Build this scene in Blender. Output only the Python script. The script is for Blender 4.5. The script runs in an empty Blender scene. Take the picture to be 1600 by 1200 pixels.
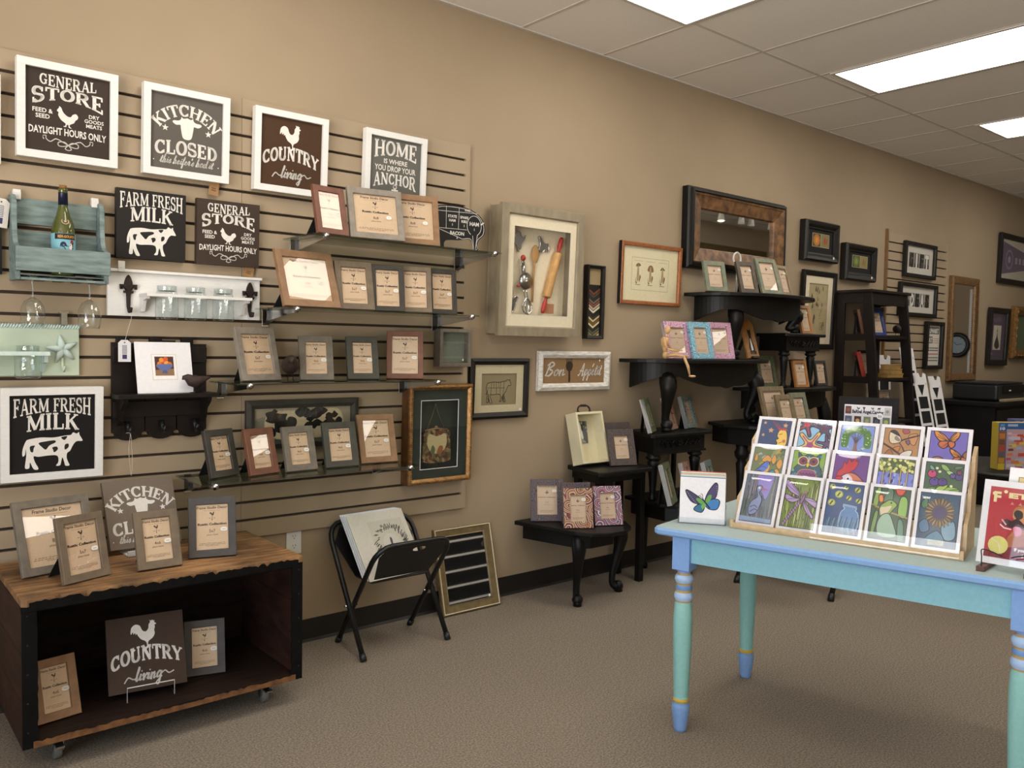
import bpy, bmesh, math, random
from mathutils import Vector, Matrix
from mathutils.geometry import tessellate_polygon
random.seed(7)
SC = bpy.context.scene
COLL = SC.collection
PI = math.pi
D = math.radians

# ---------------------------------------------------------------- camera, sky, exposure
cam_data = bpy.data.cameras.new('camera')
cam_data.sensor_width = 36.0
cam_data.lens = 1300.0 * 36.0 / 1600.0
cam_data.clip_start = 0.05
cam = bpy.data.objects.new('camera', cam_data)
COLL.objects.link(cam)
YAW, PITCH, ROLL = 0.6970, 0.0466, 0.0170
CAMZ, CAMD = 1.3439, 3.402
def camera_matrix():
    cy, sy = math.cos(YAW), math.sin(YAW)
    F = Vector((sy, cy, 0)); R = Vector((cy, -sy, 0)); U = Vector((0, 0, 1))
    F2 = F * math.cos(PITCH) - U * math.sin(PITCH)
    U2 = U * math.cos(PITCH) + F * math.sin(PITCH)
    R3 = R * math.cos(ROLL) + U2 * math.sin(ROLL)
    U3 = U2 * math.cos(ROLL) - R * math.sin(ROLL)
    m = Matrix.Identity(4)
    for i in range(3):
        m[i][0] = R3[i]; m[i][1] = U3[i]; m[i][2] = -F2[i]
    m[0][3], m[1][3], m[2][3] = 0.0, -CAMD, CAMZ
    return m
cam.matrix_world = camera_matrix()
SC.camera = cam
SC.view_settings.view_transform = 'Standard'
SC.view_settings.look = 'None'
SC.view_settings.gamma = 1.0
SC.view_settings.use_curve_mapping = False
SC.view_settings.exposure = -0.1
SC.cycles.max_bounces = 8
SC.cycles.transparent_max_bounces = 16
SC.cycles.sample_clamp_indirect = 6.0
SC.cycles.caustics_reflective = False
SC.cycles.caustics_refractive = False
SC.cycles.use_denoising = True

PANEL_STRENGTH = 10.0
SKY_STRENGTH = 6.0
world = bpy.data.worlds.new('sky'); SC.world = world
world.use_nodes = True
wn = world.node_tree.nodes
tcw = wn.new('ShaderNodeTexCoord'); spw = wn.new('ShaderNodeSeparateXYZ'); rpw = wn.new('ShaderNodeValToRGB'); mrw = wn.new('ShaderNodeMapRange')
mrw.inputs[1].default_value = -1.0
wl = world.node_tree.links
wl.new(tcw.outputs['Generated'], spw.inputs[0]); wl.new(spw.outputs['Z'], mrw.inputs[0]); wl.new(mrw.outputs[0], rpw.inputs[0])
rpw.color_ramp.elements[0].position = 0.46; rpw.color_ramp.elements[0].color = (3.0, 2.85, 2.65, 1)   # bright lower half standing in for pavement, added to brighten the ceiling
rpw.color_ramp.elements[1].position = 0.54; rpw.color_ramp.elements[1].color = (0.66, 0.82, 1.0, 1)   # blue sky above
wl.new(rpw.outputs[0], wn['Background'].inputs[0])
wn['Background'].inputs[1].default_value = SKY_STRENGTH

# room extents: the long wall is y = 0, the room lies at y < 0
X0, X1, YB, H = -2.3, 12.0, -6.0, 3.005

# daylight enters through the storefront panes of the left wall: sampling portals
for k in range(2):
    ld = bpy.data.lights.new('window_portal', 'AREA')
    ld.shape = 'RECTANGLE'; ld.size = 2.66; ld.size_y = 1.66
    ld.cycles.is_portal = True
    lo = bpy.data.objects.new('window_portal', ld); COLL.objects.link(lo)
    lo.location = (X0 - 0.02, -5.3 + 1.66 / 2 + k * 1.76, 1.55)
    lo.rotation_euler = (0, D(-90), 0)

# ---------------------------------------------------------------- materials
def srgb(c):
    if isinstance(c, str):
        c = c.lstrip('#'); c = tuple(int(c[i:i+2], 16) for i in (0, 2, 4))
    o = []
    for v in c[:3]:
        v = v / 255.0
        o.append(v / 12.92 if v <= 0.04045 else ((v + 0.055) / 1.055) ** 2.4)
    return tuple(o) + (1.0,)
MATS = {}
def newmat(name):
    m = bpy.data.materials.new(name); m.use_nodes = True
    MATS[name] = m
    nt = m.node_tree
    b = nt.nodes['Principled BSDF']
    return m, nt, b
def mat(name, col, rough=0.5, metal=0.0, scale=20.0, amt=0.12, stretch=(1, 1, 1), bump=0.0, coat=0.0, spec=0.5, col2=None, bscale=None, detail=4.0, stain=0.0):
    """procedural: noise in object coordinates mixes a lighter and a darker tone"""
    if name in MATS: return MATS[name]
    m, nt, b = newmat(name)
    N, L = nt.nodes, nt.links
    tc = N.new('ShaderNodeTexCoord'); mp = N.new('ShaderNodeMapping')
    mp.inputs['Scale'].default_value = stretch
    L.new(tc.outputs['Object'], mp.inputs['Vector'])
    nz = N.new('ShaderNodeTexNoise'); nz.inputs['Scale'].default_value = scale; nz.inputs['Detail'].default_value = detail
    L.new(mp.outputs[0], nz.inputs['Vector'])
    r = N.new('ShaderNodeValToRGB')
    c = srgb(col)
    lo = tuple(max(0, v * (1 - amt)) for v in c[:3]) + (1,)
    hi = tuple(min(1, v * (1 + amt)) for v in c[:3]) + (1,)
    if col2: lo, hi = c, srgb(col2)
    r.color_ramp.elements[0].position = 0.35; r.color_ramp.elements[1].position = 0.65
    r.color_ramp.elements[0].color = lo; r.color_ramp.elements[1].color = hi
    L.new(nz.outputs[0], r.inputs[0]); cout = r.outputs[0]
    if stain:   # dark worn patches and scuffs
        n2 = N.new('ShaderNodeTexNoise'); n2.inputs['Scale'].default_value = 6.0; n2.inputs['Detail'].default_value = 7.0; n2.inputs['Roughness'].default_value = 0.65
        L.new(tc.outputs['Object'], n2.inputs['Vector'])
        m2 = N.new('ShaderNodeMapRange'); m2.inputs[1].default_value = 0.38; m2.inputs[2].default_value = 0.62; m2.inputs[3].default_value = 1 - stain; m2.inputs[4].default_value = 1.08
        L.new(n2.outputs[0], m2.inputs[0])
        vm = N.new('ShaderNodeVectorMath'); vm.operation = 'SCALE'
        L.new(cout, vm.inputs[0]); L.new(m2.outputs[0], vm.inputs['Scale']); cout = vm.outputs[0]
    L.new(cout, b.inputs['Base Color'])
    b.inputs['Roughness'].default_value = rough; b.inputs['Metallic'].default_value = metal
    b.inputs['Coat Weight'].default_value = coat; b.inputs['Specular IOR Level'].default_value = spec
    if bump:
        src = nz
        if bscale:
            src = N.new('ShaderNodeTexNoise'); src.inputs['Scale'].default_value = bscale
            L.new(mp.outputs[0], src.inputs['Vector'])
        bp = N.new('ShaderNodeBump'); bp.inputs['Strength'].default_value = bump; bp.inputs['Distance'].default_value = 0.004
        L.new(src.outputs[0], bp.inputs['Height']); L.new(bp.outputs[0], b.inputs['Normal'])
    return m
def attrmat(name, rough=0.6, coat=0.0, bump=0.0, metal=0.0, spec=0.4):
    """print, paint: the colour of each printed shape is stored on its faces, with faint paper mottling"""
    m, nt, b = newmat(name)
    N, L = nt.nodes, nt.links
    a = N.new('ShaderNodeAttribute'); a.attribute_name = 'Col'
    tc = N.new('ShaderNodeTexCoord'); nz = N.new('ShaderNodeTexNoise'); nz.inputs['Scale'].default_value = 90
    L.new(tc.outputs['Object'], nz.inputs['Vector'])
    mr = N.new('ShaderNodeMapRange'); mr.inputs[3].default_value = 0.9; mr.inputs[4].default_value = 1.08
    L.new(nz.outputs[0], mr.inputs[0])
    mx = N.new('ShaderNodeVectorMath'); mx.operation = 'SCALE'
    L.new(a.outputs['Color'], mx.inputs[0]); L.new(mr.outputs[0], mx.inputs['Scale'])
    L.new(mx.outputs[0], b.inputs['Base Color'])
    b.inputs['Roughness'].default_value = rough; b.inputs['Coat Weight'].default_value = coat
    b.inputs['Specular IOR Level'].default_value = spec; b.inputs['Metallic'].default_value = metal
    return m
def panemat(name, rough=0.015, tint=(1, 1, 1, 1), bump=0.0, bscale=30, ior=1.5, boost=1.0):
    """thin clear sheet: mostly transparent with a fresnel reflection"""
    m, nt, b = newmat(name)
    N, L = nt.nodes, nt.links
    N.remove(b)
    out = N['Material Output']
    tr = N.new('ShaderNodeBsdfTransparent'); tr.inputs[0].default_value = tint
    gl = N.new('ShaderNodeBsdfGlossy'); gl.inputs['Roughness'].default_value = rough
    # Schlick reflectance from the facing angle: the same from either side of the sheet
    fr = N.new('ShaderNodeLayerWeight'); fr.inputs['Blend'].default_value = 0.5
    pw = N.new('ShaderNodeMath'); pw.operation = 'POWER'; pw.inputs[1].default_value = 5.0
    f0 = ((ior - 1) / (ior + 1)) ** 2 * 1.6
    sk = N.new('ShaderNodeMath'); sk.operation = 'MULTIPLY_ADD'; sk.inputs[1].default_value = 1 - f0; sk.inputs[2].default_value = f0
    L.new(fr.outputs['Facing'], pw.inputs[0]); L.new(pw.outputs[0], sk.inputs[0])
    mx = N.new('ShaderNodeMixShader')
    tc = N.new('ShaderNodeTexCoord'); nz = N.new('ShaderNodeTexNoise'); nz.inputs['Scale'].default_value = bscale
    nz.inputs['Detail'].default_value = 1.0
    L.new(tc.outputs['Object'], nz.inputs['Vector'])
    bp = N.new('ShaderNodeBump'); bp.inputs['Strength'].default_value = bump; bp.inputs['Distance'].default_value = 0.01
    L.new(nz.outputs[0], bp.inputs['Height']); L.new(bp.outputs[0], gl.inputs['Normal'])
    if bump: L.new(bp.outputs[0], fr.inputs['Normal'])
    ml = N.new('ShaderNodeMath'); ml.operation = 'MULTIPLY'; ml.inputs[1].default_value = boost; ml.use_clamp = True
    L.new(sk.outputs[0], ml.inputs[0])
    L.new(ml.outputs[0], mx.inputs[0]); L.new(tr.outputs[0], mx.inputs[1]); L.new(gl.outputs[0], mx.inputs[2])
    L.new(mx.outputs[0], out.inputs['Surface'])
    return m
def emitmat(name, col, strength):
    m, nt, b = newmat(name)
    b.inputs['Base Color'].default_value = (0.9, 0.9, 0.9, 1)
    N, L = nt.nodes, nt.links
    tc = N.new('ShaderNodeTexCoord'); vo = N.new('ShaderNodeTexVoronoi'); vo.inputs['Scale'].default_value = 120
    L.new(tc.outputs['Object'], vo.inputs['Vector'])
    bp = N.new('ShaderNodeBump'); bp.inputs['Strength'].default_value = 0.2
    L.new(vo.outputs['Distance'], bp.inputs['Height']); L.new(bp.outputs[0], b.inputs['Normal'])
    b.inputs['Emission Color'].default_value = col
    b.inputs['Emission Strength'].default_value = strength
    return m
def paisley(name, cols, scale=26, ring=4):
    scale, ring = scale * 0.62, 3.2
    """printed paper of curling drops and bands: distorted voronoi cells through a colour ramp"""
    m, nt, b = newmat(name)
    N, L = nt.nodes, nt.links
    tc = N.new('ShaderNodeTexCoord')
    nz = N.new('ShaderNodeTexNoise'); nz.inputs['Scale'].default_value = scale * 0.7
    L.new(tc.outputs['Object'], nz.inputs['Vector'])
    ad = N.new('ShaderNodeVectorMath'); ad.operation = 'MULTIPLY_ADD'
    ad.inputs[1].default_value = (0.03,) * 3
    L.new(nz.outputs['Color'], ad.inputs[0]); L.new(tc.outputs['Object'], ad.inputs[2])
    vo = N.new('ShaderNodeTexVoronoi'); vo.inputs['Scale'].default_value = scale
    L.new(ad.outputs[0], vo.inputs['Vector'])
    sn = N.new('ShaderNodeMath'); sn.operation = 'MULTIPLY'; sn.inputs[1].default_value = ring
    L.new(vo.outputs['Distance'], sn.inputs[0])
    fr = N.new('ShaderNodeMath'); fr.operation = 'FRACT'
    sep = N.new('ShaderNodeSeparateColor'); L.new(vo.outputs['Color'], sep.inputs[0])
    a2 = N.new('ShaderNodeMath'); a2.operation = 'ADD'
    L.new(sn.outputs[0], a2.inputs[0]); L.new(sep.outputs[0], a2.inputs[1]); L.new(a2.outputs[0], fr.inputs[0])
    r = N.new('ShaderNodeValToRGB'); r.color_ramp.interpolation = 'CONSTANT'
    el = r.color_ramp.elements
    el[0].color = srgb(cols[0]); el[0].position = 0
    el[1].color = srgb(cols[-1]); el[1].position = (len(cols) - 1) / len(cols)
    for i, c in enumerate(cols[1:-1], 1):
        e = el.new(i / len(cols)); e.color = srgb(c)
    L.new(fr.outputs[0], r.inputs[0]); L.new(r.outputs[0], b.inputs['Base Color'])
    b.inputs['Roughness'].default_value = 0.45
    return m

WALL = mat('tan wall paint', '#a08e76', 0.75, scale=3, amt=0.025, bump=0.05, bscale=250, spec=0.25)
SLATP = mat('tan slat paint', '#a08e76', 0.5, scale=3, amt=0.025, spec=0.35)
GROOVE = mat('dark groove liner', '#3a2c20', 0.6, scale=8, amt=0.1)
CARPET = mat('loop pile carpet', '#857a6d', 0.95, scale=150, amt=0.34, bump=0.4, bscale=320, spec=0.1, detail=8)
CEIL = mat('mineral ceiling tile', '#eee9e2', 0.9, scale=180, amt=0.05, bump=0.15, spec=0.1)
TBAR = mat('ceiling grid enamel', '#cdc6bd', 0.5, scale=4, amt=0.03)
BASEB = mat('black vinyl cove base', '#1b1613', 0.55, scale=9, amt=0.2)
DRYW = mat('far wall paint', '#d6cab4', 0.8, scale=3, amt=0.03)
ALU = mat('storefront aluminium', '#5a5048', 0.4, 0.7, scale=10, amt=0.08)
PRINT = attrmat('printed paper', 0.55)
PAINT = attrmat('satin paint', 0.55, spec=0.25)
GLASS = panemat('picture glass', 0.012)
SHELFGL = panemat('shelf glass', 0.02, (0.78, 0.84, 0.79, 1))
CELLO = panemat('cellophane sleeve', 0.05, (0.98, 0.98, 1, 1), bump=0.06, bscale=11, boost=1.3)
CLEAR = panemat('clear acrylic', 0.02, (0.97, 0.98, 0.99, 1))
JARGL = panemat('jar glass', 0.03, (0.94, 0.97, 0.97, 1), bump=0.3, bscale=50, boost=1.5)
WINDGL = panemat('window glass', 0.0)
MIRR = mat('mirror silver', '#e8e8e6', 0.02, 1.0, scale=2, amt=0.01)
CHROME = mat('chrome', '#d8d8da', 0.12, 1.0, scale=6, amt=0.04)
CHROMEB = mat('dark chrome', '#62666e', 0.18, 1.0, scale=6, amt=0.1)
STEEL = mat('brushed steel', '#a9a9a6', 0.3, 1.0, scale=60, amt=0.15, stretch=(1, 1, 8))
WHITEW = mat('white painted wood', '#e2e0dd', 0.55, scale=40, amt=0.025, stretch=(1, 1, 4))
WHITEP = mat('white plastic', '#d9d7d2', 0.4, scale=5, amt=0.03)
WHITED = mat('distressed white wood', '#bdb4a8', 0.7, scale=22, amt=0.1, stretch=(1, 4, 7), col2='#e0ded9')
BLACKW = mat('black satin wood', '#0e0c0a', 0.45, scale=25, amt=0.3, stretch=(1, 1, 6), spec=0.3)
ESPR = mat('espresso wood', '#170f0c', 0.48, scale=25, amt=0.3, stretch=(2, 2, 0.4), spec=0.3)
BLKFR = mat('black picture moulding', '#16120f', 0.45, scale=20, amt=0.25, spec=0.35)
BLKMAT = mat('black mat board', '#232122', 0.85, scale=80, amt=0.1, spec=0.2)
BLKV = mat('black velour backing', '#0b0b0c', 0.9, scale=40, amt=0.3)
BLKM = mat('black powder coated steel', '#0d0d0e', 0.4, scale=50, amt=0.2)
GRAYW = mat('grey weathered wood', '#6d6458', 0.6, scale=5, amt=0.15, stretch=(6, 6, 6))
DRIFT = mat('driftwood grey moulding', '#8b7f69', 0.6, scale=5, amt=0.12, stretch=(6, 6, 2))
GRAYL = mat('pale grey wood', '#857c70', 0.6, scale=5, amt=0.13, stretch=(6, 6, 6))
TAUPE = mat('taupe wood', '#6d5e4c', 0.6, scale=5, amt=0.14, stretch=(5, 5, 5))
BROWNW = mat('brown wood', '#8a684a', 0.55, scale=5, amt=0.14, stretch=(5, 5, 5))
REDW = mat('reddish wood', '#6e4431', 0.5, scale=5, amt=0.15, stretch=(5, 5, 5))
CHARW = mat('charcoal wood', '#37332c', 0.55, scale=5, amt=0.17, stretch=(5, 5, 5))
SLATEW = mat('slate stained wood', '#413f37', 0.55, scale=5, amt=0.15, stretch=(5, 5, 5))
DKGREY = mat('dark grey wood', '#454141', 0.55, scale=5, amt=0.14, stretch=(5, 5, 5))
OAKW = mat('honey wood', '#a3713f', 0.45, scale=5, amt=0.13, stretch=(5, 5, 5))
WALNUT = mat('walnut wood', '#5a3320', 0.45, scale=5, amt=0.15, stretch=(5, 5, 5))
PATINA = mat('verdigris wood', '#5e6a5c', 0.5, scale=30, amt=0.2, col2='#7d7a5e')
PATINB = mat('mottled bronze green', '#3c4436', 0.5, scale=40, amt=0.2, col2='#6c6a4a')
STRIPW = mat('striped driftwood', '#5f523f', 0.55, scale=30, amt=0.2, stretch=(5, 5, 0.6), col2='#8b7856')
TEAL = mat('distressed teal paint', '#5f706e', 0.6, scale=9, amt=0.12, stretch=(1.2, 5, 7), col2='#819290')
MINT = mat('pale green paint', '#b9c6b2', 0.55, scale=10, amt=0.06)
MINTE = mat('sea foam paint', '#c6d6d0', 0.55, scale=30, amt=0.08)
IRON = mat('rusty cast iron', '#2b201b', 0.7, 0.3, scale=60, amt=0.4, bump=0.5)
RUST = mat('brown rusted metal', '#3a2924', 0.65, 0.2, scale=40, amt=0.3, bump=0.3)
KRAFT = mat('kraft card', '#9a7650', 0.85, scale=60, amt=0.12)
CRATE = mat('worn crate wood', '#7a5434', 0.62, scale=9, amt=0.3, stretch=(0.5, 5, 3), col2='#ae8458', bump=0.3, bscale=20, detail=10, stain=0.6)
CRATED = mat('dark stained crate wood', '#24160f', 0.65, scale=9, amt=0.4, stretch=(1, 6, 4), stain=0.4, spec=0.25)
CRATEB = mat('dark red brown crate side', '#3a2219', 0.65, scale=9, amt=0.35, stretch=(6, 1, 4), stain=0.5, spec=0.25)
CRATEF = mat('black painted edge', '#0b0a09', 0.7, scale=30, amt=0.4, spec=0.15)
RAWW = mat('splintered raw wood', '#5b3a20', 0.8, scale=30, amt=0.45, bump=0.6, col2='#80562e')
GOLD = mat('antique gold leaf', '#906a3c', 0.38, 0.55, scale=50, amt=0.3, bump=0.4)
GOLDD = mat('dark gold side', '#6a4526', 0.5, 0.3, scale=30, amt=0.25)
BRASS = mat('brass edging', '#8e6f4e', 0.4, 0.5, scale=20, amt=0.1)
GOLDB = mat('gold champagne moulding', '#7d6c4b', 0.4, 0.35, scale=30, amt=0.15)
BURL = mat('mottled bronze burl', '#4a321f', 0.45, 0.2, scale=18, amt=0.3, col2='#86603c')
CHERRY = mat('cherry moulding', '#96592f', 0.35, scale=16, amt=0.2, stretch=(4, 4, 4), coat=0.3)
LINEN = mat('cream mat board', '#e8dcc0', 0.85, scale=80, amt=0.03)
CREAMM = mat('pale mat board', '#d9d3c2', 0.85, scale=80, amt=0.03)
WHITEM = mat('white mat board', '#e9e7ea', 0.8, scale=80, amt=0.02)
TANM = mat('olive tan mat board', '#c4b998', 0.85, scale=80, amt=0.04)
DKGREEN = mat('dark green mat', '#1c2a22', 0.85, scale=90, amt=0.12)
GREYGR = mat('grey green card', '#737a6c', 0.8, scale=90, amt=0.05)
PINE = mat('light pine', '#c9a878', 0.5, scale=12, amt=0.12, stretch=(3, 3, 3))
BIRCH = mat('birch ply', '#c4a883', 0.55, scale=14, amt=0.1, stretch=(3, 3, 3))
DOLL = mat('turned beech', '#cfa676', 0.45, scale=20, amt=0.08)
GBOTTLE = None
NAVY = mat('navy foil', '#161a33', 0.35, 0.2, scale=20, amt=0.1)
STRING = mat('cotton string', '#c9c2b2', 0.9, scale=200, amt=0.1)
PRINTERB = mat('black printer plastic', '#1a1b1d', 0.45, scale=60, amt=0.1)
CNTR = mat('dark counter laminate', '#100c0b', 0.55, scale=12, amt=0.2, spec=0.25)
BEIGEP = mat('beige plastic tray', '#9b8a70', 0.5, scale=20, amt=0.06)
REDF = mat('red frame lacquer', '#b8402c', 0.4, scale=20, amt=0.08)
BLUEF = mat('blue frame lacquer', '#2b3a78', 0.35, scale=20, amt=0.1)
GOLDBOX = mat('gilded box', '#a8864e', 0.45, 0.25, scale=30, amt=0.15)
STICK = mat('white sticker', '#e6e2da', 0.5, scale=50, amt=0.02)
P_DARK = paisley('dark paisley paper', ['#26202c', '#3d3f55', '#5a5f70', '#2c2a3a', '#7a4a3a', '#3a3348', '#8a8070'], 60, 7)
P_DARK2 = paisley('brown calico paper', ['#2b2423', '#3f3a40', '#5b4c44', '#2d2a30', '#7a6a5a', '#403640'], 90, 6)
P_MULTI = paisley('red green paisley paper', ['#a8403a', '#cfcaa6', '#5e6a3c', '#c97a52', '#5b2a44', '#d8cdb0', '#8b3c2c', '#3c3a50'], 27, 6)
P_PURP = paisley('purple pink paisley paper', ['#3c3350', '#b05a6a', '#5a5f80', '#c98a8a', '#453a5e', '#6a7a86', '#e0cdd0'], 27, 6)
P_PINK = paisley('pink paisley paper', ['#c86a8c', '#dcc3d0', '#a05a86', '#e0a4b4', '#8c6a98', '#d8d0d8'], 34, 6)
P_BLUE = paisley('blue paisley paper', ['#2f7fa0', '#9cc4d0', '#3a94b4', '#d0dfe0', '#2b6a8e', '#6ab0c4'], 50, 6)
P_TEALP = paisley('teal paisley paper', ['#3c5a60', '#8aa6a4', '#546c70', '#a89a84', '#2f484e'], 50, 6)
P_RED2 = paisley('rust paisley paper', ['#7a4038', '#b49a84', '#5e3a40', '#a8705c', '#c9b49a'], 50, 6)
P_GRN2 = paisley('green marbled paper', ['#3f4a34', '#6b7350', '#2e382a', '#8a8a62', '#4c5640'], 60, 5)
CARPETLIT = CARPET

# ---------------------------------------------------------------- mesh building
class MB:
    def __init__(s):
        s.v = []; s.f = []; s.fm = []; s.fc = []; s.fs = []; s.mats = []; s.M = None; s.y = 0.0
    def mi(s, m):
        if m not in s.mats: s.mats.append(m)
        return s.mats.index(m)
    def add(s, vs, fs, m, col=None, smooth=False):
        b = len(s.v); i = s.mi(m)
        c = srgb(col) if col is not None else (1, 1, 1, 1)
        for p in vs:
            p = Vector(p)
            s.v.append(tuple(s.M @ p) if s.M else tuple(p))
        for k, f in enumerate(fs):
            s.f.append(tuple(b + j for j in f)); s.fm.append(i); s.fc.append(c); s.fs.append(smooth)
    def box(s, x0, x1, y0, y1, z0, z1, m, col=None):
        vs = [(x, y, z) for z in (z0, z1) for y in (y0, y1) for x in (x0, x1)]
        s.add(vs, [(0, 2, 3, 1), (4, 5, 7, 6), (0, 1, 5, 4), (2, 6, 7, 3), (0, 4, 6, 2), (1, 3, 7, 5)], m, col)
    def prism(s, pts, a, b, m, col=None, axis='y'):
        """polygon extruded: axis y -> pts are (x,z); axis z -> (x,y); axis x -> (y,z)"""
        def P(p, t):
            return {'y': (p[0], t, p[1]), 'z': (p[0], p[1], t), 'x': (t, p[0], p[1])}[axis]
        n = len(pts)
        vs = [P(p, a) for p in pts] + [P(p, b) for p in pts]
        fs = [(i, (i + 1) % n, n + (i + 1) % n, n + i) for i in range(n)]
        tri = tessellate_polygon([[Vector((p[0], p[1], 0)) for p in pts]])
        fs += [tuple(t) for t in tri] + [tuple(n + j for j in t) for t in tri]
        s.add(vs, fs, m, col)
    def flat(s, pts, m=None, col=None, y=None):
        """filled printed shape in the x,z plane, facing -y"""
        if len(pts) < 3: return
        yy = s.y if y is None else y
        tri = tessellate_polygon([[Vector((p[0], p[1], 0)) for p in pts]])
        s.add([(p[0], yy, p[1]) for p in pts], [tuple(t) for t in tri], m or PRINT, col)
    def rect(s, x0, x1, z0, z1, col=None, m=None, y=None):
        yy = s.y if y is None else y
        s.add([(x0, yy, z0), (x1, yy, z0), (x1, yy, z1), (x0, yy, z1)], [(0, 1, 2, 3)], m or PRINT, col)
    def up(s, d=0.00004): s.y -= d
    def tube(s, pts, r, m, n=8, closed=False, col=None, flatten=None):
        P = [Vector(p) for p in pts]; k = len(P)
        rs = r if isinstance(r, (list, tuple)) else [r] * k
        vs = []; prev = None
        for i in range(k):
            a = P[(i - 1) % k] if (closed or i > 0) else P[i]
            b = P[(i + 1) % k] if (closed or i < k - 1) else P[i]
            t = (b - a)
            t = t.normalized() if t.length > 1e-9 else Vector((0, 0, 1))
            if prev is None:
                u = t.orthogonal().normalized()
            else:
                u = (prev - t * prev.dot(t))
                u = u.normalized() if u.length > 1e-6 else t.orthogonal().normalized()
            prev = u; w = t.cross(u)
            for j in range(n):
                q = 2 * PI * j / n
                vs.append(P[i] + (u * math.cos(q) + w * math.sin(q)) * rs[i])
        fs = []
        for i in range(k if closed else k - 1):
            for j in range(n):
                a = i * n + j; b = i * n + (j + 1) % n; c = ((i + 1) % k) * n + (j + 1) % n; d = ((i + 1) % k) * n + j
                fs.append((a, b, c, d))
        if not closed:
            fs.append(tuple(range(n))); fs.append(tuple((k - 1) * n + j for j in range(n)))
        s.add(vs, fs, m, col, True)
    def lathe(s, prof, m, c=(0, 0, 0), n=20, cols=None, smooth=True, sq=None):
        """profile [(r,z)] around the vertical through c; cols = colour per segment"""
        vs = []
        for r, z in prof:
            for j in range(n):
                q = 2 * PI * j / n
                vs.append((c[0] + r * math.cos(q), c[1] + r * math.sin(q), c[2] + z))
        b = len(s.v)
        for i in range(len(prof) - 1):
            fs = [(i * n + j, i * n + (j + 1) % n, (i + 1) * n + (j + 1) % n, (i + 1) * n + j) for j in range(n)]
            if i == 0: s.add(vs, fs, m, cols[0] if cols else None, smooth)
            else:
                mi = s.mi(m); cc = srgb(cols[i]) if cols else (1, 1, 1, 1)
                for f in fs:
                    s.f.append(tuple(b + j for j in f)); s.fm.append(mi); s.fc.append(cc); s.fs.append(smooth)
        mi = s.mi(m)
        for i in (0, len(prof) - 1):
            if prof[i][0] > 1e-5:
                s.f.append(tuple(b + i * n + j for j in range(n))); s.fm.append(mi)
                s.fc.append(srgb(cols[min(i, len(cols) - 1)]) if cols else (1, 1, 1, 1)); s.fs.append(False)
    def ell(s, c, r, m, n=14, k=9, col=None, rot=None):
        vs = []; R = rot or Matrix.Identity(3)
        for i in range(k + 1):
            t = PI * i / k
            for j in range(n):
                q = 2 * PI * j / n
                vs.append(Vector(c) + R @ Vector((r[0] * math.sin(t) * math.cos(q), r[1] * math.sin(t) * math.sin(q), r[2] * math.cos(t))))
        fs = [(i * n + j, i * n + (j + 1) % n, (i + 1) * n + (j + 1) % n, (i + 1) * n + j) for i in range(k) for j in range(n)]
        s.add(vs, fs, m, col, True)
    def ring(s, w, h, prof, m, x=0.0, z=0.0, col=None, sub=1):
        """mitred moulding: rectangle w x h whose lower edge centre is (x, z); prof is a closed loop of (inset, y)"""
        vs = []; n = len(prof)
        for cx, cz in ((-1, 0), (1, 0), (1, 1), (-1, 1)):
            for ins, y in prof:
                px = x + cx * (w / 2 - ins)
                pz = z + (ins if cz == 0 else h - ins)
                vs.append((px, y, pz))
        fs = []
        for i in range(4):
            for j in range(n):
                fs.append((i * n + j, i * n + (j + 1) % n, ((i + 1) % 4) * n + (j + 1) % n, ((i + 1) % 4) * n + j))
        s.add(vs, fs, m, col)
    def build(s, name, parent=None, bevel=0.0, fix=True):
        me = bpy.data.meshes.new(name)
        me.from_pydata(s.v, [], s.f)
        for m in s.mats: me.materials.append(m)
        me.polygons.foreach_set('material_index', s.fm)
        me.polygons.foreach_set('use_smooth', s.fs)
        if PRINT in s.mats or PAINT in s.mats:
            at = me.attributes.new('Col', 'FLOAT_COLOR', 'CORNER')
            buf = []
            for p in me.polygons:
                buf += list(s.fc[p.index]) * p.loop_total
            at.data.foreach_set('color', buf)
        me.update()
        if fix:
            bm = bmesh.new(); bm.from_mesh(me)
            bmesh.ops.recalc_face_normals(bm, faces=bm.faces)
            bm.to_mesh(me); bm.free()
        o = bpy.data.objects.new(name, me); COLL.objects.link(o)
        if parent: o.parent = parent
        if bevel:
            b = o.modifiers.new('edge', 'BEVEL'); b.width = bevel; b.segments = 2; b.limit_method = 'ANGLE'; b.angle_limit = D(35)
        return o
def inst(o, name, parent):
    c = o.copy(); c.name = name; COLL.objects.link(c); c.parent = parent; return c
def tag(o, label, cat, group=None):
    o['label'] = label; o['category'] = cat
    if group: o['group'] = group
    return o
def thing(name, label, cat, loc=(0, 0, 0), yaw=0.0, lean=0.0, group=None):
    o = bpy.data.objects.new(name, None); COLL.objects.link(o); o.empty_display_size = 0.05
    o.location = loc; o.rotation_euler = (-D(lean), 0, D(yaw))
    return tag(o, label, cat, group)
def struct(o, label=None):
    o['kind'] = 'structure'
    if label: o['label'] = label
    return o
def smooth(pts, k=6, closed=True):
    """Catmull-Rom through 2D or 3D points"""
    n = len(pts); out = []
    for i in range(n if closed else n - 1):
        g = lambda j: pts[j % n] if closed else pts[min(max(j, 0), n - 1)]
        p0, p1, p2, p3 = g(i - 1), g(i), g(i + 1), g(i + 2)
        for t in range(k):
            u = t / k
            out.append(tuple(0.5 * (2 * b + (c - a) * u + (2 * a - 5 * b + 4 * c - d) * u * u + (3 * b - a - 3 * c + d) * u ** 3) for a, b, c, d in zip(p0, p1, p2, p3)))
    if not closed: out.append(tuple(pts[-1]))
    return out
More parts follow.
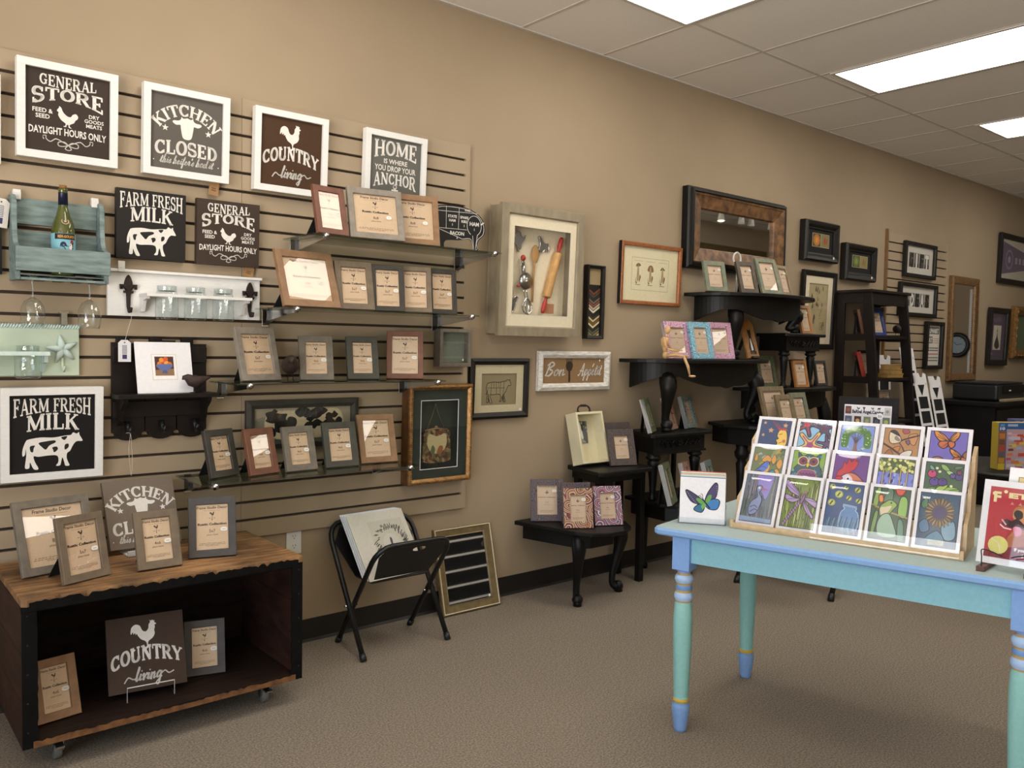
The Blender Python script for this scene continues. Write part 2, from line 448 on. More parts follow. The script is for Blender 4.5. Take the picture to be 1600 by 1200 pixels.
def circle(cx, cy, rx, ry=None, n=20, a0=0, a1=360):
    ry = rx if ry is None else ry
    full = abs(a1 - a0) >= 360
    return [(cx + rx * math.cos(D(a0 + (a1 - a0) * i / (n if full else n - 1))), cy + ry * math.sin(D(a0 + (a1 - a0) * i / (n if full else n - 1)))) for i in range(n)]
def star(cx, cy, r, k=5, inner=0.42, rot=90):
    return [(cx + (r if i % 2 == 0 else r * inner) * math.cos(D(rot + 180 * i / k)), cy + (r if i % 2 == 0 else r * inner) * math.sin(D(rot + 180 * i / k))) for i in range(2 * k)]
def clip(poly, x0, x1, z0, z1):
    for ax, lim, sgn in ((0, x0, 1), (0, x1, -1), (1, z0, 1), (1, z1, -1)):
        out = []
        for i in range(len(poly)):
            a, b = poly[i - 1], poly[i]
            ia, ib = (a[ax] - lim) * sgn >= 0, (b[ax] - lim) * sgn >= 0
            if ia != ib:
                t = (lim - a[ax]) / (b[ax] - a[ax])
                out.append((a[0] + (b[0] - a[0]) * t, a[1] + (b[1] - a[1]) * t))
            if ib: out.append(b)
        poly = out
        if len(poly) < 3: return []
    return poly
class Art:
    """2D drawing on a sheet: unit coordinates mapped to a rectangle, clipped, each shape a hair above the last"""
    def __init__(s, mb, x0, z0, w, h, m=None, f=None):
        s.mb, s.x0, s.z0, s.w, s.h, s.m, s.f = mb, x0, z0, w, h, m or PRINT, f
    def T(s, p):
        if s.f: p = s.f(p)
        return (s.x0 + p[0] * s.w, s.z0 + p[1] * s.h)
    def poly(s, pts, col, up=True):
        if up: s.mb.up()
        q = clip([tuple(p) for p in pts], 0, 1, 0, 1)
        if len(q) > 2: s.mb.flat([s.T(p) for p in q], s.m, col)
    def blob(s, pts, col, k=5): s.poly(smooth(pts, k), col)
    def line(s, pts, wd, col, closed=False, up=True):
        if up: s.mb.up()
        n = len(pts); asp = s.w / s.h
        for i in range(n if closed else n - 1):
            a, b = pts[i], pts[(i + 1) % n]
            dx, dy = (b[0] - a[0]) * asp, b[1] - a[1]
            l = math.hypot(dx, dy)
            if l < 1e-9: continue
            ex, ey = dx / l * wd * 0.4 / asp, dy / l * wd * 0.4
            nx, ny = -dy / l * wd / 2 / asp, dx / l * wd / 2
            q = clip([(a[0] - ex + nx, a[1] - ey + ny), (b[0] + ex + nx, b[1] + ey + ny), (b[0] + ex - nx, b[1] + ey - ny), (a[0] - ex - nx, a[1] - ey - ny)], 0, 1, 0, 1)
            if len(q) > 2: s.mb.flat([s.T(p) for p in q], s.m, col)
    def curve(s, pts, wd, col, k=6): s.line(smooth(pts, k, False), wd, col)
    def circ(s, x, y, r, col, ry=None, n=16):
        s.poly(circle(x, y, r, ry if ry else r * s.w / s.h, n), col)
    def out(s, pts, col, edge='#1a1a22', wd=0.02, k=5):
        q = smooth(pts, k); s.poly(q, col); s.line(q, wd, edge, True)

# ---------------------------------------------------------------- lettering
_tc = {}
def glyphs(txt, bold=0.0):
    key = (txt, bold)
    if key not in _tc:
        cu = bpy.data.curves.new('lettering', 'FONT'); cu.body = txt; cu.resolution_u = 2
        cu.offset = bold; cu.align_x = 'LEFT'
        ob = bpy.data.objects.new('lettering', cu)
        me = bpy.data.meshes.new_from_object(ob)
        vs = [(v.co.x, v.co.y) for v in me.vertices]; fs = [tuple(p.vertices) for p in me.polygons]
        bpy.data.objects.remove(ob); bpy.data.curves.remove(cu); bpy.data.meshes.remove(me)
        xs = [v[0] for v in vs] or [0]
        _tc[key] = (vs, fs, min(xs), max(xs))
    return _tc[key]
def text(mb, txt, x, z, h, col, align='c', bold=0.0, width=None, f=None, m=None, shear=0.0, maxw=None):
    """cap height h (m), baseline z; width stretches to fit; f warps (x,z)"""
    vs, fs, a, b = glyphs(txt, bold)
    k = h / 0.72
    kx = k if width is None else width / (b - a)
    if maxw and (b - a) * kx > maxw: kx = maxw / (b - a)
    W = (b - a) * kx
    ox = {'c': x - W / 2, 'l': x, 'r': x - W}[align]
    mb.up()
    out = []
    for px, pz in vs:
        q = (ox + (px - a) * kx + shear * pz * k, z + pz * k)
        if f: q = f(q)
        out.append((q[0], mb.y, q[1]))
    mb.add(out, fs, m or PRINT, col)
# slab serif capitals, drawn as contrast strokes
def _arc(cx, cy, rx, ry, a0, a1, n=16): return [(cx + rx * math.cos(D(a0 + (a1 - a0) * i / n)), cy + ry * math.sin(D(a0 + (a1 - a0) * i / n))) for i in range(n + 1)]
def _ln(*p):
    out = []
    for a, b in zip(p[:-1], p[1:]):
        out += [(a[0] + (b[0] - a[0]) * i / 4, a[1] + (b[1] - a[1]) * i / 4) for i in range(4)]
    return out + [p[-1]]
_T, _t = 0.2, 0.1
def V(x): return (_ln((x, 0), (x, 1)), _T)
def Hh(x0, x1, y): return (_ln((x0, y), (x1, y)), _t)
def Sf(x, y, w=0.17): return (_ln((x - w, 0.045 if y == 0 else 0.955), (x + w, 0.045 if y == 0 else 0.955)), 0.09)
def tk(x, a, b): return (_ln((x, a), (x, b)), 0.09)
SLAB = {
 'A': (0.95, [(_ln((0.14, 0), (0.45, 0.98)), _t), (_ln((0.45, 0.98), (0.78, 0)), _T), Hh(0.25, 0.64, 0.34), Sf(0.14, 0, 0.14), Sf(0.79, 0)]),
 'C': (0.86, [(_arc(0.45, 0.5, 0.32, 0.45, 48, 312), 'c'), tk(0.72, 0.64, 0.97), tk(0.72, 0.06, 0.3)]),
 'D': (0.9, [V(0.2), (_arc(0.34, 0.5, 0.38, 0.45, 90, -90), 'c'), Hh(0.06, 0.36, 0.95), Hh(0.06, 0.36, 0.05)]),
 'E': (0.8, [V(0.2), Hh(0.04, 0.68, 0.95), Hh(0.2, 0.52, 0.5), Hh(0.04, 0.7, 0.05), tk(0.66, 0.74, 0.98), tk(0.68, 0.02, 0.28), tk(0.52, 0.38, 0.62)]),
 'F': (0.76, [V(0.2), Hh(0.04, 0.68, 0.95), Hh(0.2, 0.52, 0.5), Sf(0.2, 0), tk(0.66, 0.72, 0.98), tk(0.52, 0.38, 0.62)]),
 'G': (0.92, [(_arc(0.45, 0.5, 0.32, 0.45, 48, 320), 'c'), tk(0.72, 0.66, 0.97), (_ln((0.7, 0.08), (0.7, 0.44)), 0.18), Hh(0.52, 0.84, 0.44)]),
 'H': (1.0, [V(0.2), V(0.78), Hh(0.2, 0.78, 0.5), Sf(0.2, 0), Sf(0.2, 1), Sf(0.78, 0), Sf(0.78, 1)]),
 'I': (0.46, [V(0.22), Sf(0.22, 0), Sf(0.22, 1)]),
 'K': (0.96, [V(0.2), (_ln((0.76, 0.96), (0.24, 0.42)), _t), (_ln((0.4, 0.6), (0.8, 0.02)), _T), Sf(0.2, 0), Sf(0.2, 1), Sf(0.74, 1, 0.14), Sf(0.8, 0, 0.15)]),
 'L': (0.78, [V(0.2), Hh(0.04, 0.7, 0.05), Sf(0.2, 1), tk(0.68, 0.02, 0.34)]),
 'M': (1.2, [(_ln((0.18, 0), (0.18, 1)), 0.11), V(1.0), (_ln((0.2, 0.98), (0.58, 0.08)), _T), (_ln((0.58, 0.08), (0.96, 0.98)), _t), Sf(0.18, 0, 0.14), Sf(0.14, 1, 0.1), Sf(1.0, 0), Sf(1.04, 1, 0.12)]),
 'N': (1.02, [(_ln((0.2, 0), (0.2, 1)), 0.11), (_ln((0.82, 0), (0.82, 1)), 0.11), (_ln((0.2, 0.98), (0.8, 0.04)), _T), Sf(0.2, 0, 0.14), Sf(0.14, 1, 0.1), Sf(0.82, 1, 0.14)]),
 'O': (0.92, [(_arc(0.46, 0.5, 0.33, 0.45, 0, 360, 24), 'c')]),
 'R': (0.98, [V(0.2), (_arc(0.4, 0.72, 0.3, 0.23, 90, -90), 'c'), Hh(0.04, 0.42, 0.95), Hh(0.2, 0.42, 0.49), (_ln((0.46, 0.5), (0.78, 0.03)), _T), Sf(0.2, 0), Sf(0.84, 0, 0.12)]),
 'S': (0.78, [(_arc(0.38, 0.72, 0.25, 0.23, 35, 235, 12) + [(0.38, 0.5)] + _arc(0.39, 0.27, 0.26, 0.22, 55, -150, 12), 'c'), tk(0.62, 0.66, 0.97), tk(0.12, 0.04, 0.34)]),
 'T': (0.88, [V(0.44), Hh(0.04, 0.84, 0.95), Sf(0.44, 0), tk(0.08, 0.7, 0.98), tk(0.8, 0.7, 0.98)]),
 'U': (0.98, [(_ln((0.2, 1), (0.2, 0.3)), _T), (_arc(0.48, 0.32, 0.28, 0.27, 180, 360), 'c'), (_ln((0.76, 0.3), (0.76, 1)), 0.12), Sf(0.2, 1), Sf(0.76, 1, 0.14)]),
 'Y': (0.94, [(_ln((0.14, 0.97), (0.46, 0.45)), _T), (_ln((0.8, 0.97), (0.46, 0.45)), _t), (_ln((0.46, 0.48), (0.46, 0)), _T), Sf(0.16, 1), Sf(0.8, 1, 0.14), Sf(0.46, 0)]),
 ' ': (0.45, []),
}
def slab(mb, txt, f, col, m=None, wt=1.0):
    """slab serif line: f(u, v) maps the line's unit box to (x, z)"""
    tot = sum(SLAB[c][0] for c in txt); x = 0.0
    mb.up()
    for c in txt:
        w, st = SLAB[c]
        for pts, th in st:
            n = len(pts)
            for i in range(n - 1):
                a, b = pts[i], pts[i + 1]
                dx, dy = b[0] - a[0], b[1] - a[1]; l = math.hypot(dx, dy)
                if l < 1e-9: continue
                t = (th if th != 'c' else _t + (_T - _t) * (abs(dy) / l)) * wt
                nx, ny = -dy / l * t / 2, dx / l * t / 2
                ex, ey = dx / l * t * 0.12, dy / l * t * 0.12
                if th != 'c': ex = ey = 0
                q = [(a[0] - ex + nx, a[1] - ey + ny), (b[0] + ex + nx, b[1] + ey + ny), (b[0] + ex - nx, b[1] + ey - ny), (a[0] - ex - nx, a[1] - ey - ny)]
                q = [f((x + p[0]) / tot, p[1]) for p in q]
                mb.add([(p[0], mb.y, p[1]) for p in q], [(0, 1, 2, 3)], m or PRINT, col)
        x += w
def box_map(x0, x1, zb, zt):
    g = lambda q, u: q(u) if callable(q) else q
    return lambda u, v: (x0 + (x1 - x0) * u, g(zb, u) + v * (g(zt, u) - g(zb, u)))
def arc_map(cx, cz, r, h, a0, a1):
    """text along a circle arc (angles in degrees from the vertical, left to right)"""
    return lambda u, v: (cx + (r + v * h) * math.sin(D(a0 + (a1 - a0) * u)), cz + (r + v * h) * math.cos(D(a0 + (a1 - a0) * u)))
# joined script, one pen stroke per letter (x advances, y: 0 baseline, 1 x-height)
SCRIPT = {
 'a': (0.9, [[(0.7, 0.85), (0.4, 1), (0.12, 0.6), (0.25, 0.08), (0.55, 0.25), (0.72, 0.95), (0.7, 0.3), (0.9, 0.1)]]),
 'd': (0.95, [[(0.7, 0.8), (0.4, 1), (0.12, 0.6), (0.25, 0.08), (0.55, 0.25), (0.8, 2.0), (0.72, 0.4), (0.95, 0.1)]]),
 'e': (0.75, [[(0.05, 0.35), (0.5, 0.7), (0.4, 1), (0.15, 0.65), (0.25, 0.1), (0.75, 0.25)]]),
 'f': (0.6, [[(0, 0.2), (0.45, 1.5), (0.5, 2.0), (0.3, 1.8), (0.15, -0.6), (0.3, -0.8), (0.35, 0.0), (0.6, 0.3)]]),
 'g': (0.9, [[(0.7, 0.85), (0.4, 1), (0.12, 0.6), (0.25, 0.1), (0.6, 0.4), (0.7, 0.95), (0.6, -0.7), (0.3, -0.9), (0.2, -0.6), (0.9, 0.2)]]),
 'h': (0.95, [[(0, 0.2), (0.4, 1.8), (0.3, 2.0), (0.15, 0.0)], [(0.15, 0.3), (0.4, 0.95), (0.6, 0.8), (0.6, 0.1), (0.95, 0.25)]]),
 'i': (0.5, [[(0, 0.2), (0.22, 0.95), (0.18, 0.2), (0.5, 0.2)], [(0.26, 1.4), (0.3, 1.5)]]),
 'l': (0.55, [[(0, 0.2), (0.4, 1.6), (0.3, 2.0), (0.15, 0.4), (0.3, 0.05), (0.55, 0.25)]]),
 'n': (1.0, [[(0, 0.3), (0.2, 0.95), (0.18, 0.0)], [(0.18, 0.4), (0.5, 0.97), (0.65, 0.7), (0.65, 0.1), (1.0, 0.25)]]),
 'o': (0.8, [[(0.5, 0.95), (0.15, 0.7), (0.2, 0.1), (0.5, 0.1), (0.62, 0.7), (0.45, 0.97), (0.8, 0.75)]]),
 'p': (0.9, [[(0, 0.3), (0.25, 0.95), (0.1, -0.9)], [(0.2, 0.5), (0.5, 1), (0.72, 0.6), (0.5, 0.05), (0.22, 0.2)], [(0.6, 0.15), (0.9, 0.25)]]),
 'r': (0.7, [[(0, 0.2), (0.2, 1.1), (0.45, 0.85), (0.4, 0.15), (0.7, 0.2)]]),
 's': (0.65, [[(0, 0.2), (0.35, 1.0), (0.5, 0.4), (0.3, 0.02), (0.12, 0.2)], [(0.45, 0.15), (0.65, 0.25)]]),
 't': (0.6, [[(0, 0.2), (0.35, 1.7), (0.22, 0.3), (0.35, 0.05), (0.6, 0.25)], [(0.05, 1.2), (0.55, 1.25)]]),
 'v': (0.8, [[(0, 0.7), (0.2, 0.95), (0.3, 0.05), (0.6, 0.95), (0.8, 0.8)]]),
 'B': (1.2, [[(0.3, 2.1), (0.15, 0.0)], [(0.0, 1.7), (0.5, 2.2), (0.95, 1.8), (0.4, 1.15), (1.0, 0.7), (0.6, 0.0), (0.0, 0.1)]]),
 'A': (1.4, [[(0.0, 0.1), (0.3, 0.1), (0.95, 2.1), (1.0, 0.0), (1.3, 0.2)], [(0.3, 0.8), (1.15, 0.75)]]),
 "'": (0.3, [[(0.2, 2.0), (0.15, 1.6)]]), ' ': (0.5, []), '-': (0.5, [[(0.1, 0.6), (0.3, 0.6)]]),
}
def script(mb, txt, x, z, xh, col, wd, width=None, slant=0.25, f=None, align='c', m=None):
    tot = sum(SCRIPT[c][0] for c in txt)
    k = xh if width is None else width / tot
    ox = x - tot * k / 2 if align == 'c' else x
    mb.up(); cx = 0.0
    for c in txt:
        w, st = SCRIPT[c]
        for pts in st:
            p = smooth(pts, 5, False)
            for a, b in zip(p[:-1], p[1:]):
                A = (ox + (cx + a[0] + slant * a[1]) * k, z + a[1] * xh); B = (ox + (cx + b[0] + slant * b[1]) * k, z + b[1] * xh)
                dx, dy = B[0] - A[0], B[1] - A[1]; l = math.hypot(dx, dy)
                if l < 1e-9: continue
                t = wd * (0.75 + 0.5 * (dy < 0))
                nx, ny, ex, ey = -dy / l * t / 2, dx / l * t / 2, dx / l * t * 0.3, dy / l * t * 0.3
                q = [(A[0] - ex + nx, A[1] - ey + ny), (B[0] + ex + nx, B[1] + ey + ny), (B[0] + ex - nx, B[1] + ey - ny), (A[0] - ex - nx, A[1] - ey - ny)]
                if f: q = [f(p) for p in q]
                mb.add([(p[0], mb.y, p[1]) for p in q], [(0, 1, 2, 3)], m or PRINT, col)
        cx += w
# ---------------------------------------------------------------- emblems (unit box, drawn with Art)
ROOSTER = [(0.02, 0.62), (0.06, 0.8), (0.2, 0.9), (0.36, 0.84), (0.44, 0.66), (0.56, 0.6), (0.66, 0.7), (0.68, 0.84), (0.74, 0.93), (0.72, 1.0), (0.78, 0.97), (0.82, 1.0), (0.85, 0.96), (0.9, 0.97), (0.89, 0.9), (0.96, 0.84), (0.89, 0.8), (0.9, 0.72), (0.87, 0.62), (0.88, 0.48), (0.8, 0.34), (0.66, 0.25), (0.62, 0.16), (0.64, 0.06), (0.74, 0.02), (0.62, 0.0), (0.5, 0.02), (0.58, 0.06), (0.57, 0.18), (0.52, 0.26), (0.38, 0.34), (0.28, 0.48), (0.24, 0.56), (0.2, 0.52), (0.18, 0.6), (0.12, 0.55), (0.1, 0.64), (0.04, 0.56)]
HEN = [(0.03, 0.84), (0.1, 0.94), (0.1, 1.0), (0.17, 0.97), (0.22, 0.9), (0.3, 0.72), (0.5, 0.56), (0.66, 0.56), (0.74, 0.68), (0.9, 0.74), (1.0, 0.62), (0.97, 0.5), (0.88, 0.42), (0.8, 0.28), (0.66, 0.2), (0.6, 0.14), (0.62, 0.06), (0.7, 0.0), (0.56, 0.02), (0.54, 0.14), (0.46, 0.14), (0.44, 0.04), (0.34, 0.03), (0.3, 0.06), (0.38, 0.08), (0.4, 0.2), (0.2, 0.34), (0.06, 0.56), (0.08, 0.7), (0.0, 0.76)]
COW = [(0.0, 0.58), (0.05, 0.8), (0.1, 0.86), (0.3, 0.9), (0.5, 0.88), (0.7, 0.92), (0.8, 0.93), (0.84, 1.0), (0.9, 0.96), (0.94, 1.0), (0.95, 0.92), (1.0, 0.78), (0.99, 0.74), (0.9, 0.74), (0.84, 0.64), (0.79, 0.48), (0.74, 0.42), (0.73, 0.3), (0.75, 0.18), (0.78, 0.06), (0.71, 0.06), (0.69, 0.16), (0.66, 0.3), (0.64, 0.2), (0.62, 0.08), (0.55, 0.08), (0.59, 0.18), (0.57, 0.36), (0.42, 0.38), (0.26, 0.36), (0.18, 0.38), (0.2, 0.22), (0.26, 0.02), (0.18, 0.02), (0.12, 0.22), (0.11, 0.06), (0.04, 0.06), (0.05, 0.26), (0.06, 0.44), (0.05, 0.6), (0.04, 0.44), (0.0, 0.4)]
COWSP = [[(0.12, 0.66), (0.2, 0.68), (0.18, 0.6), (0.17, 0.5), (0.13, 0.52)], [(0.26, 0.74), (0.36, 0.78), (0.52, 0.8), (0.54, 0.74), (0.44, 0.66), (0.38, 0.55), (0.32, 0.62)], [(0.49, 0.6), (0.56, 0.62), (0.58, 0.54), (0.52, 0.46), (0.5, 0.54)], [(0.7, 0.66), (0.76, 0.68), (0.76, 0.58), (0.7, 0.52)], [(0.64, 0.88), (0.74, 0.9), (0.7, 0.8), (0.66, 0.82)]]
CALFHEAD = [(0.3, 0.98), (0.36, 0.92), (0.44, 0.94), (0.5, 0.97), (0.56, 0.94), (0.64, 0.92), (0.7, 0.98), (0.72, 0.88), (0.8, 0.8), (0.96, 0.78), (1.0, 0.7), (0.88, 0.6), (0.74, 0.62), (0.72, 0.5), (0.68, 0.2), (0.64, 0.06), (0.56, 0.0), (0.44, 0.0), (0.36, 0.06), (0.32, 0.2), (0.28, 0.5), (0.26, 0.62), (0.12, 0.6), (0.0, 0.7), (0.04, 0.78), (0.2, 0.8), (0.28, 0.88)]
def icon(mb, pts, x, z, w, h, col, flip=False, k=3, m=None):
    q = [(1 - p[0], p[1]) if flip else p for p in pts]
    mb.up(); mb.flat([(x - w / 2 + p[0] * w, z + p[1] * h) for p in smooth(q, k)], m or PRINT, col)
def weathervane(mb, x, z, h, col):
    icon(mb, ROOSTER, x, z + h * 0.45, h * 0.55, h * 0.55, col, k=2)
    A = Art(mb, x - h / 2, z, h, h)
    A.line([(0.5, 0.0), (0.5, 0.5)], 0.03, col); A.line([(0.18, 0.3), (0.82, 0.3)], 0.02, col)
    A.poly([(0.76, 0.36), (0.86, 0.3), (0.76, 0.24)], col); A.poly([(0.24, 0.36), (0.14, 0.3), (0.24, 0.24)], col)
    A.poly(star(0.5, 0.14, 0.1, 4), col)
def fleur(mb, x, z, h, col):
    A = Art(mb, x - h / 2, z, h, h)
    A.blob([(0.5, 1.0), (0.6, 0.75), (0.55, 0.35), (0.5, 0.0), (0.45, 0.35), (0.4, 0.75)], col)
    for s in (-1, 1):
        A.blob([(0.5 + s * 0.05, 0.3), (0.5 + s * 0.2, 0.6), (0.5 + s * 0.36, 0.62), (0.5 + s * 0.4, 0.48), (0.5 + s * 0.28, 0.42), (0.5 + s * 0.2, 0.36)], col)
    A.line([(0.3, 0.32), (0.7, 0.32)], 0.06, col)

# ================================================================ THE ROOM
b = MB(); b.box(X0 - 0.2, X1 + 0.2, YB - 0.2, 0.2, -0.1, 0.0, CARPET); struct(b.build('floor'), 'speckled brown carpet')
b = MB(); b.box(X0 - 0.2, X1 + 0.2, YB - 0.2, 0.2, H, H + 0.1, CEIL); struct(b.build('ceiling'), 'off white ceiling tiles')
b = MB(); b.box(X0 - 0.2, X1 + 0.2, 0.0, 0.15, 0, H, WALL); struct(b.build('wall_back'), 'tan painted wall hung with frames and signs')
b = MB(); b.box(X1, X1 + 0.15, YB, 0.0, 0, H, WALL); struct(b.build('wall_right'))
b = MB(); b.box(X0, X1, YB - 0.15, YB, 0, H, DRYW); struct(b.build('wall_front'))
# storefront wall on the left with three glazed openings
b = MB()
wy = [-5.3 + k * 1.76 for k in range(2)]
b.box(X0 - 0.15, X0, YB, 0.0, 0, 0.2, DRYW); b.box(X0 - 0.15, X0, YB, 0.0, 2.86, H, DRYW)
ys = [YB] + [v for y in wy for v in (y, y + 1.66)] + [0.0]
for i in range(0, len(ys), 2): b.box(X0 - 0.15, X0, ys[i], ys[i + 1], 0.2, 2.86, DRYW)
struct(b.build('wall_left'))
for k, y in enumerate(wy):
    b = MB()
    for a0, a1, z0, z1 in ((y, y + 1.66, 0.2, 0.25), (y, y + 1.66, 2.81, 2.86), (y, y + 0.05, 0.2, 2.86), (y + 1.61, y + 1.66, 0.2, 2.86)):
        b.box(X0 - 0.1, X0 - 0.04, a0, a1, z0, z1, ALU)
    f = struct(b.build('window_%d' % (k + 1)))
    b = MB(); b.box(X0 - 0.073, X0 - 0.067, y + 0.05, y + 1.61, 0.25, 2.81, WINDGL); b.build('window_pane', f)
# ceiling grid
b = MB()
x = 2.865 - 0.608 * 8
while x < X1:
    b.box(x - 0.011, x + 0.011, YB, 0, H - 0.002, H, TBAR); x += 0.608
for k in range(5):
    y = -0.655 - 1.22 * k
    b.box(X0, X1, y - 0.011, y + 0.011, H - 0.0025, H, TBAR)
b.box(X0, X1, -0.02, 0, H - 0.006, H, TBAR)
struct(b.build('trim_1'), 'ceiling grid bars')
# cove base
b = MB()
b.prism([(0, 0), (-0.014, 0.0), (-0.006, 0.012), (-0.004, 0.101), (0, 0.101)], X0, X1, BASEB, axis='x')
struct(b.build('baseboard_back'), 'black cove baseboard along the tan wall')
b = MB(); b.box(X1 - 0.006, X1, YB, 0, 0, 0.1, BASEB); struct(b.build('baseboard_right'))
# slatted panels
def slats(name, x0, x1, ztop, n, label, seam=None, post=False):
    b = MB(); g = 0.0115; zb = ztop - 0.0762 * n
    b.box(x0, x1, -0.0045, -0.0005, zb, ztop, GROOVE)
    xs = [(x0, x1)] if seam is None else [(x0, seam - 0.0008), (seam + 0.0008, x1)]
    for k in range(n):
        t = ztop - 0.0762 * k - (g / 2 if k else 0); bt = ztop - 0.0762 * (k + 1) + (g / 2 if k < n - 1 else 0)
        for a0, a1 in xs:
            b.prism([(0 - 0.0045, bt), (-0.0186, bt), (-0.019, bt + 0.0006), (-0.019, t - 0.0006), (-0.0186, t), (-0.0045, t)], a0, a1, SLATP, axis='x')
    b.box(x1, x1 + 0.028, -0.019, -0.0005, zb, ztop, SLATP)
    if post: b.box(x0 - 0.02, x0, -0.024, 0, zb, ztop + 0.03, BRASS)
    return struct(b.build(name), label)
slats('trim_2', -1.9, 2.507, 2.3391, 24, 'tan slatted display panel behind the signs', 1.36)
slats('trim_3', 6.93, 8.07, 2.345, 16, 'smaller slatted panel with a brass edge', None, True)

# fluorescent troffers
LIGHTM = emitmat('lit diffuser', (1.0, 0.95, 0.86, 1), PANEL_STRENGTH)
LAB = {0: 'lit ceiling panel nearest the white signs, cut by the top edge', 1: 'long lit ceiling panel, the largest one in view', 2: 'lit ceiling panel farthest away at the right edge'}
def troffer(xa, xb, ya, yb, label):
    t = thing('ceiling_light', label, 'ceiling light', ((xa + xb) / 2, (ya + yb) / 2, H - 0.004), group='fluorescent ceiling panels')
    w, l = xb - xa, yb - ya
    b = MB()
    for s in (-1, 1):
        b.box(s * w / 2 - 0.0 if s < 0 else w / 2, (s * w / 2 - 0.022) if s < 0 else w / 2 + 0.022, -l / 2 - 0.022, l / 2 + 0.022, -0.004, 0.003, TBAR)
        b.box(-w / 2, w / 2, (-l / 2 - 0.022) if s < 0 else l / 2, (-l / 2) if s < 0 else l / 2 + 0.022, -0.004, 0.003, TBAR)
    b.build('frame', t)
    b = MB(); b.box(-w / 2, w / 2, -l / 2, l / 2, -0.002, 0.002, LIGHTM); b.build('diffuser', t)
troffer(2.885, 3.44, -1.83, -0.63, LAB[0])
troffer(4.712, 5.25, -1.95, -0.74, LAB[1])
troffer(6.52, 7.05, -2.06, -0.86, LAB[2])
n = 0
for xx, ya in ((1.06, -1.86), (8.36, -2.1), (2.885, -4.9), (6.54, -4.9)):
    t = troffer(xx, xx + 0.55, ya, ya + 1.21, 'lit ceiling panel outside the picture, number %d along the ceiling' % (n + 4)); n += 1

# power outlet on the wall behind the crate
t = thing('power_outlet', 'white electrical outlet on the wall beside the wooden crate', 'outlet', (1.604, -0.0005, 0.463))
b = MB(); b.box(-0.035, 0.035, -0.006, 0, -0.057, 0.057, WHITEP); b.build('cover_plate', t, 0.002)
for s in (-1, 1):
    b = MB(); b.prism(circle(0, s * 0.021, 0.017, 0.0145, 16), -0.008, -0.006, WHITEP)
    for q in (-1, 1): b.box(q * 0.006 - 0.001, q * 0.006 + 0.001, -0.0083, -0.008, s * 0.021, s * 0.021 + 0.008, BLKM)
    b.box(-0.002, 0.002, -0.0083, -0.008, s * 0.021 - 0.009, s * 0.021 - 0.005, BLKM)
    b.build('receptacle', t)

# things only the mirrors see: display board, gold frame, track lamp, clock, white door jamb
t = thing('track_light', 'white track lamp rail on the ceiling seen in the dark mirror', 'track light', (8.7, -2.6, H - 0.0046))
b = MB(); b.box(-1.4, 1.4, -0.02, 0.02, -0.03, 0, WHITEP); b.build('rail', t)
for k, xx in enumerate((-0.6, -0.2, 0.0, 0.42)):
    b = MB(); b.tube([(xx, 0, -0.03), (xx, 0, -0.07)], 0.012, WHITEP)
    b.lathe([(0.024, -0.05), (0.03, -0.1), (0.042, -0.17), (0.038, -0.17), (0.024, -0.1)], WHITEP, (xx, 0, 0))
    hd = b.build('lamp_head', t)
    if k == 0:
        b = MB(); b.ell((xx, 0, -0.165), (0.034, 0.034, 0.015), emitmat('lit bulb', (1, 0.85, 0.6, 1), 20)); b.build('bulb', hd)
t = thing('framed_picture', 'big gold picture frame seen only in the dark mirror', 'framed picture', (9.08, -3.40, 1.08), 180)
b = MB(); b.ring(2.2, 1.62, [(0, 0), (0.0, -0.06), (0.09, -0.05), (0.1, 0)], GOLDB); b.build('frame', t)
b = MB(); b.box(-1.01, 1.01, -0.01, 0.02, 0.09, 1.53, BLKV); b.build('canvas', t)
b = MB(); b.box(7.4, X1, -3.5, -3.43, 0, H, DRYW); struct(b.build('wall_partition'))
t = thing('display_board', 'black display board with pale rails seen in the floor mirror', 'display board', (6.4, YB + 0.03, 0.6), 180)
b = MB(); b.box(-1.2, 1.2, -0.03, 0.02, 0, 1.7, BLKV); b.build('board', t)
for k in range(7):
    b = MB(); b.box(-1.1, 0.75, -0.05, -0.03, 0.15 + 0.2 * k, 0.175 + 0.2 * k, WHITEW); b.build('rail', t)
t = thing('wall_clock', 'round dark wall clock seen in the tall gold mirror', 'clock', (X1 - 0.03, -1.47, 1.45), -90)
t.rotation_euler = (0, 0, D(-90))
b = MB(); b.M = Matrix.Rotation(D(90), 4, 'X')
b.lathe([(0.11, 0.0), (0.17, 0.0), (0.17, 0.02), (0.14, 0.035), (0.115, 0.02), (0.11, 0.0)], PRINTERB, n=32); b.build('rim', t)
b = MB(); b.y = -0.012; b.flat(circle(0, 0, 0.115, n=32), PRINT, '#9fb3bd'); A = Art(b, -0.115, -0.115, 0.23, 0.23)
for k in range(12): A.line([(0.5 + 0.4 * math.sin(D(30 * k)), 0.5 + 0.4 * math.cos(D(30 * k))), (0.5 + 0.46 * math.sin(D(30 * k)), 0.5 + 0.46 * math.cos(D(30 * k)))], 0.02, '#222222')
A.line([(0.5, 0.5), (0.66, 0.66)], 0.03, '#222222'); A.line([(0.5, 0.5), (0.2, 0.58)], 0.025, '#222222'); b.build('dial', t)
b = MB(); b.box(X1 - 0.03, X1, -1.33, -1.22, 0, 2.2, WHITEW); struct(b.build('trim_4'), 'white door jamb')

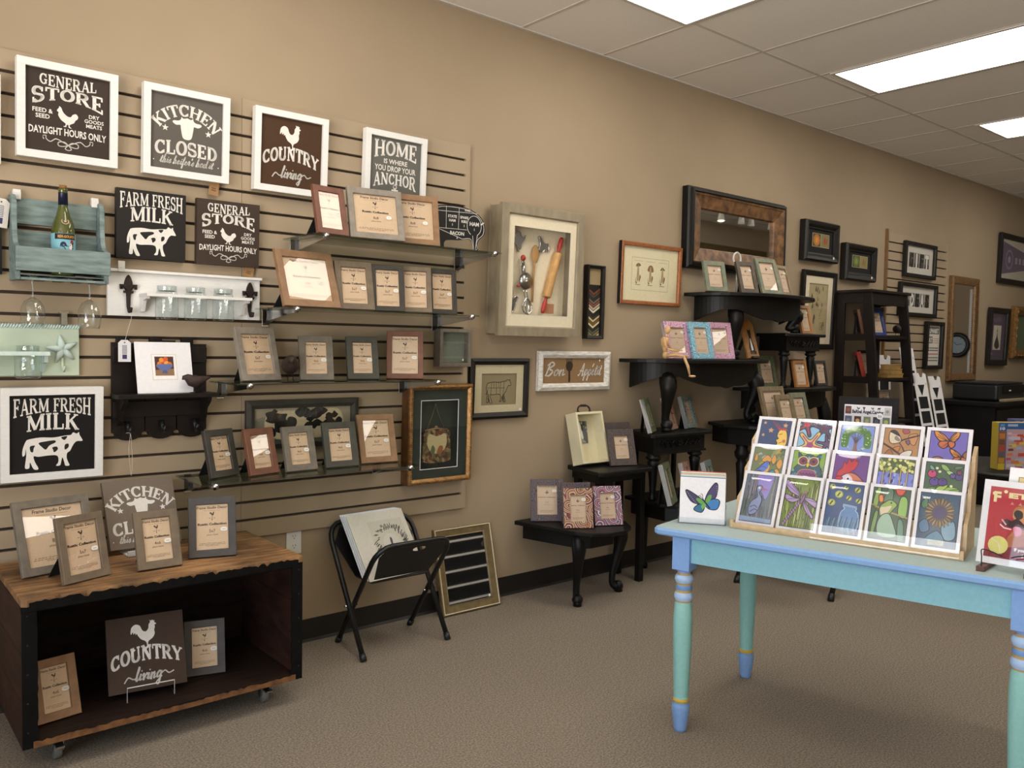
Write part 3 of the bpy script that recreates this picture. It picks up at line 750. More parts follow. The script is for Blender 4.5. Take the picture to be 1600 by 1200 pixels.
# ================================================================ SIGNS ON THE SLATTED PANEL
IVORY = '#e4dfd8'
def sign_back(root, w, h, col_m, depth=0.02):
    pass
def flourish(mb, x, z, w, col):
    A = Art(mb, x - w / 2, z, w, w * 0.32)
    for s in (-1, 1):
        g = lambda p: [(0.5 + s * (a - 0.5), b) for a, b in p]
        A.curve(g([(0.98, 0.62), (1.0, 0.8), (0.94, 0.85), (0.93, 0.65), (0.85, 0.5), (0.74, 0.72), (0.6, 0.55), (0.5, 0.4), (0.4, 0.28), (0.31, 0.3), (0.31, 0.52), (0.42, 0.58), (0.5, 0.4)]), 0.06, col)
    A.curve([(0.5, 0.4), (0.44, 0.16), (0.5, 0.06), (0.56, 0.16), (0.5, 0.4)], 0.06, col)
def art_general(b, w, h):
    P = lambda q: q * w
    text_w = 0.8 * w
    slab(b, 'GENERAL', box_map(-0.34 * w, 0.34 * w, lambda u: h * (0.795 - 0.03 * math.cos((u - .5) * 3) + 0.03), lambda u: h * 0.945), IVORY)
    slab(b, 'STORE', box_map(-0.43 * w, 0.43 * w, lambda u: h * (0.555 + 0.1 * (1 - (2 * u - 1) ** 2)), lambda u: h * (0.775 + 0.015 * (1 - (2 * u - 1) ** 2))), IVORY, wt=1.15)
    icon(b, HEN, -0.01 * w, 0.33 * h, 0.25 * w, 0.25 * h, IVORY)
    for i, (s, yy) in enumerate((('FEED &', 0.475), ('SEED', 0.405))): text(b, s, -0.3 * w, h * yy, 0.052 * h, IVORY, bold=0.02, maxw=0.24 * w)
    for s, yy in (('DRY', 0.49), ('GOODS', 0.43), ('MEATS', 0.37)): text(b, s, 0.31 * w, h * yy, 0.046 * h, IVORY, bold=0.02)
    text(b, 'DAYLIGHT HOURS ONLY', 0, h * 0.215, 0.088 * h, IVORY, bold=0.022, width=0.92 * w, f=lambda p: (p[0], p[1] + h * 0.012 * math.cos(p[0] / w * 3)))
    flourish(b, 0, 0.04 * h, 0.6 * w, IVORY)
def art_kitchen(b, w, h):
    slab(b, 'KITCHEN', arc_map(0, 0.3 * h, 0.45 * w, 0.155 * h, -56, 56), IVORY, wt=1.1)
    icon(b, CALFHEAD, 0, 0.43 * h, 0.4 * w, 0.3 * h, IVORY)
    for s in (-1, 1): b.up(); b.flat(star(s * 0.3 * w, 0.55 * h, 0.048 * w), PRINT, IVORY)
    slab(b, 'CLOSED', box_map(-0.44 * w, 0.44 * w, lambda u: h * (0.19 + 0.02 * (1 - (2 * u - 1) ** 2)), lambda u: h * (0.365 + 0.035 * (1 - (2 * u - 1) ** 2))), IVORY, wt=1.15)
    script(b, "this heifer's had it", 0, 0.085 * h, 0.05 * h, IVORY, 0.014 * h, width=0.74 * w)
    for s in (-1, 1): b.up(); b.flat(circle(s * 0.45 * w, 0.11 * h, 0.009 * w, n=8), PRINT, IVORY)
def art_country(b, w, h):
    icon(b, ROOSTER, -0.02 * w, 0.55 * h, 0.36 * w, 0.37 * h, IVORY)
    slab(b, 'COUNTRY', box_map(-0.46 * w, 0.46 * w, lambda u: h * (0.29 + 0.1 * (1 - (2 * u - 1) ** 2)), lambda u: h * (0.47 + 0.12 * (1 - (2 * u - 1) ** 2))), IVORY, wt=1.25)
    for u in (-0.16, 0.0, 0.17):   # spurs of the western lettering
        b.up(); b.flat(star(u * w, (0.47 + 0.08 * (1 - (2 * u) ** 2)) * h, 0.022 * w, 4, 0.5), PRINT, IVORY)
    script(b, 'living', 0, 0.13 * h, 0.085 * h, IVORY, 0.02 * h, width=0.34 * w)
    A = Art(b, -w / 2, 0, w, h)
    A.curve([(0.2, 0.13), (0.25, 0.19), (0.31, 0.16), (0.36, 0.17)], 0.016, IVORY); A.curve([(0.66, 0.17), (0.72, 0.21), (0.77, 0.17), (0.83, 0.19)], 0.016, IVORY)
def art_milk(b, w, h):
    slab(b, 'FARM FRESH', box_map(-0.455 * w, 0.455 * w, lambda u: h * (0.71 + 0.07 * (1 - (2 * u - 1) ** 2)), lambda u: h * 0.955), IVORY, wt=0.95)
    slab(b, 'MILK', box_map(-0.31 * w, 0.31 * w, lambda u: h * (0.53 + 0.02 * (1 - (2 * u - 1) ** 2)), lambda u: h * (0.73 + 0.035 * (1 - (2 * u - 1) ** 2))), IVORY, wt=1.05)
    icon(b, COW, 0.0, 0.04 * h, 0.7 * w, 0.46 * h, IVORY, k=3)
    b.up()
    for sp in COWSP: b.flat([(-0.35 * w + p[0] * 0.7 * w, 0.04 * h + p[1] * 0.46 * h) for p in smooth(sp, 4)], PRINT, '#1d1b1a')
def art_home(b, w, h):
    slab(b, 'HOME', box_map(-0.42 * w, 0.42 * w, lambda u: h * (0.66 + 0.07 * (1 - (2 * u - 1) ** 2)), lambda u: h * 0.955), IVORY, wt=1.05)
    text(b, 'IS WHERE', 0, 0.595 * h, 0.075 * h, IVORY, bold=0.015, maxw=0.5 * w)
    text(b, 'YOU DROP YOUR', 0, 0.475 * h, 0.09 * h, IVORY, bold=0.015, width=0.8 * w)
    slab(b, 'ANCHOR', box_map(-0.42 * w, 0.42 * w, lambda u: h * (0.2 + 0.07 * (1 - (2 * u - 1) ** 2)), lambda u: h * 0.44), IVORY, wt=1.05)
    A = Art(b, -0.15 * w, 0.0, 0.3 * w, 0.3 * h)
    A.line(circle(0.5, 0.78, 0.1, n=16), 0.07, IVORY, True); A.line([(0.5, 0.7), (0.5, 0.2)], 0.09, IVORY); A.line([(0.32, 0.6), (0.68, 0.6)], 0.08, IVORY)
    A.curve([(0.15, 0.42), (0.25, 0.24), (0.5, 0.16), (0.75, 0.24), (0.85, 0.42)], 0.08, IVORY)
FRP = lambda t, d: [(0, 0), (0, -d), (t, -d), (t, -d + 0.012), (t + 0.001, 0)]
def framed_sign(label, x, y, zb, w, h, boardcol, art, fr=0.027, depth=0.035, lean=-3.0, group='white framed signs on the slatted panel'):
    """white picture moulding round a painted board"""
    t = thing('wall_sign', label, 'sign', (x, y, zb), 0, lean, group)
    b = MB(); b.ring(w, h, FRP(fr, depth), WHITEW); b.build('frame', t, 0.0015)
    b = MB(); iw, ih = w - 2 * fr, h - 2 * fr
    b.box(-iw / 2 - 0.001, iw / 2 + 0.001, -depth + 0.013, -0.001, fr - 0.001, h - fr + 0.001, PAINT, boardcol)
    b.y = -depth + 0.0128
    n0 = len(b.v)
    b.M = Matrix.Translation((0, 0, fr))
    art(b, iw, ih); b.M = None
    b.build('painted_board', t, fix=False)
    return t
def plain_sign(label, x, y, zb, w, h, boardcol, art, depth=0.025, lean=-2.0, yaw=0, group='frameless wooden signs'):
    t = thing('wall_sign', label, 'sign', (x, y, zb), yaw, lean, group)
    b = MB(); b.box(-w / 2, w / 2, -depth, 0, 0, h, PAINT, boardcol); b.y = -depth
    art(b, w, h); b.build('painted_board', t, fix=False)
    return t
BK = '#3b302a'
YS = -0.0195
framed_sign('white framed brown sign reading GENERAL STORE, DAYLIGHT HOURS ONLY', 0.709, YS - 0.002, 1.976, 0.327, 0.338, '#3a2f29', art_general)
framed_sign('white framed grey sign reading KITCHEN CLOSED with a calf head', 1.127, YS - 0.002, 1.976, 0.330, 0.338, '#5d5751', art_kitchen)
framed_sign('white framed chocolate sign reading COUNTRY living with a rooster', 1.562, YS - 0.002, 1.972, 0.330, 0.338, '#47301f', art_country)
framed_sign('white framed grey sign reading HOME IS WHERE YOU DROP YOUR ANCHOR', 2.077, YS - 0.002, 1.976, 0.329, 0.337, '#62605a', art_home)
framed_sign('large white framed black FARM FRESH MILK sign with a spotted cow', 0.651, YS - 0.002, 0.833, 0.329, 0.334, '#171515', art_milk)
plain_sign('small frameless black sign reading FARM FRESH MILK with a spotted cow', 0.995, YS - 0.001, 1.649, 0.254, 0.259, '#262220', art_milk)
plain_sign('small frameless brown sign reading GENERAL STORE, beside the small milk sign', 1.294, YS - 0.001, 1.648, 0.257, 0.258, '#3f332b', art_general)
# signs cut by the left edge
framed_sign('white framed sign of which only the right edge shows at the far left', 0.333, YS - 0.002, 1.936, 0.33, 0.3, '#3a2f29', art_country)
t = thing('wall_sign', 'black plaque with a gold mark, cut off at the left beside the teal wine rack', 'sign', (0.37, YS - 0.001, 1.56), 0, 0, 'frameless wooden signs')
b = MB(); b.box(-0.13, 0.13, -0.02, 0, 0, 0.26, PAINT, '#1c1a18'); b.y = -0.0202; b.rect(0.09, 0.116, 0.07, 0.085, '#b08a4a'); b.build('painted_board', t, fix=False)

def price_tag(label, x, y, z, w=0.045, h=0.082, col='#dedce0', string=None, rot=0, group='hanging price tags', kraft=False):
    t = thing('price_tag', label, 'price tag', (x, y, z), 0, 0, group); t.rotation_euler = (0, D(rot), 0)
    b = MB(); c = w * 0.25
    pts = [(-w / 2, 0), (w / 2, 0), (w / 2, h - c), (w / 2 - c, h), (-w / 2 + c, h), (-w / 2, h - c)]
    b.prism(pts, -0.001, 0, KRAFT if kraft else PAINT, col); b.y = -0.0011
    if not kraft:
        b.up(); b.flat(circle(0, h * 0.88, 0.003, n=10), PRINT, '#55504a')
        b.up(); b.rect(-w * 0.18, w * 0.18, h * 0.36, h * 0.76, '#8c8a90')
        for k in range(6): b.up(1e-5); b.rect(-w * 0.15, w * 0.15, h * (0.4 + 0.06 * k), h * (0.42 + 0.06 * k), '#d8d6da')
        b.up(); b.rect(-w * 0.18, w * 0.18, h * 0.13, h * 0.33, '#3a3560')
    else:
        b.up(); b.rect(-w * 0.25, w * 0.25, h * 0.3, h * 0.36, '#5a4028'); b.rect(-w * 0.25, w * 0.2, h * 0.45, h * 0.5, '#5a4028')
    b.build('tag', t, fix=False)
    if string:
        b = MB(); b.tube([(0, -0.0005, h * 0.88)] + string, 0.0009, STRING, 5); b.build('string', t)
    return t
price_tag('kraft tag hanging under the KITCHEN CLOSED sign', 1.235, -0.034, 1.925, 0.04, 0.06, kraft=True, rot=8)
price_tag('kraft tag hanging under the small GENERAL STORE sign', 1.38, -0.03, 1.607, 0.045, 0.05, kraft=True, rot=14)
price_tag('white oval price tag at the far left above the wine rack', 0.49, -0.05, 1.72, 0.05, 0.1, '#d4cfc8', rot=6)

# ---------------------------------------------------------------- teal wine rack
t = thing('wine_rack', 'distressed teal wall wine rack with stemware slots', 'wine rack', (0.672, YS, 1.54))
W2 = 0.148
side = [(0, 0.0), (-0.115, 0.0), (-0.12, 0.115), (-0.085, 0.125), (-0.07, 0.15), (-0.062, 0.2), (-0.062, 0.27), (-0.04, 0.297), (0, 0.3)]
for s in (-1, 1):
    b = MB(); b.prism(side, s * W2 - (0.016 if s > 0 else 0), s * W2 + (0.016 if s < 0 else 0), TEAL, axis='x'); b.build('side_panel', t, 0.002)
for z0, z1 in ((0.2, 0.29), (0.07, 0.178)):
    b = MB(); b.box(-W2 + 0.016, W2 - 0.016, -0.018, -0.002, z0, z1, TEAL); b.build('back_slat', t, 0.002)
b = MB(); b.box(-W2 - 0.001, W2 + 0.001, -0.137, -0.121, 0.03, 0.112, TEAL); b.build('front_board', t, 0.002)
b = MB(); b.box(-W2 + 0.016, W2 - 0.016, -0.118, -0.005, 0.017, 0.02, TEAL); b.build('bottom_board', t)
for xx in (-0.118, -0.058, 0.0, 0.06, 0.118):
    b = MB(); b.box(xx - 0.014, xx + 0.014, -0.115, -0.005, 0.003, 0.012, BLACKW); b.build('stemware_rail', t)
b = MB(); b.box(-W2 + 0.016, W2 - 0.016, -0.128, -0.1155, 0.0, 0.008, TEAL); b.build('bottom_rail', t)
for s in (-0.125, 0.125):
    b = MB(); b.box(s - 0.012, s + 0.012, -0.022, -0.0005, 0.29, 0.318, WHITEP); b.box(s - 0.012, s + 0.012, -0.026, -0.022, 0.283, 0.31, WHITEP); b.build('hanging_clip', t, 0.001)
# bottle
m, nt, bs = newmat('green bottle glass')
bs.inputs['Base Color'].default_value = srgb('#59602a'); bs.inputs['Roughness'].default_value = 0.06; bs.inputs['Transmission Weight'].default_value = 0.35
bs.inputs['Specular IOR Level'].default_value = 0.7; GBOTTLE = m
nz = nt.nodes.new('ShaderNodeTexNoise'); nz.inputs['Scale'].default_value = 12; rr = nt.nodes.new('ShaderNodeValToRGB')
rr.color_ramp.elements[0].color = srgb('#4c5422'); rr.color_ramp.elements[1].color = srgb('#6e7232')
nt.links.new(nz.outputs[0], rr.inputs[0]); nt.links.new(rr.outputs[0], bs.inputs['Base Color'])
t = thing('wine_bottle', 'green wine bottle with a rooster label standing in the teal rack', 'bottle', (0.682, -0.088, 1.5607))
b = MB(); b.lathe([(0.0, 0.004), (0.036, 0.0), (0.0385, 0.006), (0.0385, 0.155), (0.034, 0.185), (0.023, 0.215), (0.0155, 0.245), (0.0145, 0.3), (0.0155, 0.302), (0.0155, 0.31), (0.0, 0.31)], GBOTTLE, n=28); b.build('bottle_glass', t)
b = MB(); b.lathe([(0.0158, 0.252), (0.0152, 0.294), (0.0158, 0.296)], NAVY, n=24); b.build('capsule', t)
b = MB(); b.lathe([(0.012, 0.31), (0.0125, 0.322), (0.0, 0.323)], mat('cork', '#8a6236', 0.8, scale=60), n=16); b.build('cork', t)
def curved(b, r, fn):
    fn()
b = MB(); R = 0.0389
b.lathe([(R, 0.065), (R, 0.15)], PAINT, n=40, cols=['#7fb4c4'])
keep = [i for i, f in enumerate(b.f) if len(f) == 4 and all(b.v[j][1] < 0.012 for j in f)]
b.f = [b.f[i] for i in keep]; b.fm = [b.fm[i] for i in keep]; b.fc = [b.fc[i] for i in keep]; b.fs = [b.fs[i] for i in keep]
b2 = MB(); b2.y = -0.0002
b2.up(0.0003)
for q in range(16): b2.rect(-0.036 + 0.0045 * q, -0.0315 + 0.0045 * q, 0.129, 0.149, '#15151a')
b2.up(0.0002); text(b2, 'REX-GOLIATH', 0.004, 0.1345, 0.009, '#d8a04a', bold=0.03, width=0.058)
b2.up(); icon(b2, ROOSTER, 0.006, 0.072, 0.05, 0.054, '#1d2540'); b2.up(); b2.flat(circle(0.016, 0.104, 0.006, 0.012, 12), PRINT, '#e6e0d6'); b2.up(); b2.flat(circle(0.02, 0.122, 0.005, 0.006, 10), PRINT, '#b03428')
for v, f, c in [(b2.v, b2.f, b2.fc)]:
    vs = []
    for p in v:
        a = p[0] / R; r = R + 0.0003 - p[1]
        vs.append((r * math.sin(a), -r * math.cos(a), p[2]))
    off = len(b.v); b.v += vs
    for f_, c_ in zip(b2.f, b2.fc): b.f.append(tuple(off + j for j in f_)); b.fm.append(b.mi(PRINT)); b.fc.append(c_); b.fs.append(False)
b.build('label', t, fix=False)
b = MB(); b.M = Matrix.Translation((0, -0.030, 0.192)) @ Matrix.Rotation(D(-28), 4, 'X')
b.y = -0.0; b.flat(circle(0, 0, 0.0125, n=20), PRINT, '#b9a06a', -0.001); b.flat(circle(0, 0, 0.009, n=20), PRINT, '#22253a', -0.0013); b.flat(star(0, 0, 0.007, 5), PRINT, '#c9b27a', -0.0016)
b.build('neck_seal', t, fix=False)
# two glasses hang upside down from the rail
def wine_glass(label, x):
    t = thing('wine_glass', label, 'wine glass', (x, -0.105, 1.378), 0, 0, 'stemware under the wine rack')
    b = MB(); b.lathe([(0.033, 0.0), (0.0372, 0.022), (0.039, 0.045), (0.0365, 0.068), (0.026, 0.09), (0.008, 0.102)], JARGL, n=28); b.build('bowl', t)
    b = MB(); b.lathe([(0.008, 0.102), (0.0035, 0.112), (0.0032, 0.168), (0.005, 0.1745)], JARGL, n=12); b.build('stem', t)
    b = MB(); b.lathe([(0.005, 0.1748), (0.032, 0.1755), (0.032, 0.1766), (0.0, 0.177)], JARGL, n=28); b.build('foot', t)
wine_glass('clear wine glass hanging upside down at the left of the teal rack', 0.581)
wine_glass('clear wine glass hanging upside down at the right of the teal rack', 0.762)

# ---------------------------------------------------------------- mason jar boards
def mason_jar(label, x, y, z, r=0.031, h=0.085, group='clear jars'):
    t = thing('glass_jar', label, 'jar', (x, y, z), group=group)
    b = MB(); b.lathe([(0.0, 0.003), (r * 0.88, 0.0), (r, 0.008), (r, h * 0.68), (r * 0.9, h * 0.8), (r * 0.84, h * 0.84)], JARGL, n=26)
    b.lathe([(r * 0.84, h * 0.84), (r * 0.87, h * 0.86), (r * 0.84, h * 0.89), (r * 0.87, h * 0.92), (r * 0.84, h * 0.95), (r * 0.88, h * 0.98), (r * 0.84, h), (r * 0.8, h * 0.99), (r * 0.8, h * 0.86)], JARGL, n=26)
    b.build('jar_body', t); return t
def holed(b, x0, x1, y0, y1, z0, z1, holes, r, m):
    """shelf board with round holes: front and back strips plus webs around each hole"""
    n = 16
    xs = [x0] + [v for hx in holes for v in (hx - r * 1.12, hx + r * 1.12)] + [x1]
    cy = (y0 + y1) / 2
    for i in range(0, len(xs), 2): b.box(xs[i], xs[i + 1], y0, y1, z0, z1, m)
    for hx in holes:
        a, c = hx - r * 1.12, hx + r * 1.12
        for s in (-1, 1):
            edge = y0 if s < 0 else y1
            arc = [(hx + r * math.cos(D(q)), cy + s * r * math.sin(D(q))) for q in range(0, 181, 15)]
            pts = [(c, edge), (c, cy)] + arc + [(a, cy), (a, edge)]
            b.prism(pts, z0, z1, m, axis='z')
t = thing('jar_shelf', 'long white distressed wall board with a three hole jar shelf and iron hooks', 'wall shelf', (1.135, YS, 1.43))
b = MB(); b.box(-0.296, 0.296, -0.018, 0, 0, 0.165, WHITEW); b.build('back_board', t, 0.002)
b = MB(); b.box(-0.302, 0.302, -0.03, 0, 0.165, 0.176, WHITEW); b.build('top_ledge', t, 0.002)
jx = (-0.097, 0.012, 0.122)
b = MB(); holed(b, -0.184, 0.222, -0.118, -0.0185, 0.075, 0.086, jx, 0.0425, WHITEW); b.build('shelf', t)
for s in (-1, 1):
    b = MB(); b.prism([(-0.0185, 0.075), (-0.1, 0.075), (-0.1, 0.066), (-0.06, 0.06), (-0.05, 0.04), (-0.04, 0.018), (-0.0185, 0.015)], 0.019 + s * 0.194 - 0.007, 0.019 + s * 0.194 + 0.007, WHITEW, axis='x'); b.build('bracket', t, 0.001)
for s, xx in ((-1, -0.224), (1, 0.25)):
    b = MB()
    q = lambda pts: [(xx + p[0], p[1]) for p in pts]
    b.prism(q(smooth([(0, 0.155), (0.014, 0.125), (0.007, 0.1), (0.0, 0.09), (-0.007, 0.1), (-0.014, 0.125)], 4)), -0.03, -0.0185, IRON)
    for e in (-1, 1): b.tube([(xx + e * 0.004, -0.024, 0.092), (xx + e * 0.014, -0.025, 0.115), (xx + e * 0.026, -0.026, 0.114), (xx + e * 0.026, -0.026, 0.1)], [0.005, 0.007, 0.008, 0.005], IRON)
    b.box(xx - 0.017, xx + 0.017, -0.03, -0.0185, 0.086, 0.095, IRON)
    b.tube([(xx, -0.023, 0.1), (xx, -0.024, 0.06), (xx, -0.024, 0.035), (xx, -0.035, 0.015), (xx, -0.05, 0.015), (xx, -0.056, 0.03)], [0.009, 0.008, 0.007, 0.006, 0.006, 0.007], IRON)
    b.build('hook', t)
b = MB(); b.box(-0.262, -0.238, -0.034, -0.0305, 0.165, 0.205, WHITEP); b.box(-0.262, -0.238, -0.034, -0.0005, 0.1765, 0.18, WHITEP); b.build('hanging_clip', t, 0.001)
for k, (n, xx) in enumerate((('left', -0.097), ('middle', 0.012), ('right', 0.122))):
    mason_jar('clear canning jar, the %s one of three in the white jar shelf' % n, 1.135 + xx, YS - 0.0683, 1.421, 0.0418, 0.128, 'jars in the white shelf')
price_tag('white hang tag on a string below the left fleur-de-lis hook', 0.888, -0.075, 1.257, string=[(0.012, -0.001, 0.12), (0.025, 0.0, 0.165), (0.023, 0.0, 0.186)])
# pale green board with rope trim and starfish hook
t = thing('jar_shelf', 'pale green beach wall shelf with rope trim and a starfish hook', 'wall shelf', (0.55, YS, 1.206))
b = MB(); b.box(-0.2, 0.192, -0.018, 0, 0, 0.17, MINT); b.build('back_board', t, 0.002)
b = MB()
for k in range(44):
    xx = -0.2 + k * 0.009; b.tube([(xx, -0.016, 0.17), (xx + 0.004, -0.022, 0.177), (xx + 0.008, -0.016, 0.184)], 0.0035, MINTE, 6)
b.box(-0.2, 0.192, -0.018, -0.002, 0.17, 0.182, MINTE); b.build('rope_trim', t)
b = MB(); holed(b, -0.2, 0.078, -0.118, -0.0185, 0.074, 0.088, (0.018,), 0.0445, MINTE); b.build('shelf', t)
b = MB(); b.prism([(-0.0185, 0.072), (-0.09, 0.072), (-0.085, 0.05), (-0.05, 0.045), (-0.03, 0.015), (-0.0185, 0.012)], 0.0645, 0.077, MINTE, axis='x'); b.build('bracket', t)
b = MB(); cx, cz = 0.135, 0.095
for k in range(5):
    a = D(90 + 72 * k + 10); b.tube([(cx, -0.024, cz), (cx + 0.025 * math.cos(a), -0.026, cz + 0.025 * math.sin(a)), (cx + 0.052 * math.cos(a), -0.022, cz + 0.052 * math.sin(a))], [0.014, 0.011, 0.004], MINTE)
b.tube([(cx, -0.022, cz - 0.03), (cx, -0.024, cz - 0.06), (cx + 0.002, -0.036, cz - 0.078), (cx + 0.002, -0.05, cz - 0.06)], 0.005, MINT)
b.build('starfish_hook', t)
b = MB(); b.box(0.132, 0.152, -0.026, -0.0005, 0.184, 0.225, STEEL); b.box(0.127, 0.157, -0.022, -0.001, 0.225, 0.232, STEEL); b.build('hanging_clip', t)
mason_jar('clear canning jar in the pale green beach shelf', 0.568, YS - 0.0683, 1.2, 0.042, 0.114, 'jars in the green shelf')

# ---------------------------------------------------------------- espresso coat shelf
t = thing('hook_shelf', 'dark brown plank wall shelf with three coat hooks', 'wall shelf', (1.03, YS, 0.955))
for k in range(3):
    xx = -0.12 + 0.12 * k; w = 0.057
    for d_ in (0.0,):
        pts = [(xx - w, 0.0), (xx - w + 0.015, -0.0 if k != 1 else 0.0)]
        pts = [(xx - w, 0.03)] + [(xx + 0.05 * math.cos(D(a)), 0.03 + 0.03 * math.sin(D(a))) for a in range(180, 361, 20)] + [(xx + w, 0.03), (xx + w, 0.385 if k == 1 else 0.372), (xx + w * 0.1, 0.385 if k == 1 else 0.372), (xx + w * 0.1, 0.398), (xx - w * 0.7, 0.398), (xx - w * 0.7, 0.375), (xx - w, 0.375)]
        b = MB(); b.prism(pts, -0.018, 0, ESPR); b.build('plank', t, 0.001)
for z in (0.12, 0.33):
    b = MB(); b.box(-0.175, 0.175, -0.03, -0.0185, z - 0.03, z + 0.03, ESPR); b.build('cross_rail', t, 0.001)
b = MB(); b.box(-0.187, 0.187, -0.135, -0.0305, 0.166, 0.182, ESPR); b.build('shelf', t, 0.001)
for s in (-1, 1):
    b = MB(); b.prism([(-0.0305, 0.166), (-0.12, 0.166), (-0.115, 0.15), (-0.075, 0.12), (-0.06, 0.08), (-0.0305, 0.06)], s * 0.155 - 0.008, s * 0.155 + 0.008, ESPR, axis='x'); b.build('bracket', t)
for k in range(3):
    xx = -0.125 + 0.125 * k
    b = MB(); b.tube([(xx, -0.031, 0.075), (xx, -0.035, 0.05), (xx, -0.05, 0.03), (xx, -0.065, 0.04), (xx, -0.062, 0.055)], [0.01, 0.008, 0.006, 0.006, 0.009], BLKM); b.build('hook', t)
t = thing('matted_print', 'white matted print of a fruit bowl on the dark brown shelf', 'art print', (1.027, -0.118, 1.1385), 0, 14)
b = MB(); b.box(-0.104, 0.104, 0, 0.004, 0, 0.2, WHITEM); b.build('mat_board', t)
b = MB(); b.y = -0.0004
A = Art(b, -0.035, 0.068, 0.07, 0.075)
b.rect(-0.046, 0.046, 0.052, 0.152, '#cbb98f'); b.up(); b.rect(-0.0445, 0.0445, 0.0535, 0.1505, '#efecec')
A.poly([(0, 0), (1, 0), (1, 1), (0, 1)], '#4b2a22')
A.poly([(0, 0), (1, 0), (1, 0.36), (0, 0.3)], '#8a6a4a')
for px, pz, c in ((0.25, 0.62, '#d07a2a'), (0.45, 0.7, '#c9442a'), (0.62, 0.66, '#e0a03a'), (0.78, 0.6, '#c9702a'), (0.36, 0.82, '#dd8f30'), (0.58, 0.86, '#d4552e')): A.circ(px, pz, 0.13, c)
A.blob([(0.1, 0.58), (0.9, 0.58), (0.78, 0.34), (0.5, 0.24), (0.22, 0.34)], '#5c6a9c'); A.poly([(0.35, 0.12), (0.65, 0.12), (0.6, 0.28), (0.4, 0.28)], '#4a5888')
b.build('print', t, fix=False)
# bird figurine
def bird(label, x, y, z, yaw, m, k=1.0, group='metal bird figurines', legs=True):
    t = thing('bird_figurine', label, 'figurine', (x, y, z), yaw, 0, group)
    b = MB()
    P = [(-0.05, 0, 0.05), (-0.043, 0, 0.058), (-0.03, 0, 0.06), (-0.01, 0, 0.045), (0.012, 0, 0.04), (0.03, 0, 0.045), (0.06, 0, 0.056), (0.075, 0, 0.06)]
    b.tube([(p[0] * k, 0, p[2] * k + 0.012 * k) for p in P], [0.002 * k, 0.011 * k, 0.0165 * k, 0.027 * k, 0.03 * k, 0.022 * k, 0.01 * k, 0.006 * k], m, 12)
    b.build('body', t)
    for s in (-1, 1):
        b = MB(); b.tube([(0.005 * k, s * 0.008 * k, 0.036 * k), (0.004 * k, s * 0.008 * k, 0.003), (-0.012 * k, s * 0.01 * k, 0.002)], 0.0015 * k, IRON, 6); b.build('leg', t)
    return t
bird('rusty brown metal bird on the dark shelf, facing the fruit bowl print', 1.122, -0.135, 1.1375, 0, RUST, 0.85)
t = thing('string_loop', 'loop of thin cotton string hanging from the left hook of the dark shelf', 'string', (0.905, -0.085, 0.985))
b = MB(); b.tube(smooth([(0.0, 0, 0.0), (-0.006, 0, -0.05), (-0.004, 0, -0.1), (0.002, 0, -0.16), (0.006, 0, -0.1), (0.004, 0, -0.05), (0.0, 0, 0.0), (-0.016, 0, 0.004)], 4, False), 0.0008, STRING, 5); b.build('string', t)

# ================================================================ TABLETOP PHOTO FRAMES
INK = '#4a3524'
def rustic_print(b, w, h, kind):
    b.rect(-w / 2, w / 2, 0, h, '#cfb394')
    tw = min(w * 0.94, h * 0.9)
    wide = kind == '8x8'
    text(b, 'Frame Studio Decor', 0, h * 0.905, h * (0.056 if not wide else 0.06), INK, bold=0.03, width=w * (0.96 if not wide else 0.66), shear=0.15)
    b.up(); b.rect(-w * 0.26, w * 0.26, h * 0.862, h * 0.868, '#8c6d4e')
    weathervane(b, 0, h * 0.635, h * 0.205, '#33241a')
    slab_w = w * (0.9 if not wide else 0.62)
    text(b, 'Rustic Collection', 0, h * 0.54, h * 0.05, '#33241a', bold=0.05, width=slab_w)
    text(b, kind, 0, h * 0.38, h * 0.068, '#6a4e38', bold=0.015)
    text(b, 'photo frame', 0, h * 0.31, h * 0.036, '#5c4430', shear=0.25, bold=0.01)
    for k, (q, ww) in enumerate(((0.135, 0.4), (0.105, 0.42), (0.078, 0.2))):
        n = 14
        for i in range(n):
            x0 = -w * ww + i * 2 * w * ww / n
            b.up(1e-5); b.rect(x0, x0 + 2 * w * ww / n * (0.8 if (i * 7 + k) % 3 else 0.5), h * q, h * (q + 0.011), '#7d6045')
def designer_print(b, w, h, kind):
    b.rect(-w / 2, w / 2, 0, h, '#cfb69c')
    b.up(); b.rect(-w * 0.42, w * 0.42, h * 0.95, h * 0.975, '#8c6d54')
    fleur(b, 0, h * 0.69, h * 0.15, '#2e2420')
    text(b, 'Designer Collection', 0, h * 0.585, h * 0.036, '#5c3c34', bold=0.03, width=w * 0.86)
    text(b, kind, 0, h * 0.4, h * 0.055, '#8a6a54')
    text(b, 'photo frame', 0, h * 0.335, h * 0.028, '#8a6a54')
    for k, q in enumerate((0.14, 0.11, 0.08)): b.up(1e-5); b.rect(-w * 0.36, w * (0.36 - 0.05 * k), h * q, h * (q + 0.01), '#9c7c60')
_pm = {}
def print_obj(kind, style, w, h, parent):
    key = (kind, style, round(w, 2), round(h, 2))
    if key not in _pm:
        b = MB(); (rustic_print if style == 'rustic' else designer_print)(b, w, h, kind)
        o = b.build('label_card', parent, fix=False); _pm[key] = (o, w, h)
        return o
    o, w0, h0 = _pm[key]
    c = inst(o, 'label_card', parent); c.scale = (w / w0, 1, h / h0); return c
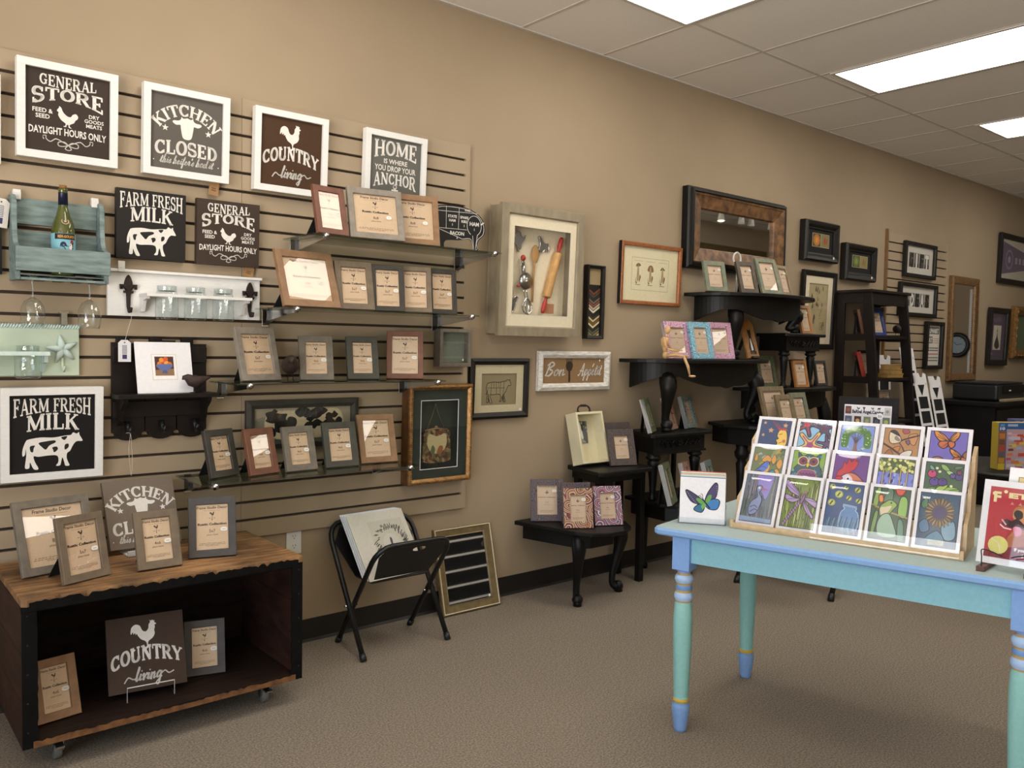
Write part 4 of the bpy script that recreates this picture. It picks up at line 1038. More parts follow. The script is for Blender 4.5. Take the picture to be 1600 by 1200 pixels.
def photo_frame(label, x, y, z, yaw, lean, w, h, m, kind='5x7', style='rustic', border=0.027, depth=0.018, group=None, sticker=True, easel=0.72, side=None, zfix=True):
    t = thing('photo_frame', label, 'photo frame', (x, y, z + (depth * math.sin(D(lean)) if zfix else 0)), yaw, lean, group)
    b = MB()
    prof = [(0, depth), (0, 0.0), (border, 0.0), (border, depth)]
    if style == 'rustic': prof = [(0, depth), (0, 0.0015), (0.0015, 0.0), (border - 0.002, 0.001), (border, 0.003), (border, depth)]
    b.ring(w, h, prof, m)
    if side:   # frames whose outer edge is another colour
        for s in (-1, 1): b.box(s * w / 2 - (0.0006 if s > 0 else 0), s * w / 2 + (0.0006 if s < 0 else 0) + s * 0.0006, 0.0008, depth, 0, h, side)
    b.build('frame', t)
    vw, vh = w - 2 * border, h - 2 * border
    b = MB(); b.box(-w / 2 + border * 0.4, w / 2 - border * 0.4, depth * 0.6, depth - 0.001, border * 0.4, h - border * 0.4, BLKV); b.build('backing', t)
    o = print_obj(kind, style, vw, vh, t); o.location = (0, depth * 0.55, border)
    b = MB(); yy = depth * 0.33
    b.add([(-vw / 2, yy, border), (vw / 2, yy, border), (vw / 2, yy, h - border), (-vw / 2, yy, h - border)], [(0, 1, 2, 3)], GLASS); b.build('glass_pane', t, fix=False)
    if sticker:
        b = MB(); sw, sh = 0.019, 0.012; cx, cz = vw * 0.36 if kind != '8x8' else vw * 0.3, border + vh * (0.4 if style == 'rustic' else 0.78)
        cx = min(cx, vw / 2 - sw / 2 - 0.002)
        b.y = yy - 0.0004; b.flat(smooth([(cx - sw / 2, cz), (cx - sw / 2, cz + sh), (cx + sw / 2, cz + sh), (cx + sw / 2, cz)], 4), STICK)
        b.up(1e-4); b.rect(cx - 0.006, cx + 0.006, cz + 0.005, cz + 0.0065, '#8a8a8a'); b.build('price_sticker', t, fix=False)
    if easel:
        l = D(lean); ye = depth * math.cos(l) + h * math.sin(l) * 0.62 + easel * h * 0.62
        zw = -depth * math.sin(l) + 0.0008
        by, bz = ye * math.cos(l) - zw * math.sin(l), ye * math.sin(l) + zw * math.cos(l)
        ty, tz = depth + 0.0005, h * 0.72
        b = MB(); w1, w2 = w * 0.18, w * 0.30
        vs = []
        for yy, zz, ww in ((ty, tz, w1), (by, bz, w2)):
            for dy in (0, 0.003):
                vs += [(-ww, yy + dy, zz), (ww, yy + dy, zz)]
        b.add(vs, [(0, 1, 5, 4), (2, 3, 7, 6), (0, 2, 6, 4), (1, 3, 7, 5), (0, 1, 3, 2), (4, 5, 7, 6)], BLKV)
        b.build('easel_leg', t)
    return t

# ---------------------------------------------------------------- glass shelves on chrome brackets
def glass_shelf(label, xa, xb, z, over=0.0, xo=0.0):
    """glass plate carried by two brackets hooked into the slats"""
    t = thing('glass_shelf', label, 'shelf', ((xa + xb) / 2, YS, z), group='glass shelves on the slatted panel')
    hw = (xb - xa) / 2
    b = MB(); b.box(-hw - 0.05, hw + 0.05, -0.300, -0.012, -0.0065, 0, SHELFGL); b.build('glass_panel', t)
    for s in (-1, 1):
        xx = s * hw
        b = MB()
        b.box(xx - 0.014, xx + 0.014, -0.006, -0.0005, -0.075, -0.0005, CHROME)
        b.prism([(-0.006, -0.007), (-0.05, -0.007), (-0.05, -0.055), (-0.006, -0.07)], xx - 0.013, xx + 0.013, CHROMEB, axis='x')
        b.prism([(-0.05, -0.008), (-0.29, -0.008), (-0.29, -0.022), (-0.05, -0.05)], xx - 0.003, xx + 0.003, CHROME, axis='x')
        o = b.build('bracket', t, 0.001)
        b = MB(); b.tube([(xx, -0.292, -0.014), (xx, -0.302, -0.014), (xx, -0.303, -0.008), (xx, -0.318, -0.008)], [0.008, 0.011, 0.009, 0.011], CHROME, 12); b.build('end_cap', o)
    return t
ZG = (1.781, 1.480, 1.180, 0.806)
glass_shelf('topmost glass shelf, holding three frames and a pig chalkboard', 1.585, 2.455, ZG[0])
glass_shelf('second glass shelf from the top, holding five frames in a row', 1.46, 2.325, ZG[1])
glass_shelf('third glass shelf from the top, holding four frames and a rusty bird', 1.27, 2.14, ZG[2])
glass_shelf('lowest glass shelf, in front of the spotted cow print', 1.137, 2.0, ZG[3])
g = 'photo frames on the topmost glass shelf'
photo_frame('narrow reddish wood frame at the left end of the topmost glass shelf', 1.636, -0.300, ZG[0], 7.8, 12.6, 0.152, 0.204, REDW, '5x7', group=g, border=0.025)
photo_frame('square pale grey frame in the middle of the topmost glass shelf', 1.844, -0.300, ZG[0], -9.2, 14.2, 0.247, 0.226, GRAYL, '8x8', group=g)
photo_frame('square brown frame next to the pig chalkboard on the topmost glass shelf', 2.045, -0.272, ZG[0], -10, 9, 0.249, 0.226, BROWNW, '8x8', group=g)
g = 'photo frames on the second glass shelf'
photo_frame('big square tilted brown frame at the left end of the second glass shelf', 1.545, -0.303, ZG[1], 7.7, 18.3, 0.268, 0.24, BROWNW, '8x8', group=g, border=0.03)
photo_frame('taupe frame second from left on the second glass shelf, overlapped by the square one', 1.757, -0.275, ZG[1], -7.5, 14, 0.167, 0.212, TAUPE, '5x7', group=g)
photo_frame('charcoal frame in the middle of the second glass shelf', 1.908, -0.285, ZG[1], -14, 10, 0.148, 0.204, CHARW, '5x7', group=g, border=0.022)
photo_frame('taupe frame second from right on the second glass shelf', 2.05, -0.285, ZG[1], -20, 10, 0.144, 0.208, TAUPE, '5x7', group=g, border=0.022)
photo_frame('dark frame with a bright reflection at the right end of the second glass shelf', 2.208, -0.27, ZG[1], -4, 5, 0.149, 0.207, CHARW, '5x7', group=g, border=0.022)
g = 'photo frames on the third glass shelf'
photo_frame('pale grey tilted frame at the left end of the third glass shelf', 1.389, -0.17, ZG[2], 14, 15.0, 0.19, 0.221, GRAYL, '5x7', group=g, easel=0.42)
photo_frame('small taupe grey frame right of the rusty bird on the third glass shelf', 1.625, -0.18, ZG[2], -13.2, 12.1, 0.144, 0.19, GRAYW, '4x6', group=g, easel=0.2)
photo_frame('small dark slate frame on the third glass shelf', 1.848, -0.18, ZG[2], -14.0, 12.8, 0.142, 0.192, SLATEW, '4x6', group=g, easel=0.2)
photo_frame('reddish brown frame at the right end of the third glass shelf', 2.057, -0.185, ZG[2], -30, 12.0, 0.167, 0.222, REDW, '5x7', group=g, easel=0.15, border=0.024)
g = 'photo frames on the lowest glass shelf'
photo_frame('dark charcoal frame at the left end of the lowest glass shelf', 1.228, -0.199, ZG[3], 19.1, 14.7, 0.137, 0.189, CHARW, '4x6', group=g, easel=0.55)
photo_frame('small reddish frame second from left on the lowest glass shelf', 1.378, -0.225, ZG[3], 14.1, 14.9, 0.138, 0.188, REDW, '4x6', group=g, easel=0.55)
photo_frame('small grey frame with a white reflection in the middle of the lowest glass shelf', 1.541, -0.222, ZG[3], 3.4, 15.7, 0.142, 0.187, GRAYW, '4x6', group=g, easel=0.55)
photo_frame('slate green frame second from right on the lowest glass shelf', 1.731, -0.215, ZG[3], -2.4, 14.7, 0.155, 0.195, SLATEW, '4x6', group=g, easel=0.55)
photo_frame('larger warm brown frame at the right end of the lowest glass shelf', 1.927, -0.19, ZG[3], -6.8, 16.0, 0.178, 0.22, BROWNW, '5x7', group=g, easel=0.12)
bird('rusty brown metal bird standing between frames on the third glass shelf', 1.508, -0.17, ZG[2], 70, RUST, 1.25)

# pig chalkboard: flat metal cut-out on a base
t = thing('pig_chalkboard', 'black pig shaped chalkboard with butcher cuts on the topmost glass shelf', 'figurine', (2.335, -0.205, ZG[0] + 0.0005), -4)
PIG = [(-0.135, 0.1), (-0.14, 0.15), (-0.12, 0.185), (-0.08, 0.198), (0.0, 0.2), (0.06, 0.19), (0.105, 0.165), (0.128, 0.125), (0.125, 0.085), (0.1, 0.06), (0.09, 0.035), (0.095, 0.012), (0.075, 0.006), (0.07, 0.03), (0.055, 0.058), (0.0, 0.05), (-0.06, 0.045), (-0.075, 0.03), (-0.075, 0.008), (-0.095, 0.008), (-0.1, 0.04), (-0.118, 0.06)]
PIG = [(p[0] * 1.12, p[1] * 1.05) for p in PIG]
b = MB(); pp = smooth(PIG, 4); b.prism(pp, -0.004, 0.004, BLKM)
b.y = -0.0042; CH = '#d8d4cc'
A = Art(b, -0.168, 0, 0.336, 0.315)
NP = lambda p: ((p[0] + 0.168) / 0.336, p[1] / 0.315)
A.line([NP((p[0] * 0.95, 0.11 + (p[1] - 0.11) * 0.93)) for p in pp[:60]], 0.007, CH, True)
A.line(circle(0.745, 0.4, 0.12, 0.15, 24, -60, 240), 0.008, CH)
A.line([(0.8, 0.27), (0.77, 0.06)], 0.008, CH); A.line([(0.72, 0.25), (0.74, 0.06)], 0.008, CH); A.line([(0.86, 0.43), (0.9, 0.46)], 0.02, CH)
A.line([(0.06, 0.32), (0.62, 0.33)], 0.006, CH); A.line([(0.48, 0.33), (0.49, 0.64)], 0.006, CH); A.line([(0.28, 0.32), (0.28, 0.65)], 0.006, CH); A.line([(0.1, 0.57), (0.8, 0.59)], 0.006, CH)
for s, px, pz, hh in (('SPARE', 0.575, 0.49, 0.034), ('RIBS', 0.575, 0.43, 0.034), ('1', 0.575, 0.37, 0.03), ('STATE', 0.38, 0.49, 0.034), ('HAM', 0.38, 0.43, 0.034), ('1', 0.38, 0.37, 0.03), ('BACON', 0.46, 0.24, 0.045), ('2', 0.46, 0.185, 0.03), ('HAM', 0.745, 0.4, 0.05), ('1', 0.745, 0.33, 0.03), ('KNEE', 0.63, 0.605, 0.025)):
    text(b, s, -0.168 + px * 0.336, pz * 0.315, hh * 0.36, CH, bold=0.03)
b.build('cut_out', t, fix=False)
b = MB()
b.box(-0.12, 0.13, -0.03, 0.03, 0, 0.006, BLKM)
for k in range(16): b.tube([(-0.12 + k * 0.0166, -0.03, 0.003), (-0.113 + k * 0.0166, -0.034, 0.005), (-0.106 + k * 0.0166, -0.03, 0.003)], 0.003, BLKM, 5)
b.build('base', t)

# ================================================================ FRAMED THINGS ON AND BESIDE THE PANEL
def moulded(label, x, y, zb, w, h, prof, m, cat='framed picture', name='framed_picture', group='framed pictures on the tan wall', lean=-1.5, glass=True, fr=None, innery=None, back=True):
    t = thing(name, label, cat, (x, y, zb), 0, lean, group)
    b = MB(); b.ring(w, h, prof, m); b.build('frame', t, 0.001)
    return t
def sheet(t, name, w, h, z, y, draw, m=None, col=None, fix=False):
    """a flat board of the picture with drawing on it; local x centred"""
    b = MB()
    b.box(-w / 2, w / 2, y, y + 0.002, z, z + h, m or PRINT, col); b.y = y - 0.0002
    if draw: draw(b, w, h, z)
    return b.build(name, t, fix=fix)
def mat_window(t, w, h, z, y, ow, oh, oz, m, name='mat', thick=0.002, bevel=None):
    """mat board with a rectangular opening"""
    b = MB()
    b.box(-w / 2, -ow / 2, y, y + thick, z, z + h, m); b.box(ow / 2, w / 2, y, y + thick, z, z + h, m)
    b.box(-ow / 2, ow / 2, y, y + thick, z, oz, m); b.box(-ow / 2, ow / 2, y, y + thick, oz + oh, z + h, m)
    if bevel: b.ring(ow + 0.002, oh + 0.002, [(0, y - 0.0005), (0.003, y - 0.0005), (0.003, y + thick), (0, y + thick)], bevel, 0, oz - 0.001)
    return b.build(name, t)
def pane(t, w, h, z, y, m=None):
    b = MB(); b.add([(-w / 2, y, z), (w / 2, y, z), (w / 2, y, z + h), (-w / 2, y, z + h)], [(0, 1, 2, 3)], m or GLASS)
    return b.build('glass_pane', t, fix=False)
def sticker(t, x, z, y, r=0.006):
    b = MB(); b.flat(circle(x, z, r, n=14), STICK, None, y); return b.build('price_sticker', t, fix=False)
# long cow hide print behind the lowest glass shelf
t = moulded('long dark rustic frame with a black and white spotted cow print', 1.637, YS - 0.001, 0.885, 0.528, 0.208, [(0, 0), (0, -0.02), (0.02, -0.026), (0.036, -0.02), (0.036, -0.006), (0.03, 0)], CHARW, lean=0)
def cowhide(b, w, h, z):
    A = Art(b, -w / 2, z, w, h)
    A.poly([(0, 0), (1, 0), (1, 0.3), (0, 0.35)], '#6d6450'); A.blob([(0, 0.6), (0.12, 0.72), (0.1, 0.4), (0.02, 0.35)], '#7d7866')
    A.blob([(0.12, 0.3), (0.14, 0.82), (0.3, 0.9), (0.6, 0.88), (0.85, 0.92), (0.92, 0.5), (0.88, 0.1), (0.3, 0.0)], '#c2b290')
    r = random.Random(5)
    for k in range(24):
        cx, cz = 0.16 + 0.72 * r.random(), 0.15 + 0.75 * r.random(); s = 0.03 + 0.04 * r.random()
        A.blob([(cx + s * (0.6 + 0.7 * r.random()) * math.cos(D(q)), cz + 2.6 * s * (0.6 + 0.8 * r.random()) * math.sin(D(q))) for q in range(0, 360, 45)], '#15130f')
sheet(t, 'print', 0.46, 0.14, 0.034, -0.008, cowhide, PRINT, '#9a8f78'); pane(t, 0.458, 0.138, 0.035, -0.0115)
# grey shadow box
t = moulded('small grey empty shadow box frame at the right end of the third glass shelf', 2.42, YS - 0.001, 1.234, 0.19, 0.186, [(0, 0), (0, -0.055), (0.016, -0.057), (0.018, -0.05), (0.018, 0)], GRAYW, lean=-1)
sheet(t, 'backing', 0.156, 0.152, 0.017, -0.018, None, GREYGR); pane(t, 0.154, 0.15, 0.018, -0.046); sticker(t, 0.05, 0.034, -0.047, 0.005)
# beaded purse in a gold frame
t = moulded('gold framed green shadow box holding a beaded purse', 2.33, YS - 0.001, 0.667, 0.372, 0.482, [(0, 0), (0.0, -0.062), (0.004, -0.07), (0.012, -0.072), (0.022, -0.062), (0.026, -0.058), (0.026, -0.002), (0.004, 0)], GOLD, 'shadow box', lean=-1)
b = MB()
for s in (-1, 1):
    b.box(s * 0.1861 - 0.0005, s * 0.1861 + 0.0005, -0.058, 0, 0, 0.482, GOLDD)
for k in range(46):   # carved beads along the moulding
    f = k / 46.0
    for s in (-1, 1): b.ell((s * 0.174, -0.071, 0.008 + 0.466 * f), (0.006, 0.0035, 0.004), GOLD, 6, 4)
for k in range(36):
    for zz in (0.012, 0.47): b.ell((-0.174 + 0.348 * k / 35, -0.071, zz), (0.004, 0.0035, 0.006), GOLD, 6, 4)
b.build('carved_beading', t)
mat_window(t, 0.32, 0.43, 0.026, -0.05, 0.222, 0.335, 0.07, DKGREEN, bevel=WHITEM)
sheet(t, 'backing', 0.32, 0.43, 0.026, -0.004, None, DKGREEN); pane(t, 0.318, 0.428, 0.027, -0.055)
b = MB()
for i, s in enumerate((-1, 1)):
    b.tube([(s * 0.05, -0.016, 0.262), (s * 0.018, -0.012, 0.33), (0, -0.01, 0.385)], 0.0012, BRASS, 5)
b.build('purse_chain', t)
m, nt, bs = newmat('beadwork')
vo = nt.nodes.new('ShaderNodeTexVoronoi'); vo.inputs['Scale'].default_value = 70; tc = nt.nodes.new('ShaderNodeTexCoord'); rr = nt.nodes.new('ShaderNodeValToRGB')
nt.links.new(tc.outputs['Object'], vo.inputs['Vector']); sp = nt.nodes.new('ShaderNodeSeparateColor'); nt.links.new(vo.outputs['Color'], sp.inputs[0]); nt.links.new(sp.outputs[0], rr.inputs[0]); nt.links.new(rr.outputs[0], bs.inputs['Base Color'])
for i, c in enumerate(('#6a2e22', '#4a4a2c', '#8c7a50', '#3c2a22')):
    e = rr.color_ramp.elements[i] if i < 2 else rr.color_ramp.elements.new(0.5 + 0.2 * (i - 1)); e.position = i * 0.27; e.color = srgb(c)
BEADS = m
b = MB(); q = smooth([(-0.066, 0.255), (0.066, 0.255), (0.078, 0.2), (0.084, 0.125), (0.072, 0.1), (0, 0.094), (-0.072, 0.1), (-0.084, 0.125), (-0.078, 0.2)], 4)
b.prism(q, -0.03, -0.005, BEADS); b.y = -0.0302
A = Art(b, -0.096, 0.085, 0.192, 0.195)
A.blob([(0.2, 0.55), (0.25, 0.78), (0.5, 0.72), (0.75, 0.78), (0.8, 0.55), (0.7, 0.35), (0.5, 0.28), (0.3, 0.35)], '#b3a67c'); A.blob([(0.3, 0.32), (0.36, 0.5), (0.44, 0.4), (0.4, 0.26)], '#5c6440'); A.blob([(0.5, 0.28), (0.56, 0.46), (0.68, 0.46), (0.66, 0.3)], '#8a5a34')
b.build('purse_body', t, fix=False)
b = MB(); b.tube([(-0.067, -0.018, 0.254), (0, -0.02, 0.261), (0.067, -0.018, 0.254)], 0.006, BRASS); b.ell((0, -0.02, 0.27), (0.008, 0.006, 0.006), BRASS); b.build('purse_clasp', t)
# cow drawing in a black frame
t = moulded('black framed drawing of a butcher cut cow on tan paper', 2.747, -0.001, 0.958, 0.396, 0.316, [(0, 0), (0, -0.022), (0.014, -0.03), (0.03, -0.022), (0.034, -0.012), (0.034, 0)], BLKFR)
mat_window(t, 0.33, 0.25, 0.033, -0.012, 0.235, 0.165, 0.072, TANM)
def cowdraw(b, w, h, z):
    A = Art(b, -0.085, z + 0.02, 0.17, 0.125); q = smooth([(p[0], p[1]) for p in COW], 3); A.poly(q, '#948868'); A.line(q, 0.03, '#1c1812', True)
    for pts in ([(0.22, 0.9), (0.2, 0.4)], [(0.4, 0.9), (0.42, 0.4)], [(0.58, 0.9), (0.56, 0.4)], [(0.72, 0.9), (0.7, 0.45)], [(0.06, 0.66), (0.74, 0.64)], [(0.3, 0.9), (0.32, 0.64)], [(0.49, 0.9), (0.5, 0.64)]): A.line(pts, 0.02, '#1c1812')
    for k in range(9): A.line([(0.66 + 0.03 * (k % 3), 0.4 - 0.1 * (k // 3)), (0.68 + 0.02 * (k % 3), 0.3 - 0.1 * (k // 3))], 0.015, '#1c1812'); A.line([(0.08 + 0.02 * (k % 3), 0.4 - 0.1 * (k // 3)), (0.1 + 0.02 * (k % 3), 0.28 - 0.1 * (k // 3))], 0.015, '#1c1812')
sheet(t, 'print', 0.26, 0.19, 0.06, -0.006, cowdraw, PRINT, '#8d8062'); pane(t, 0.328, 0.248, 0.034, -0.0155); sticker(t, 0.145, 0.045, -0.0165, 0.007)
# Bon Appetit
t = moulded('distressed white framed sign reading Bon Appetit with a fork', 3.296, -0.001, 1.096, 0.563, 0.22, [(0, 0), (0, -0.022), (0.02, -0.03), (0.036, -0.02), (0.04, -0.014), (0.04, 0)], WHITED, 'sign', 'wall_sign')
def bon(b, w, h, z):
    script(b, 'Bon', -0.15, z + 0.045, 0.034, '#dedad2', 0.0075, width=0.15)
    script(b, 'Appetit', 0.122, z + 0.045, 0.032, '#dedad2', 0.0065, width=0.185)
    A = Art(b, -w / 2, z, w, h); A.line([(0.80, 0.66), (0.82, 0.76)], 0.05, '#dedad2')
    A.blob([(0.36, 0.7), (0.39, 0.85), (0.45, 0.85), (0.475, 0.7), (0.455, 0.52), (0.435, 0.45), (0.44, 0.1), (0.41, 0.08), (0.405, 0.45), (0.38, 0.52)], '#33271c')
    for q in (0.375, 0.4, 0.43, 0.455): A.line([(q, 0.75), (q - 0.002, 0.99)], 0.035, '#33271c')
sheet(t, 'painted_board', 0.486, 0.144, 0.038, -0.009, bon, PRINT, '#8a6d4c'); sticker(t, 0.2, 0.168, -0.0115, 0.006)
# kitchen tool shadow box
t = moulded('large deep grey wood shadow box of old kitchen tools', 2.952, -0.001, 1.396, 0.585, 0.672, [(0, 0), (0.008, -0.002), (0.008, -0.078), (0, -0.08), (0, -0.106), (0.046, -0.108), (0.052, -0.1), (0.052, 0)], DRIFT, 'shadow box', lean=-2)
mat_window(t, 0.485, 0.572, 0.05, -0.094, 0.40, 0.455, 0.11, LINEN, bevel=CREAMM)
sheet(t, 'backing', 0.485, 0.572, 0.05, -0.008, None, LINEN); pane(t, 0.482, 0.57, 0.051, -0.099)
def along(p0, p1, segs, b, m, y=-0.035, n=12):
    (xa, za), (xb, zb) = p0, p1
    pts = [(xa + (xb - xa) * s, y, za + (zb - za) * s) for s, r in segs]
    b.tube(pts, [r for s, r in segs], m, n)
REDP = mat('red enamel', '#b03026', 0.3, scale=20, amt=0.1, coat=0.3); MAPLE = mat('rolling pin maple', '#c79a5e', 0.4, scale=10, amt=0.1, stretch=(3, 3, 3)); SPOON = mat('old spoon wood', '#a9814f', 0.6, scale=14, amt=0.15)
p0, p1 = (0.017, 0.126), (0.137, 0.541)
b = MB(); along(p0, p1, [(0.21, 0.022), (0.22, 0.0245), (0.78, 0.0245), (0.79, 0.022)], b, MAPLE); pin = b.build('rolling_pin', t)
for a, c in ((0.0, 0.205), (1.0, 0.795)):
    b = MB(); along(p0, p1, [(a, 0.008), (a + (c - a) * 0.15, 0.0125), (a + (c - a) * 0.6, 0.0135), (a + (c - a) * 0.85, 0.008), (c, 0.009)], b, REDP); b.build('handle', pin)
b = MB(); b.tube([(-0.049, -0.022, 0.18), (-0.047, -0.022, 0.33), (-0.043, -0.022, 0.4)], [0.006, 0.006, 0.0075], SPOON)
b.ell((-0.039, -0.022, 0.437), (0.027, 0.009, 0.05), SPOON); b.build('wooden_spoon', t)
b = MB(); cx, cz = -0.115, 0.290
b.tube([(cx - 0.012, -0.03, 0.37), (cx - 0.006, -0.03, 0.32)], [0.013, 0.009], STEEL); b.tube([(cx - 0.018, -0.03, 0.405), (cx - 0.012, -0.03, 0.37)], 0.008, STEEL)
b.M = Matrix.Translation((cx, -0.035, cz)) @ Matrix.Rotation(D(90), 4, 'X'); b.lathe([(0.0, 0.0), (0.042, 0.001), (0.045, 0.006), (0.0, 0.008)], STEEL, n=30); b.lathe([(0.006, 0.0), (0.008, 0.018), (0.0, 0.02)], CHROME, n=14); b.M = None
for s in (-1, 1): b.tube([(cx + s * 0.01, -0.028, 0.27), (cx + 0.026 + s * 0.01, -0.026, 0.19)], 0.003, CHROME)
for s in (-0.022, -0.008, 0.008, 0.022): b.tube(smooth([(cx + 0.026, -0.026, 0.205), (cx + 0.028 + s * 1.5, -0.026 + s * 0.3, 0.17), (cx + 0.032 + s * 1.4, -0.026, 0.135), (cx + 0.034, -0.026, 0.115)], 5, False), 0.004, CHROME, 6)
eb = b.build('egg_beater', t)
b = MB(); b.ell((cx - 0.019, -0.035, 0.41), (0.014, 0.014, 0.017), REDP); b.ell((cx - 0.052, -0.045, 0.262), (0.011, 0.011, 0.008), REDP); b.build('knob', eb)
for (ox, oz), pts in zip(((-0.05, 0.005), (-0.015, -0.005), (-0.045, -0.03)), ([(-0.13, 0.535), (-0.1, 0.54), (-0.085, 0.515), (-0.06, 0.525), (-0.075, 0.49), (-0.09, 0.455), (-0.105, 0.44), (-0.115, 0.47), (-0.14, 0.48)], [(0.0, 0.54), (0.02, 0.53), (0.03, 0.51), (0.065, 0.505), (0.075, 0.48), (0.065, 0.46), (0.05, 0.475), (0.025, 0.455), (0.005, 0.47), (0.012, 0.5)], [(-0.15, 0.2), (-0.12, 0.235), (-0.1, 0.23), (-0.115, 0.2), (-0.13, 0.16), (-0.15, 0.16)])):
    b = MB(); q = smooth([(p[0] + ox, p[1] + oz) for p in pts], 4); b.prism(q, -0.018, -0.009, STEEL); b.tube([(p[0], -0.02, p[1]) for p in q], 0.0025, CHROME, 6, True); b.build('cookie_cutter', t)
b = MB(); b.box(0.037, 0.124, -0.0092, -0.0082, 0.125, 0.178, PRINT, '#c08a6a'); b.build('recipe_scrap', t)
for o_ in list(t.children):
    if o_.name.split('.')[0] in ('rolling_pin', 'wooden_spoon', 'egg_beater', 'cookie_cutter', 'recipe_scrap'): o_.location.x = 0.05
# corner sample strip
t = moulded('tall narrow black frame filled with moulding corner samples', 3.434, -0.001, 1.388, 0.142, 0.422, [(0, 0), (0, -0.034), (0.006, -0.036), (0.014, -0.03), (0.02, -0.028), (0.02, 0)], BLKFR, lean=-1)
def chevrons(b, w, h, z):
    A = Art(b, -w / 2, z, w, h)
    A.poly([(0, 0), (1, 0), (1, 0.76), (0, 0.76)], '#14110d')
    cols = ['#7a4030', '#4a4436', '#2a2620', '#6a6a60', '#8a4a34', '#b9b09a', '#d8cdb0', '#23201c', '#3a3228', '#c9b88a', '#7a5a30', '#d8c89a', '#2a2824', '#5a5e50', '#8a7a50', '#d0b884']
    for k, c in enumerate(cols):
        y0 = 0.72 - 0.045 * k
        A.poly([(0, y0), (0.5, y0 - 0.085), (1, y0), (1, y0 - 0.032), (0.5, y0 - 0.117), (0, y0 - 0.032)], c)
sheet(t, 'samples', 0.104, 0.384, 0.019, -0.012, chevrons, PRINT, '#9a8764')
# three mushrooms
t = moulded('cherry framed print of three mushrooms on cream paper', 3.925, -0.001, 1.603, 0.556, 0.37, [(0, 0), (0, -0.024), (0.004, -0.028), (0.02, -0.026), (0.024, -0.018), (0.024, 0)], CHERRY)
b = MB(); b.box(-0.2785, -0.2775, -0.024, 0, 0, 0.37, BLKFR); b.build('dark_edge', t)
def mush(b, w, h, z):
    A = Art(b, -w / 2, z, w, h)
    A.line([(0.17, 0.2), (0.83, 0.2), (0.83, 0.8), (0.17, 0.8)], 0.008, '#b3a98c', True)
    for k, cx in enumerate((0.28, 0.5, 0.72)):
        A.line([(cx - 0.08, 0.74), (cx + 0.08, 0.74)], 0.006, '#a89c80')
        cap = [[(cx - 0.04, 0.66), (cx, 0.7), (cx + 0.045, 0.67), (cx + 0.03, 0.64), (cx - 0.03, 0.63)], [(cx - 0.055, 0.58), (cx - 0.02, 0.67), (cx + 0.035, 0.66), (cx + 0.055, 0.56), (cx, 0.55)], [(cx - 0.045, 0.6), (cx, 0.66), (cx + 0.045, 0.6), (cx, 0.61)]][k]
        A.blob(cap, ['#7d6a4c', '#8a6a44', '#6a4a34'][k]); A.blob([(cx - 0.012, 0.62), (cx + 0.012, 0.62), (cx + 0.018, 0.4), (cx - 0.02, 0.38)], '#b09c78')
        A.blob([(cx - 0.045, 0.45), (cx - 0.03, 0.36), (cx - 0.01, 0.34), (cx - 0.035, 0.32)], '#7a6448'); A.blob([(cx + 0.03, 0.48), (cx + 0.05, 0.44), (cx + 0.02, 0.34)], '#8a5a3c'); A.line([(cx - 0.04, 0.3), (cx + 0.04, 0.3)], 0.015, '#9a8c6c')
sheet(t, 'print', 0.51, 0.324, 0.023, -0.008, mush, PRINT, '#e6dcb8'); pane(t, 0.509, 0.323, 0.0235, -0.02)
# big dark mirror
t = moulded('large mirror in a deep black and mottled bronze frame', 4.772, -0.001, 1.856, 1.088, 0.514, [(0, 0), (0, -0.045), (0.008, -0.058), (0.012, -0.058), (0.016, -0.074), (0.032, -0.078), (0.036, -0.066), (0.04, 0)], BLACKW, 'mirror', 'mirror', 'mirrors', lean=0)
b = MB(); b.ring(1.014, 0.44, [(0, -0.004), (0, -0.07), (0.004, -0.074), (0.008, -0.07), (0.09, -0.05), (0.095, -0.04), (0.098, -0.004)], BURL, 0, 0.037); b.build('inner_moulding', t)
b = MB()
for k in range(70): b.ell((-0.5 + k / 70.0, -0.073, 0.466), (0.0052, 0.004, 0.0045), BURL, 6, 4); 
for k in range(30): b.ell((0.502, -0.073, 0.045 + k * 0.0143), (0.0045, 0.004, 0.0052), BURL, 6, 4)
b.build('beading', t)
b = MB(); b.box(-0.412, 0.412, -0.03, -0.02, 0.134, 0.38, MIRR); b.build('mirror_glass', t)
# two black shadow boxes with botanical tiles
def tilebox(label, x, zb, w, h, cols):
    t = moulded(label, x, -0.001, zb, w, h, [(0, 0), (0, -0.045), (0.01, -0.06), (0.03, -0.056), (0.04, -0.05), (0.05, -0.042), (0.062, -0.04), (0.062, 0)], BLKFR, lean=-1)
    sheet(t, 'backing', w - 0.12, h - 0.12, 0.06, -0.03, None, BLKV)
    def tiles(b, ww, hh, z):
        A = Art(b, -ww / 2, z, ww, hh)
        A.poly([(0.02, 0.04), (0.48, 0.04), (0.48, 0.96), (0.02, 0.96)], cols[0]); A.poly([(0.52, 0.04), (0.98, 0.04), (0.98, 0.96), (0.52, 0.96)], cols[1])
        for q in range(9): A.circ(0.25 + 0.13 * math.cos(q * 0.7), 0.5 + 0.27 * math.sin(q * 0.7), 0.07, cols[2])
        A.circ(0.25, 0.5, 0.09, cols[3]); A.blob([(0.7, 0.2), (0.66, 0.5), (0.74, 0.8), (0.78, 0.5)], cols[4]); A.blob([(0.8, 0.2), (0.78, 0.45), (0.9, 0.75), (0.86, 0.4)], cols[4])
    sheet(t, 'tile_art', w * 0.5, h * 0.34, h * 0.36, -0.036, tiles, PRINT, '#a3926a'); sticker(t, w * 0.33, h * 0.12, -0.0582, 0.011)
    return t
